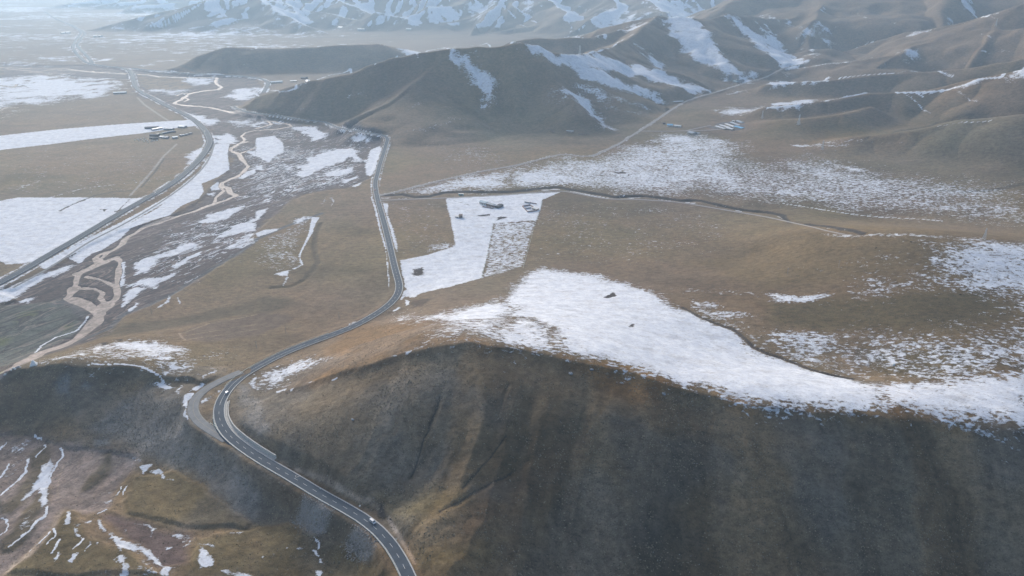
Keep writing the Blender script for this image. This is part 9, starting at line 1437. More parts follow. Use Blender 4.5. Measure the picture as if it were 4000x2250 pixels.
# ---------------------------------------------------------------- generic builders
class MB:
    def __init__(s): s.v, s.f = [], []
    def box(s, x0, x1, y0, y1, z0, z1):
        k = len(s.v); s.v += [(x, y, z) for z in (z0, z1) for y in (y0, y1) for x in (x0, x1)]
        s.f += [(k, k + 2, k + 3, k + 1), (k + 4, k + 5, k + 7, k + 6), (k, k + 1, k + 5, k + 4), (k + 2, k + 6, k + 7, k + 3), (k, k + 4, k + 6, k + 2), (k + 1, k + 3, k + 7, k + 5)]
        return s
    def prism(s, ring0, ring1):
        k = len(s.v); n = len(ring0); s.v += list(ring0) + list(ring1)
        s.f += [(k + i, k + (i + 1) % n, k + n + (i + 1) % n, k + n + i) for i in range(n)]
        s.f += [tuple(k + i for i in reversed(range(n))), tuple(k + n + i for i in range(n))]
        return s
    def bar(s, a, b, w, w2=None):
        a, b = Vector(a), Vector(b); d = (b - a).normalized()
        u = d.cross(Vector((0, 0, 1))) if abs(d.z) < .95 else d.cross(Vector((1, 0, 0)))
        u.normalize(); v = d.cross(u); w2 = w if w2 is None else w2
        r0 = [tuple(a + u * x * w + v * y * w) for x, y in ((-1, -1), (1, -1), (1, 1), (-1, 1))]
        r1 = [tuple(b + u * x * w2 + v * y * w2) for x, y in ((-1, -1), (1, -1), (1, 1), (-1, 1))]
        return s.prism(r0, r1)
    def build(s, name, mat, parent=None, smooth=False):
        me = bpy.data.meshes.new(name); me.from_pydata(s.v, [], s.f); me.materials.append(mat)
        me.polygons.foreach_set('use_smooth', [smooth] * len(me.polygons)); me.update()
        o = bpy.data.objects.new(name, me); col.objects.link(o); o.parent = parent
        return o

def empty(name, loc, rz=0.0):
    o = bpy.data.objects.new(name, None); col.objects.link(o); o.location = loc; o.rotation_euler = (0, 0, rz); return o

MW = {'white': plain('whitewash', (.62, .60, .56), .9, .15, .7), 'mud': plain('mud_brick', (.23, .165, .125), .95, .25, .5), 'pink': plain('pink_plaster', (.36, .28, .25), .95, .2, .5),
      'beige': plain('beige_plaster', (.42, .36, .29), .9, .18, .5), 'dark': plain('dark_timber', (.075, .065, .060), .9, .3, .8), 'grey': plain('grey_block', (.26, .26, .27), .9, .2, .6), 'teal': plain('teal_sheet', (.10, .27, .27), .6, .2, .8)}
MR = {'white': plain('white_sheet_roof', (.56, .56, .55), .5, .1, .6), 'blue': plain('blue_sheet_roof', (.13, .36, .55), .5, .15, .6), 'grey': plain('grey_sheet_roof', (.33, .36, .39), .6, .15, .6), 'dark': plain('dark_roof', (.06, .062, .07), .8, .3, .6),
      'brown': plain('earth_roof', (.17, .13, .105), .95, .25, .5), 'slate': plain('slate_blue_roof', (.30, .40, .46), .55, .12, .6)}
M_glass = plain('window_glass', (.05, .065, .08), .15, .2, 1.0); M_wood = plain('door_wood', (.14, .085, .05), .8, .3, 2.0)
M_tarp = plain('white_canvas', (.74, .74, .72), .8, .08, .8); M_ytarp = plain('pale_yellow_canvas', (.55, .48, .28), .8, .15, .8)

def house(key, name, label, wall, roof, depth, h, pitch=.35, cat='house', group=None, win=2, door=True):
    (x0, y0, z0), (x1, y1, z1) = D['spots'][key]
    L = max(math.hypot(x1 - x0, y1 - y0), 4.0); rz = math.atan2(y1 - y0, x1 - x0)
    zb = min(ground_z(x, y) for x, y in ((x0, y0), (x1, y1), ((x0 + x1) / 2, (y0 + y1) / 2)))
    root = empty(name, (x0, y0, zb), rz); tag(root, label, cat, group)
    MB().box(0, L, 0, depth, -1.5, h).build('wall', MW[wall], root)
    ov = .35; r = MB(); hp = pitch * depth / 2
    if pitch > .1:
        e0 = h - ov * pitch
        a = [(-ov, -ov, e0 + .06), (-ov, depth / 2, h + hp + .06), (-ov, depth + ov, e0 + .06), (-ov, depth + ov, e0 + .24), (-ov, depth / 2, h + hp + .26), (-ov, -ov, e0 + .24)]
        b = [(L + ov, y, z) for _, y, z in a]
        r.prism(a, b)
        for gx in (0.02, L - .14):
            r.prism([(gx, 0, h - .02), (gx, depth, h - .02), (gx, depth / 2, h + hp)], [(gx + .12, 0, h - .02), (gx + .12, depth, h - .02), (gx + .12, depth / 2, h + hp)])
    else:
        r.box(-ov, L + ov, -ov, depth + ov, h + .01, h + .28)
    r.build('roof', MR[roof], root)
    if door: MB().box(L * .46, L * .46 + min(1.3, L * .2), -.06, .02, .0, min(2.1, h * .8)).build('door', M_wood, root)
    for i in range(win):
        cx = L * (i + .6) / (win + .2); cx = cx if abs(cx - L * .5) > 1.2 else cx + 1.6
        if cx + .8 < L:
            f = MB().box(cx - .75, cx + .75, -.05, .02, h * .33, h * .78).build('window', MW['white'], root)
            MB().box(cx - .62, cx + .62, -.08, -.055, h * .37, h * .74).build('pane', M_glass, f)
    return root

def yard_wall(key, name, label, mat, h=1.8, close=False, th=.5):
    P = [Vector((p[0], p[1])) for p in D['spots'][key]]
    if close: P.append(P[0])
    o = P[0]; zb = ground_z(o.x, o.y)
    root = empty(name, (o.x, o.y, zb)); tag(root, label, 'wall')
    for a, b in zip(P[:-1], P[1:]):
        d = (b - a).normalized(); nn = Vector((-d.y, d.x)) * th / 2; b2 = b - d * .3
        za, zc = ground_z(a.x, a.y) - zb, ground_z(b.x, b.y) - zb
        q = [(a - o + nn), (a - o - nn), (b2 - o - nn), (b2 - o + nn)]
        zz = [za, za, zc, zc]
        MB().prism([(v.x, v.y, z - 1) for v, z in zip(q, zz)], [(v.x, v.y, z + h) for v, z in zip(q, zz)]).build('wall_section', MW[mat], root)
    return root

house('a1', 'farmhouse', 'white farmhouse with pale blue sheet roof at the left end of the snowfield farmstead', 'white', 'slate', 8, 3.6, .3, win=4)
house('a2', 'shed', 'long grey roofed shed joined to the right of the white farmhouse', 'mud', 'grey', 7, 3.2, .3, 'shed', win=1)
house('a3', 'shed', 'short grey roofed shed at the dark right end of the farmstead row', 'mud', 'grey', 6, 2.8, .2, 'shed', win=0)
yard_wall('a4', 'yard_wall', 'pinkish mud wall enclosing the yard before the snowfield farmstead', 'pink')
house('a5', 'barn', 'dark open barn at the right corner of the snowfield farmstead', 'dark', 'dark', 8, 2.8, .15, 'barn', win=0)
yard_wall('a6', 'yard_wall', 'low mud wall dividing the yard below the grey sheds', 'pink', 1.4)
yard_wall('b1', 'yard_wall', 'mud walled square pen near the right edge of the snowy field', 'pink', 2.0, True, .7)
yard_wall('b2', 'yard_wall', 'cross wall inside the mud walled square pen', 'grey', 1.8)
house('b3', 'shed', 'small pale roofed shed inside the mud walled pen', 'beige', 'white', 6, 2.4, .1, 'shed', win=0)
house('b4', 'ruin', 'pale low ruin behind the mud walled pen', 'grey', 'white', 5, 1.8, .05, 'ruin', win=0, door=False)
yard_wall('b5', 'yard_wall', 'crumbling reddish wall behind the mud walled pen', 'pink', 1.5)
house('e1', 'hut', 'low white roofed hut beside the dark cube hut on the snowy field', 'white', 'white', 6, 2.2, .1, 'hut', win=1)
house('e2', 'hut', 'brown cube shaped hut standing alone on the snowy field', 'mud', 'brown', 7, 4.2, .05, 'hut', win=1)
house('teal', 'cabin', 'small teal cabin on the bank of the dark stream', 'teal', 'white', 3, 2.4, .1, 'cabin', win=1)
for k, w_ in (('d1', 'first, nearest the dirt road end'), ('d2', 'second, in the middle'), ('d3', 'third, next to the blue roof')):
    house(k, 'livestock_shed', 'long white roofed shed in the row below the hills, ' + w_, 'beige', 'white', 9, 3.2, .25, 'shed', 'white livestock sheds', win=3)
house('d4', 'shed', 'blue roofed shed at the end of the row of white sheds', 'beige', 'blue', 12, 3.6, .25, 'shed', win=2)
house('d5', 'house', 'beige house with white roof in front of the blue roofed shed', 'beige', 'white', 9, 3.2, .2, win=3)
house('d6', 'shed', 'long grey shed behind the row of white sheds', 'grey', 'grey', 9, 3.0, .2, 'shed', win=1)
house('d7', 'shed', 'rearmost grey shed of the farm under the hills', 'grey', 'grey', 10, 3.4, .2, 'shed', win=1)
house('d8', 'hut', 'tiny white hut beside the rearmost grey shed', 'white', 'white', 6, 2.8, .1, 'hut', win=0)
house('f1', 'house', 'square house with wide light grey roof beside the farm track', 'beige', 'grey', 17, 3.8, .25, win=3)
house('f2', 'shed', 'low shed against the right side of the light grey roofed house', 'beige', 'grey', 10, 2.4, .1, 'shed', win=0)
yard_wall('f3', 'yard_wall', 'pale yard wall leading right from the light grey roofed house', 'beige', 1.6)
house('g1', 'house', 'blue roofed house standing alone left of the farm track', 'white', 'blue', 14, 3.4, .25, win=3)
house('g2', 'house', 'pale grey roofed house next to the lone blue roofed house', 'white', 'white', 12, 3.2, .2, win=3)
house('g3', 'shed', 'dark shed left of the lone blue roofed house', 'dark', 'dark', 7, 2.6, .15, 'shed', win=0)
house('h1', 'shed', 'grey roofed shed at the foot of the central mountain', 'mud', 'grey', 9, 3.0, .2, 'shed', win=1)
yard_wall('h2', 'yard_wall', 'brown ruined wall right of the shed under the central mountain', 'mud', 1.8)
house('h3', 'ruin', 'brown roofless ruin left of the shed under the central mountain', 'mud', 'brown', 7, 2.2, .05, 'ruin', win=0)
house('h4', 'house', 'grey brown house below the snowy flank beside the valley road', 'mud', 'grey', 12, 3.0, .2, win=2)
yard_wall('h5', 'yard_wall', 'low wall at the foot of the long snow flank', 'mud', 1.6)
house('i1', 'house', 'leftmost dark roofed house of the hamlet at the side valley mouth', 'grey', 'dark', 14, 4, .3, win=2)
house('i2', 'house', 'rightmost dark roofed house of the hamlet at the side valley mouth', 'grey', 'dark', 14, 4, .3, win=2)
house('i3', 'house', 'nearest slate roofed house of the hamlet at the side valley mouth', 'grey', 'slate', 12, 4, .3, win=2)
house('j1', 'long_house', 'long pale blue roofed building where the road rounds the mountain spur', 'white', 'slate', 14, 4.5, .25, win=5)
house('j2', 'house', 'dark roofed farmhouse highest behind the mountain spur', 'mud', 'dark', 16, 4.5, .3, win=2)
house('j3', 'house', 'red brown house lowest behind the mountain spur', 'pink', 'grey', 14, 4, .25, win=2)
house('j4', 'shed', 'low pale shed between the long building and the spur farmhouses', 'beige', 'white', 10, 3, .2, 'shed', win=0)
house('k1', 'shed', 'white roofed shed of the farm beside the highway', 'grey', 'white', 9, 3, .2, 'shed', win=1)
house('k2', 'shed', 'pale grey roofed shed in the middle of the farm beside the highway', 'grey', 'grey', 9, 3, .2, 'shed', win=2)
house('k3', 'shed', 'slate blue roofed shed nearest the highway track', 'grey', 'slate', 10, 3.2, .2, 'shed', win=2)
house('k4', 'barn', 'wide dark barn at the left of the highway farm', 'dark', 'dark', 12, 3.5, .2, 'barn', win=0)
house('k5', 'barn', 'small dark barn at the lower left corner of the highway farm', 'dark', 'dark', 10, 3, .2, 'barn', win=0)
house('k6', 'long_shed', 'long white roofed shed on the snow strip above the highway farm', 'grey', 'white', 8, 3, .15, 'shed', win=3)
house('k7', 'long_shed', 'long grey green shed right of the long white roofed shed', 'grey', 'grey', 9, 3, .2, 'shed', win=3)
house('k8', 'long_barn', 'long dark roofed barn on the snow strip left of the white roofed shed', 'dark', 'dark', 12, 3.2, .2, 'barn', win=0)
house('k9', 'shed', 'grey roofed shed on the snow strip closest to the highway', 'grey', 'slate', 12, 3, .2, 'shed', win=2)
house('k10', 'barn', 'dark barn between the small barn and the white roofed shed of the highway farm', 'dark', 'dark', 9, 2.8, .2, 'barn', win=0)
house('k11', 'shed', 'white roofed shed behind the wide dark barn', 'grey', 'white', 8, 3.2, .15, 'shed', win=0)
house('l1', 'house', 'left of two slate roofed houses on the snowy plain before the highway bend', 'grey', 'slate', 16, 4, .25, win=2)
house('l2', 'house', 'right of two slate roofed houses on the snowy plain before the highway bend', 'grey', 'slate', 16, 4, .25, win=2)
for k, lb in (('l3', 'left of two distant white houses near the tip of the far range'), ('l4', 'right of two distant white houses near the tip of the far range'), ('l5', 'left distant white house on the plain left of the highway'), ('l6', 'right distant white house on the plain left of the highway'),
              ('m1', 'leftmost tiny white house under the far hills'), ('m2', 'left of a pair of tiny houses under the far hills'), ('m3', 'right of a pair of tiny houses under the far hills'), ('m4', 'rightmost tiny white house under the far hills'), ('n1', 'distant white house at the foot of the farthest snowy spur')):
    house(k, 'house', lb, 'white', 'white', 24, 7, .25, group='far houses', win=2)

# ---------------------------------------------------------------- farm yard things
def dome_tent(key):
    x, y, z = D['spots'][key][0]
    root = empty('dome_tent', (x, y, ground_z(x, y))); tag(root, 'pale yellow domed tent at the left end of the row of dark stacks', 'tent')
    ring = lambda r, z: [(r * math.cos(a * math.tau / 14), r * math.sin(a * math.tau / 14), z) for a in range(14)]
    w = MB(); w.prism(ring(4.2, -.5), ring(4.2, 1.9)); w.build('wall', M_ytarp, root)
    rf = MB(); hs = [(4.4, 1.85), (3.7, 2.7), (2.5, 3.4), (1.1, 3.8), (.5, 3.9)]
    for (r0, z0), (r1, z1) in zip(hs[:-1], hs[1:]): rf.prism(ring(r0, z0), ring(r1, z1))
    rf.build('roof', M_ytarp, root); MB().box(-.5, .5, -4.3, -4.15, 0, 1.6).build('door', M_wood, root)
dome_tent('tent')

def haystack(i, x, y):
    rnd = random.Random(i); root = empty('haystack', (x, y, ground_z(x, y)), rnd.random() * .4)
    row = 'upper row' if i < 6 else 'lower row'; j = i if i < 6 else i - 6
    words = ('leftmost', 'second from the left', 'third from the left', 'fourth from the left', 'fifth from the left', 'rightmost') if i < 6 else ('leftmost', 'second from the left', 'third from the left', 'rightmost')
    tag(root, 'dark haystack, %s in the %s beside the highway farm' % (words[j], row), 'haystack', 'haystacks of the highway farm')
    ring = lambda r, z, k: [(r * (1.25 + .15 * math.sin(a * 2.1 + k)) * math.cos(a * math.tau / 10), r * (.85 + .1 * math.sin(a + i)) * math.sin(a * math.tau / 10), z) for a in range(10)]
    b = MB(); hs = [(3.4, -.4), (3.6, 1.0), (3.2, 2.2)]
    for (r0, z0), (r1, z1) in zip(hs[:-1], hs[1:]): b.prism(ring(r0, z0, 1), ring(r1, z1, 1))
    b.build('stack', MW['dark'] if i < 6 else MW['mud'], root)
    t = MB(); t.prism(ring(3.3, 2.21, 1), ring(2.4, 3.0, 1)); t.prism(ring(2.4, 3.01, 1), ring(.7, 3.5, 1)); t.build('cover', MR['white'] if i >= 6 else MR['grey'], root)
for i, p in enumerate(D['spots']['stacks']): haystack(i, p[0], p[1])

bale_src = None
for i, p in enumerate(D['spots']['bales']):
    if bale_src is None:
        bm = bmesh.new(); bmesh.ops.create_cone(bm, cap_ends=True, segments=12, radius1=1.15, radius2=1.15, depth=2.0)
        bmesh.ops.rotate(bm, verts=bm.verts, cent=(0, 0, 0), matrix=Matrix.Rotation(math.pi / 2, 3, 'Y'))
        bmesh.ops.bevel(bm, geom=[e for e in bm.edges if e.calc_face_angle(0) > 1], offset=.18, segments=2, affect='EDGES')
        me = bpy.data.meshes.new('bale'); bm.to_mesh(me); bm.free(); me.materials.append(M_tarp); bale_src = me
    o = bpy.data.objects.new('bale', bale_src); col.objects.link(o)
    o.location = (p[0], p[1], ground_z(p[0], p[1]) + 1.0); o.rotation_euler = (0, 0, i * 1.3)
    tag(o, 'small white wrapped bale scattered left of the highway farm', 'bale', 'white bales scattered by the highway farm')

# ---------------------------------------------------------------- pylons and poles
M_pyl = plain('pylon_steel', (.55, .57, .58), .5, .1, 1.0, .2)
def pylon(i, x, y, h, label):
    root = empty('pylon', (x, y, ground_z(x, y) - .3), .5); tag(root, label, 'pylon', 'power line pylons')
    w = lambda z: h * .11 * (1 - .86 * min(z / (h * .78), 1))
    tk = h * .0055
    for sx, sy in ((-1, -1), (1, -1), (1, 1), (-1, 1)):
        m = MB(); m.bar((sx * w(0), sy * w(0), 0), (sx * w(h * .78), sy * w(h * .78), h * .78), tk); m.bar((sx * w(h * .78), sy * w(h * .78), h * .78), (0, 0, h), tk); m.build('leg', M_pyl, root)
    m = MB(); zs = [0, .16, .31, .44, .56, .67, .78]
    for a, b in zip(zs[:-1], zs[1:]):
        za, zb = a * h, b * h
        for (ax, ay), (bx, by) in (((-1, -1), (1, -1)), ((1, -1), (1, 1)), ((1, 1), (-1, 1)), ((-1, 1), (-1, -1))):
            m.bar((ax * w(za), ay * w(za), za), (bx * w(zb), by * w(zb), zb), tk * .6); m.bar((bx * w(za), by * w(za), za), (ax * w(zb), ay * w(zb), zb), tk * .6)
    m.build('lattice', M_pyl, root)
    for z, L in ((.80, .17), (.90, .13)):
        m = MB(); m.bar((-L * h, 0, z * h), (L * h, 0, z * h), tk); m.bar((-L * h, 0, z * h), (0, 0, z * h + h * .05), tk * .7); m.bar((L * h, 0, z * h), (0, 0, z * h + h * .05), tk * .7); m.build('cross_arm', M_pyl, root)
PY = [(24, 'slender pylon on the saddle behind the central mountain'), (46, 'pale pylon on the snow streaked cone between two ridges'), (24, 'faint pylon on the low ridge at right'), (24, 'pale pylon standing in the snow dotted pasture at far right'), (20, 'small pylon below the snow strip beside the valley road'), (14, 'small pylon just behind the brow of the right hand hill'), (20, 'pylon on the dark bank above the snow dotted pasture')]
for i, (p, (h, lb)) in enumerate(zip(D['spots']['pylons'], PY)): pylon(i, p[0], p[1], h, lb)
def pole(x, y, h, label):
    root = empty('utility_pole', (x, y, ground_z(x, y) - .4)); tag(root, label, 'utility pole', 'utility poles')
    MB().bar((0, 0, 0), (0, 0, h), .16, .11).build('post', MW['grey'], root)
    MB().bar((-.9, 0, h - .5), (.9, 0, h - .5), .06).build('cross_arm', MW['grey'], root)
PL = ['pole on the brown slope above the ridged field', 'pole in the grass left of the straight road', 'pole at the end of the snow path on the knoll', 'pole on the river terrace below the brown field', 'pole on the mountain face behind the spur', 'left of two poles on the brown right hand hill', 'right of two poles on the brown right hand hill', 'pole left of the road on the pale grass terrace']
for p, lb in zip(D['spots']['poles'], PL): pole(p[0], p[1], 8, lb)

# ---------------------------------------------------------------- the knoll: white tent and stones
(x0, y0, z0), (x1, y1, z1) = D['spots']['stupa']
root = empty('pyramid_tent', ((x0 + x1) / 2, (y0 + y1) / 2 + 2.5, ground_z((x0 + x1) / 2, (y0 + y1) / 2) - .2), .45)
tag(root, 'white pyramidal tent with blunt tip on the crest of the left knoll', 'tent')
sq = lambda a, b, z: [(-a, -b, z), (a, -b, z), (a, b, z), (-a, b, z)]
MB().prism(sq(2.9, 2.5, -.6), sq(2.85, 2.45, .9)).build('skirt', plain('grey_canvas', (.50, .52, .52), .9, .12, .8), root)
m = MB(); m.prism(sq(2.86, 2.46, .91), sq(1.55, 1.3, 2.9)); m.prism(sq(1.55, 1.3, 2.91), sq(.75, .62, 4.6)); m.prism(sq(.75, .62, 4.61), sq(.62, .5, 5.2)); m.build('canopy', M_tarp, root)
MB().box(-.5, .5, -2.62, -2.5, 0, 1.5).build('door', plain('tent_flap', (.60, .60, .58), .9, .1, .8), root)

def boulder(name, x, y, r, mat, label, seed, cat='boulder', group=None, sq_=.7):
    bm = bmesh.new(); bmesh.ops.create_icosphere(bm, subdivisions=2, radius=r); rnd = random.Random(seed)
    ax = [Vector((rnd.uniform(-1, 1), rnd.uniform(-1, 1), rnd.uniform(-.6, 1))).normalized() for _ in range(7)]
    for v in bm.verts:
        for a in ax:
            d = v.co.dot(a) - r * .68
            if d > 0: v.co -= a * d * .9
        v.co.x *= 1.25; v.co.z *= sq_
    me = bpy.data.meshes.new(name); bm.to_mesh(me); bm.free(); me.materials.append(mat)
    o = bpy.data.objects.new(name, me); col.objects.link(o); o.location = (x, y, ground_z(x, y) + r * .28); o.rotation_euler = (0, 0, seed * 1.7)
    return tag(o, label, cat, group)
M_wst = plain('white_stone', (.66, .66, .63), .9, .15, .8); M_gst = plain('grey_stone', (.24, .25, .26), .9, .3, .8)
for i, (p, lb) in enumerate(zip(D['spots']['white_stones'], ('white bundle touching the right side of the pyramidal tent', 'white boulder second from the left on the knoll crest', 'white boulder in the middle of the small group on the knoll crest', 'white boulder at the right of the small group on the knoll crest', 'narrow white boulder at the left of the small group on the knoll crest', 'white boulder low at the left edge under the knoll crest'))):
    boulder('boulder', p[0], p[1], (1.5, 1.3, 1.0, 1.0, 1.0, 1.3)[i], M_wst, lb, i + 1, group='white boulders on the knoll')
p = D['spots']['grey_stones'][0]; boulder('boulder', p[0], p[1], 1.7, M_gst, 'grey boulder among the white ones on the knoll crest', 17)
p = D['spots']['yellow'][0]; boulder('mound', p[0], p[1], 2.2, M_ytarp, 'yellowish mound at the left picture edge on the knoll', 23, 'mound', None, .5)
for i, (p, lb) in enumerate(zip(D['spots']['boulders'], ('grey boulder just below the snow edge left of the rust brown turf', 'grey boulder at the snow edge above the rust brown turf', 'grey boulder below the snow edge in the middle of the dark slope', 'pale boulder in the brown hollow at right', 'dark boulder in the middle of the dark slope', 'pale boulder beside the foreground road'))):
    boulder('boulder', p[0], p[1], (1.6, 1.5, 1.4, 1.6, 1.2, .7)[i], (M_gst, M_gst, M_gst, M_wst, M_gst, M_wst)[i], lb, 40 + i)

# ---------------------------------------------------------------- yaks
def yak(x, y, rz, label, seed):
    me = bpy.data.meshes.new('yak'); V_, E_, Rr = [], [], []
    def add(p, r, par=None):
        V_.append(p); Rr.append(r)
        if par is not None: E_.append((par, len(V_) - 1))
        return len(V_) - 1
    hip = add((-.75, 0, 1.05), (.36, .40)); bel = add((-.1, 0, .98), (.42, .46), hip); sh = add((.6, 0, 1.12), (.40, .50), bel)
    nk = add((1.0, 0, 1.0), (.24, .28), sh); hd = add((1.3, 0, .72), (.18, .18), nk); mz = add((1.48, 0, .52), (.12, .11), hd)
    tl = add((-1.12, 0, 1.0), (.08, .08), hip); add((-1.2, 0, .45), (.12, .12), tl)
    for s in (-1, 1):
        k = add((.55, s * .26, .62), (.15, .15), sh); f = add((.58, s * .26, .32), (.09, .09), k); add((.58, s * .26, .0), (.10, .09), f)
        k = add((-.62, s * .26, .66), (.19, .17), hip); hk = add((-.82, s * .26, .38), (.10, .09), k); add((-.76, s * .26, .0), (.10, .09), hk)
        h1 = add((1.32, s * .26, .92), (.05, .05), hd); add((1.36, s * .38, 1.18), (.02, .02), h1)
    me.from_pydata(V_, E_, []); o = bpy.data.objects.new('yak', me); col.objects.link(o)
    md = o.modifiers.new('skin', 'SKIN')
    for sv_, r in zip(me.skin_vertices[0].data, Rr): sv_.radius = r
    me.skin_vertices[0].data[0].use_root = True
    o.modifiers.new('sub', 'SUBSURF').levels = 1
    me.materials.append(MW['dark']); o.location = (x, y, ground_z(x, y)); o.rotation_euler = (0, 0, rz)
    return tag(o, label, 'yak')
for i, (p, lb) in enumerate(zip(D['spots']['yaks'], ('dark yak grazing on the brown hill left of the snow drifts', 'dark yak just below the brow of the right hand hill', 'dark yak in the brown hollow nearest the right edge'))):
    yak(p[0], p[1], (.3, 2.8, 3.4)[i], lb, i)

# ---------------------------------------------------------------- vehicles
M_tyre = plain('tyre_rubber', (.02, .02, .02), .9, .2, 2.0); M_rim = plain('rim_alloy', (.45, .45, .46), .4, .1, 2.0, .6); M_red = plain('tail_lamp', (.35, .02, .02), .3, .1, 2.0); M_lamp = plain('head_lamp', (.75, .75, .72), .2, .05, 2.0)
def car(key, label, paint, van=False, name='car'):
    (x, y, z), (x2, y2, z2) = D['spots'][key]
    # sit on the road surface beside the centre line
    best = None
    for k in ('main', 'expr', 'loop'):
        P, nr = RL[k]; i = int(np.argmin((P[:, 0] - x) ** 2 + (P[:, 1] - y) ** 2))
        dd = math.hypot(P[i, 0] - x, P[i, 1] - y)
        if best is None or dd < best[0]: best = (dd, k, i)
    P, nr = RL[best[1]]; i = min(max(best[2], 1), len(P) - 2)
    off = (x - P[i, 0]) * nr[i, 0] + (y - P[i, 1]) * nr[i, 1]
    off = max(-2.3, min(2.3, off)) if abs(off) > 1.2 else math.copysign(1.9, off if off else 1)
    t = P[i + 1, :2] - P[i - 1, :2]; rz = math.atan2(t[1], t[0]); tilt = math.atan2(P[i + 1, 2] - P[i - 1, 2], math.hypot(*t))
    if math.cos(rz) * (x2 - x) + math.sin(rz) * (y2 - y) < 0: rz += math.pi; tilt = -tilt
    along = (x - P[i, 0]) * t[0] / math.hypot(*t) + (y - P[i, 1]) * t[1] / math.hypot(*t)
    px, py = P[i, 0] + nr[i, 0] * off + t[0] / math.hypot(*t) * along, P[i, 1] + nr[i, 1] * off + t[1] / math.hypot(*t) * along
    root = empty(name, (px, py, P[i, 2] + .09)); root.rotation_euler = (0, -tilt, rz); tag(root, label, 'van' if van else 'car')
    L, Wd, H = (5.0, 1.86, 2.0) if van else (4.5, 1.8, 1.5)
    prof = ([(-2.4, .38), (-2.46, 1.0), (-2.38, 1.12), (-2.25, 1.85), (-2.05, 1.98), (1.05, 2.0), (1.35, 1.9), (1.95, 1.22), (2.35, 1.02), (2.5, .75), (2.48, .38)] if van else
            [(-2.1, .36), (-2.22, .72), (-2.15, .98), (-1.75, 1.02), (-1.2, 1.42), (-.9, 1.47), (.35, 1.46), (1.05, 1.0), (1.9, .88), (2.22, .70), (2.24, .36)])
    belt = 1.1 if van else .96
    def half(z): return Wd / 2 * (1 - .16 * max(0, (z - belt) / (H - belt)))
    b = MB(); n_ = len(prof)
    b.prism([(px_, -half(pz_), pz_) for px_, pz_ in prof], [(px_, half(pz_), pz_) for px_, pz_ in prof])
    body = b.build('body', paint, root)
    bv = body.modifiers.new('bevel', 'BEVEL'); bv.width = .06; bv.segments = 2
    def sheet(nm, pts): 
        m = MB(); k = len(m.v); m.v += pts; m.f += [(0, 1, 2, 3)]; return m.build(nm, M_glass, root)
    def strip(p0, p1, f0, f1, e):
        (ax, az), (bx, bz) = p0, p1
        q = [(ax + (bx - ax) * f, az + (bz - az) * f) for f in (f0, f1)]
        dx, dz = bz - az, -(bx - ax); l = math.hypot(dx, dz); dx, dz = dx / l * e, dz / l * e
        if dz < 0: dx, dz = -dx, -dz
        (cx, cz), (ex, ez) = q
        return [(cx + dx, -half(cz) * .88, cz + dz), (ex + dx, -half(ez) * .88, ez + dz), (ex + dx, half(ez) * .88, ez + dz), (cx + dx, half(cz) * .88, cz + dz)]
    if van:
        sheet('windscreen', strip(prof[6], prof[7], .06, .92, .02)); sheet('rear_window', strip(prof[2], prof[3], .15, .9, .03))
        wins = [(-2.1, -.9), (-.75, .25), (.38, 1.2)]
    else:
        sheet('windscreen', strip(prof[6], prof[7], .06, .95, .02)); sheet('rear_window', strip(prof[3], prof[4], .1, .92, .02))
        wins = [(-.95, -.25), (-.18, .5)]
    z0w, z1w = (1.18, 1.78) if van else (1.02, 1.36)
    for s in (-1, 1):
        for a_, b_ in wins:
            pts = [(a_, s * (half(z0w) + .012), z0w), (b_, s * (half(z0w) + .012), z0w), (b_ - .08, s * (half(z1w) + .012), z1w), (a_ + .06, s * (half(z1w) + .012), z1w)]
            sheet('side_window', pts)
        for wx in ((-1.5, 1.55) if van else (-1.35, 1.38)):
            bm = bmesh.new(); bmesh.ops.create_cone(bm, cap_ends=True, segments=18, radius1=.34, radius2=.34, depth=.24)
            bmesh.ops.rotate(bm, verts=bm.verts, cent=(0, 0, 0), matrix=Matrix.Rotation(math.pi / 2, 3, 'X'))
            me = bpy.data.meshes.new('wheel'); bm.to_mesh(me); bm.free(); me.materials.append(M_tyre)
            w = bpy.data.objects.new('wheel', me); col.objects.link(w); w.parent = root; w.location = (wx, s * (Wd / 2 - .08), .34)
            bm = bmesh.new(); bmesh.ops.create_cone(bm, cap_ends=True, segments=14, radius1=.2, radius2=.2, depth=.04)
            bmesh.ops.rotate(bm, verts=bm.verts, cent=(0, 0, 0), matrix=Matrix.Rotation(math.pi / 2, 3, 'X'))
            me = bpy.data.meshes.new('rim'); bm.to_mesh(me); bm.free(); me.materials.append(M_rim)
            q = bpy.data.objects.new('rim', me); col.objects.link(q); q.parent = w; q.location = (0, s * .13, 0)
        MB().box(L / 2 - .12, L / 2 + .01, s * .62 - .2, s * .62 + .2, .62, .78).build('headlight', M_lamp, root)
        MB().box(-L / 2 + (.02 if van else .06), -L / 2 + .12, s * .7 - .12, s * .7 + .12, .72, .98).build('tail_light', M_red, root)
    MB().box(-.9, .4, -.05, .05, H - .02, H + .03).build('roof_rail', M_rim, root)
    return root
M_white = plain('white_car_paint', (.72, .72, .72), .3, .04, 1.0, 0, .5); M_redp = plain('red_car_paint', (.30, .05, .04), .3, .1, 1.0); M_silver = plain('silver_car_paint', (.5, .51, .52), .3, .08, 1.0, .3); M_bluep = plain('blue_car_paint', (.07, .12, .25), .3, .1, 1.0)
car('car1', 'white van driving down the foreground road past the stone embankment', M_white, True, 'van')
car('car2', 'white car on the bend beside the old road loop', M_white)
car('car3', 'small dark red car on the straight road above the dirt road junction', M_redp)
car('car4', 'small red car on the straight road just below the dirt road junction', M_redp)
car('car5', 'silver car on the curve of the highway across the river', M_silver)
car('car6', 'dark blue car on the straight highway beside the white field', M_bluep)

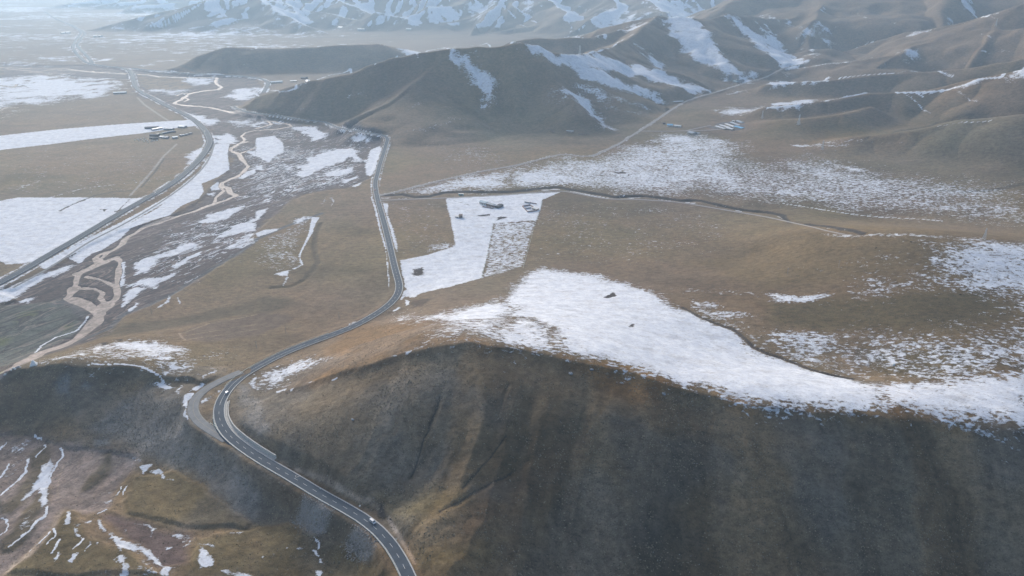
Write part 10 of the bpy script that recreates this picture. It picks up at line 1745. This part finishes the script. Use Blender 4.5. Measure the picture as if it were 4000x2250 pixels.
# ---------------------------------------------------------------- small roadside things
def marker(x, y, label):
    root = empty('marker_post', (x, y, ground_z(x, y) - .2)); tag(root, label, 'marker post')
    MB().bar((0, 0, 0), (0, 0, 1.9), .06).build('post', M_steel, root); MB().box(-.45, .45, -.09, -.065, 1.2, 2.0).build('board', M_paint, root)
for p, lb in zip(D['spots']['marker'], ('small white marker board inside the lower road curve', 'small white marker board above the road before the stone embankment')): marker(p[0], p[1], lb)
x, y, z = D['spots']['culvert'][0]
root = empty('culvert_box', (x, y, ground_z(x, y) - .3), .45); tag(root, 'open square concrete culvert box at the uphill road edge', 'culvert box')
for a in ((-1.3, 1.3, -1.3, -1.0), (-1.3, 1.3, 1.0, 1.3), (-1.3, -1.0, -.99, .99), (1.0, 1.3, -.99, .99)): MB().box(*a, 0, .75).build('side', M_conc, root)
MB().box(-.98, .98, -.98, .98, 0, .12).build('floor', MW['dark'], root)

def retaining_wall():
    P = np.array(D['spots']['wall'])[:, :2]
    Pm, nm = RL['main']
    root = empty('retaining_wall', (P[-1][0], P[-1][1], 0)); tag(root, 'pale concrete retaining wall along the inside of the road bend', 'retaining wall')
    d = np.r_[0, np.cumsum(np.hypot(np.diff(Pm[:, 0]), np.diff(Pm[:, 1])))]
    ids = [int(np.argmin(((Pm[:, :2] - p) ** 2).sum(1))) for p in (P[-1], P[0])]
    i0, i1 = min(ids), max(ids)
    Q, nq = Pm[i0:i1 + 1] - np.array([P[-1][0], P[-1][1], 0]), nm[i0:i1 + 1]
    k = np.linspace(0, 1, len(Q))
    # four-cornered sections, 6 m each, butted end to end
    for j in range(len(Q) - 1):
        a, b = Q[j], Q[j + 1]; na, nb = nq[j], nq[j + 1]
        h0 = 2.8 if j < 8 else max(.5, 2.8 - .35 * (j - 8)); h1 = 2.8 if j + 1 < 8 else max(.5, 2.8 - .35 * (j + 1 - 8))
        lo, hi = [], []
        for q, nn, o, h in ((a, na, 6.2, h0), (b, nb, 6.2, h1), (b, nb, 7.0, h1), (a, na, 7.0, h0)):
            lo.append((q[0] + nn[0] * o, q[1] + nn[1] * o, q[2] - 1.0)); hi.append((q[0] + nn[0] * (o + .4), q[1] + nn[1] * (o + .4), q[2] + h))
        MB().prism(lo, hi).build('wall_section', M_conc, root)
    ribbon('gutter', Q, nq, [(4.6, -.05), (4.9, -.3), (5.6, -.3), (6.15, -.05)], M_conc, root)
retaining_wall()

def fence(key, label):
    P = np.array(D['spots'][key])[:, :2]; d = np.r_[0, np.cumsum(np.hypot(*np.diff(P, axis=0).T))]
    n_ = int(d[-1] / 6); S = np.linspace(0, d[-1], n_ + 1); X = np.interp(S, d, P[:, 0]); Y = np.interp(S, d, P[:, 1]); Z = np.array([ground_z(a, b) for a, b in zip(X, Y)])
    root = empty('fence', (X[0], Y[0], Z[0])); tag(root, label, 'fence')
    pm = MB().box(-.07, .07, -.07, .07, -.4, 1.35); me = None
    for a, b, c in zip(X, Y, Z):
        if me is None: o = pm.build('post', M_conc, root); me = o.data
        else: o = bpy.data.objects.new('post', me); col.objects.link(o); o.parent = root
        o.location = (a - X[0], b - Y[0], c - Z[0])
    for zz in (.35, .75, 1.15):
        m = MB()
        for i in range(n_): m.bar((X[i] - X[0], Y[i] - Y[0], Z[i] - Z[0] + zz), (X[i + 1] - X[0], Y[i + 1] - Y[0], Z[i + 1] - Z[0] + zz), .03)
        m.build('wire', M_steel, root)
fence('fence', 'wire fence between the full snow field and the patchy snow field')
fence('fence2', 'wire fence along the straight right edge of the patchy snow field')

# stone facing tipped down the road embankment: loose rocks
def rubble(name, label, polys, seed, n_, r0, r1, mat):
    rnd = random.Random(seed); co, fs = [], []
    bm = bmesh.new(); bmesh.ops.create_icosphere(bm, subdivisions=1, radius=1.0); bv = [v.co.copy() for v in bm.verts]; bf = [[v.index for v in f.verts] for f in bm.faces]; bm.free()
    for poly in polys:
        P = np.array(poly); k = 0
        while k < n_:
            x = rnd.uniform(P[:, 0].min(), P[:, 0].max()); y = rnd.uniform(P[:, 1].min(), P[:, 1].max())
            ins = False
            for a, b in zip(P, np.roll(P, -1, 0)):
                if (a[1] > y) != (b[1] > y) and x < (b[0] - a[0]) * (y - a[1]) / (b[1] - a[1]) + a[0]: ins = not ins
            if not ins: continue
            x += rnd.gauss(0, 2.2); y += rnd.gauss(0, 2.2)
            k += 1; r = rnd.uniform(r0, r1) * rnd.uniform(.5, 1); z = ground_z(x, y); s = [rnd.uniform(.6, 1.2) for _ in range(3)]; q = rnd.random() * 6.3; b0 = len(co)
            for v in bv:
                j = rnd.uniform(.75, 1.1); vx, vy, vz = v.x * r * s[0] * j, v.y * r * s[1] * j, v.z * r * s[2] * j
                co.append((x + vx * math.cos(q) - vy * math.sin(q), y + vx * math.sin(q) + vy * math.cos(q), z + vz + r * .2))
            fs += [tuple(b0 + i for i in f) for f in bf]
    o = mesh_np(name, co, fs, mat); tag(o, label, 'rocks', kind='stuff'); return o
stone = [p for nm, f, p in D['ground'] if nm == 'stone_slope']
rubble('rubble', 'grey broken rocks tipped down the road embankment', stone, 3, 800, .15, .85, plain('broken_rock', (.30, .275, .245), .9, .35, .7))
scr = [p for nm, f, p in D['ground'] if nm == 'scree']
rubble('scree', 'grey scree scattered on the bank below the old road loop', scr, 5, 380, .15, .5, plain('scree_rock', (.26, .25, .235), .9, .3, .7))

# dry tussocks and loose stones over the near ground: far too many to count
def grid_z(x, y):
    s = np.log(y / 215.0) / math.log(11900.0 / 215.0) * (ROWS - 1); i = np.clip(s.astype(int), 0, ROWS - 2); f = s - i
    H = GH.reshape(ROWS, COLS); out = []
    for r in (i, i + 1):
        c = (x / (140 + 0.71 * yv[r]) + 1) / 2 * (COLS - 1); j = np.clip(c.astype(int), 0, COLS - 2); g = c - j
        out.append(H[r, j] * (1 - g) + H[r, j + 1] * g)
    return out[0] * (1 - f) + out[1] * f

def near_snow(x, y):
    i = np.clip(np.round(np.log(y / 215.0) / math.log(11900.0 / 215.0) * (ROWS - 1)).astype(int), 0, ROWS - 1)
    j = np.clip(np.round((x / (140 + 0.71 * yv[i]) + 1) / 2 * (COLS - 1)).astype(int), 0, COLS - 1)
    return snow_cov.reshape(ROWS, COLS)[i, j]

def scatter(name, label, cat, n_, seed, ring, r0, r1, h0, h1, mat, y1, pw=1.0, mask=None):
    rs = np.random.RandomState(seed)
    y = 300 + (y1 - 300) * rs.rand(n_ * 3) ** pw; x = (rs.rand(n_ * 3) * 2 - 1) * (60 + .80 * y)
    dens = vnoise(x / 40.0, y / 40.0, 91) * .6 + vnoise(x / 9.0, y / 9.0, 92) * .6
    keep = dens > .35 + .5 * rs.rand(len(x))
    for key, hw in (('main', 7.5), ('loop', 6.5), ('dirt2', 4)):
        m, d, *_ = path_dist(x, y, D['roadline'][key], hw)
        keep[m] = False
    for hw, pts in D['water']:
        m, d, *_ = path_dist(x, y, pts, hw * 1.3 + 1); keep[m] = False
    if mask is not None: keep &= mask(x, y, rs)
    keep &= near_snow(x, y) < .35
    x, y = x[keep][:n_], y[keep][:n_]; z = grid_z(x, y); k = len(x)
    r = r0 + (r1 - r0) * rs.rand(k) ** 2; h = h0 + (h1 - h0) * rs.rand(k) ** 1.5
    a0 = rs.rand(k) * 6.3; V_ = np.zeros((k, ring + 1, 3)); 
    for q in range(ring):
        a = a0 + q * math.tau / ring; rr = r * (.65 + .6 * rs.rand(k))
        V_[:, q] = np.stack([x + rr * np.cos(a), y + rr * np.sin(a), z - .12 + 0 * x], 1)
    V_[:, ring] = np.stack([x + r * .3 * (rs.rand(k) - .5), y + r * .3 * (rs.rand(k) - .5), z + h], 1)
    b0 = (np.arange(k) * (ring + 1))[:, None, None]
    F = np.array([[q, (q + 1) % ring, ring] for q in range(ring)])[None] + b0
    o = mesh_np(name, V_.reshape(-1, 3), F.reshape(-1, 3), mat); tag(o, label, cat, kind='stuff'); return o
def on_slope(x, y, rs): return (grid_z(x, y - 2) < grid_z(x, y + 2) - .7) | (rs.rand(len(x)) < .25)
scatter('tussocks', 'pale dry grass tussocks over the near hillsides', 'grass', 26000, 1, 5, .25, .75, .25, .7, plain('dry_tussock', (.24, .195, .130), .95, .3, .3), 640, .8, on_slope)
scatter('low_scrub', 'dark low scrub over the near hillsides', 'scrub', 20000, 2, 5, .22, .85, .2, .5, plain('dark_scrub', (.092, .078, .053), .95, .3, .3), 640, .8, on_slope)
scatter('loose_stones', 'pale loose stones over the near hillsides', 'stones', 2200, 3, 5, .2, .6, .15, .4, plain('loose_stone', (.24, .225, .205), .9, .3, .4), 600, .8, on_slope)


# ---------------------------------------------------------------- the air
n = N('thin_haze')
vol = n.new('ShaderNodeVolumePrincipled', {'Color': (.57, .79, 1.0, 1.0), 'Density': 9.5e-5, 'Anisotropy': .30})
n.t.links.new(vol.outputs[0], n.out.inputs['Volume'])
hx, hy0, hy1, hz0, hz1 = 9600.0, -300.0, 12100.0, -60.0, 760.0
hv = [(x, y, z) for z in (hz0, hz1) for y in (hy0, hy1) for x in (-hx, hx)]
hz = mesh_np('haze', hv, [(0, 2, 3, 1), (4, 5, 7, 6), (0, 1, 5, 4), (2, 6, 7, 3), (0, 4, 6, 2), (1, 3, 7, 5)], n.m)
tag(hz, kind='stuff')
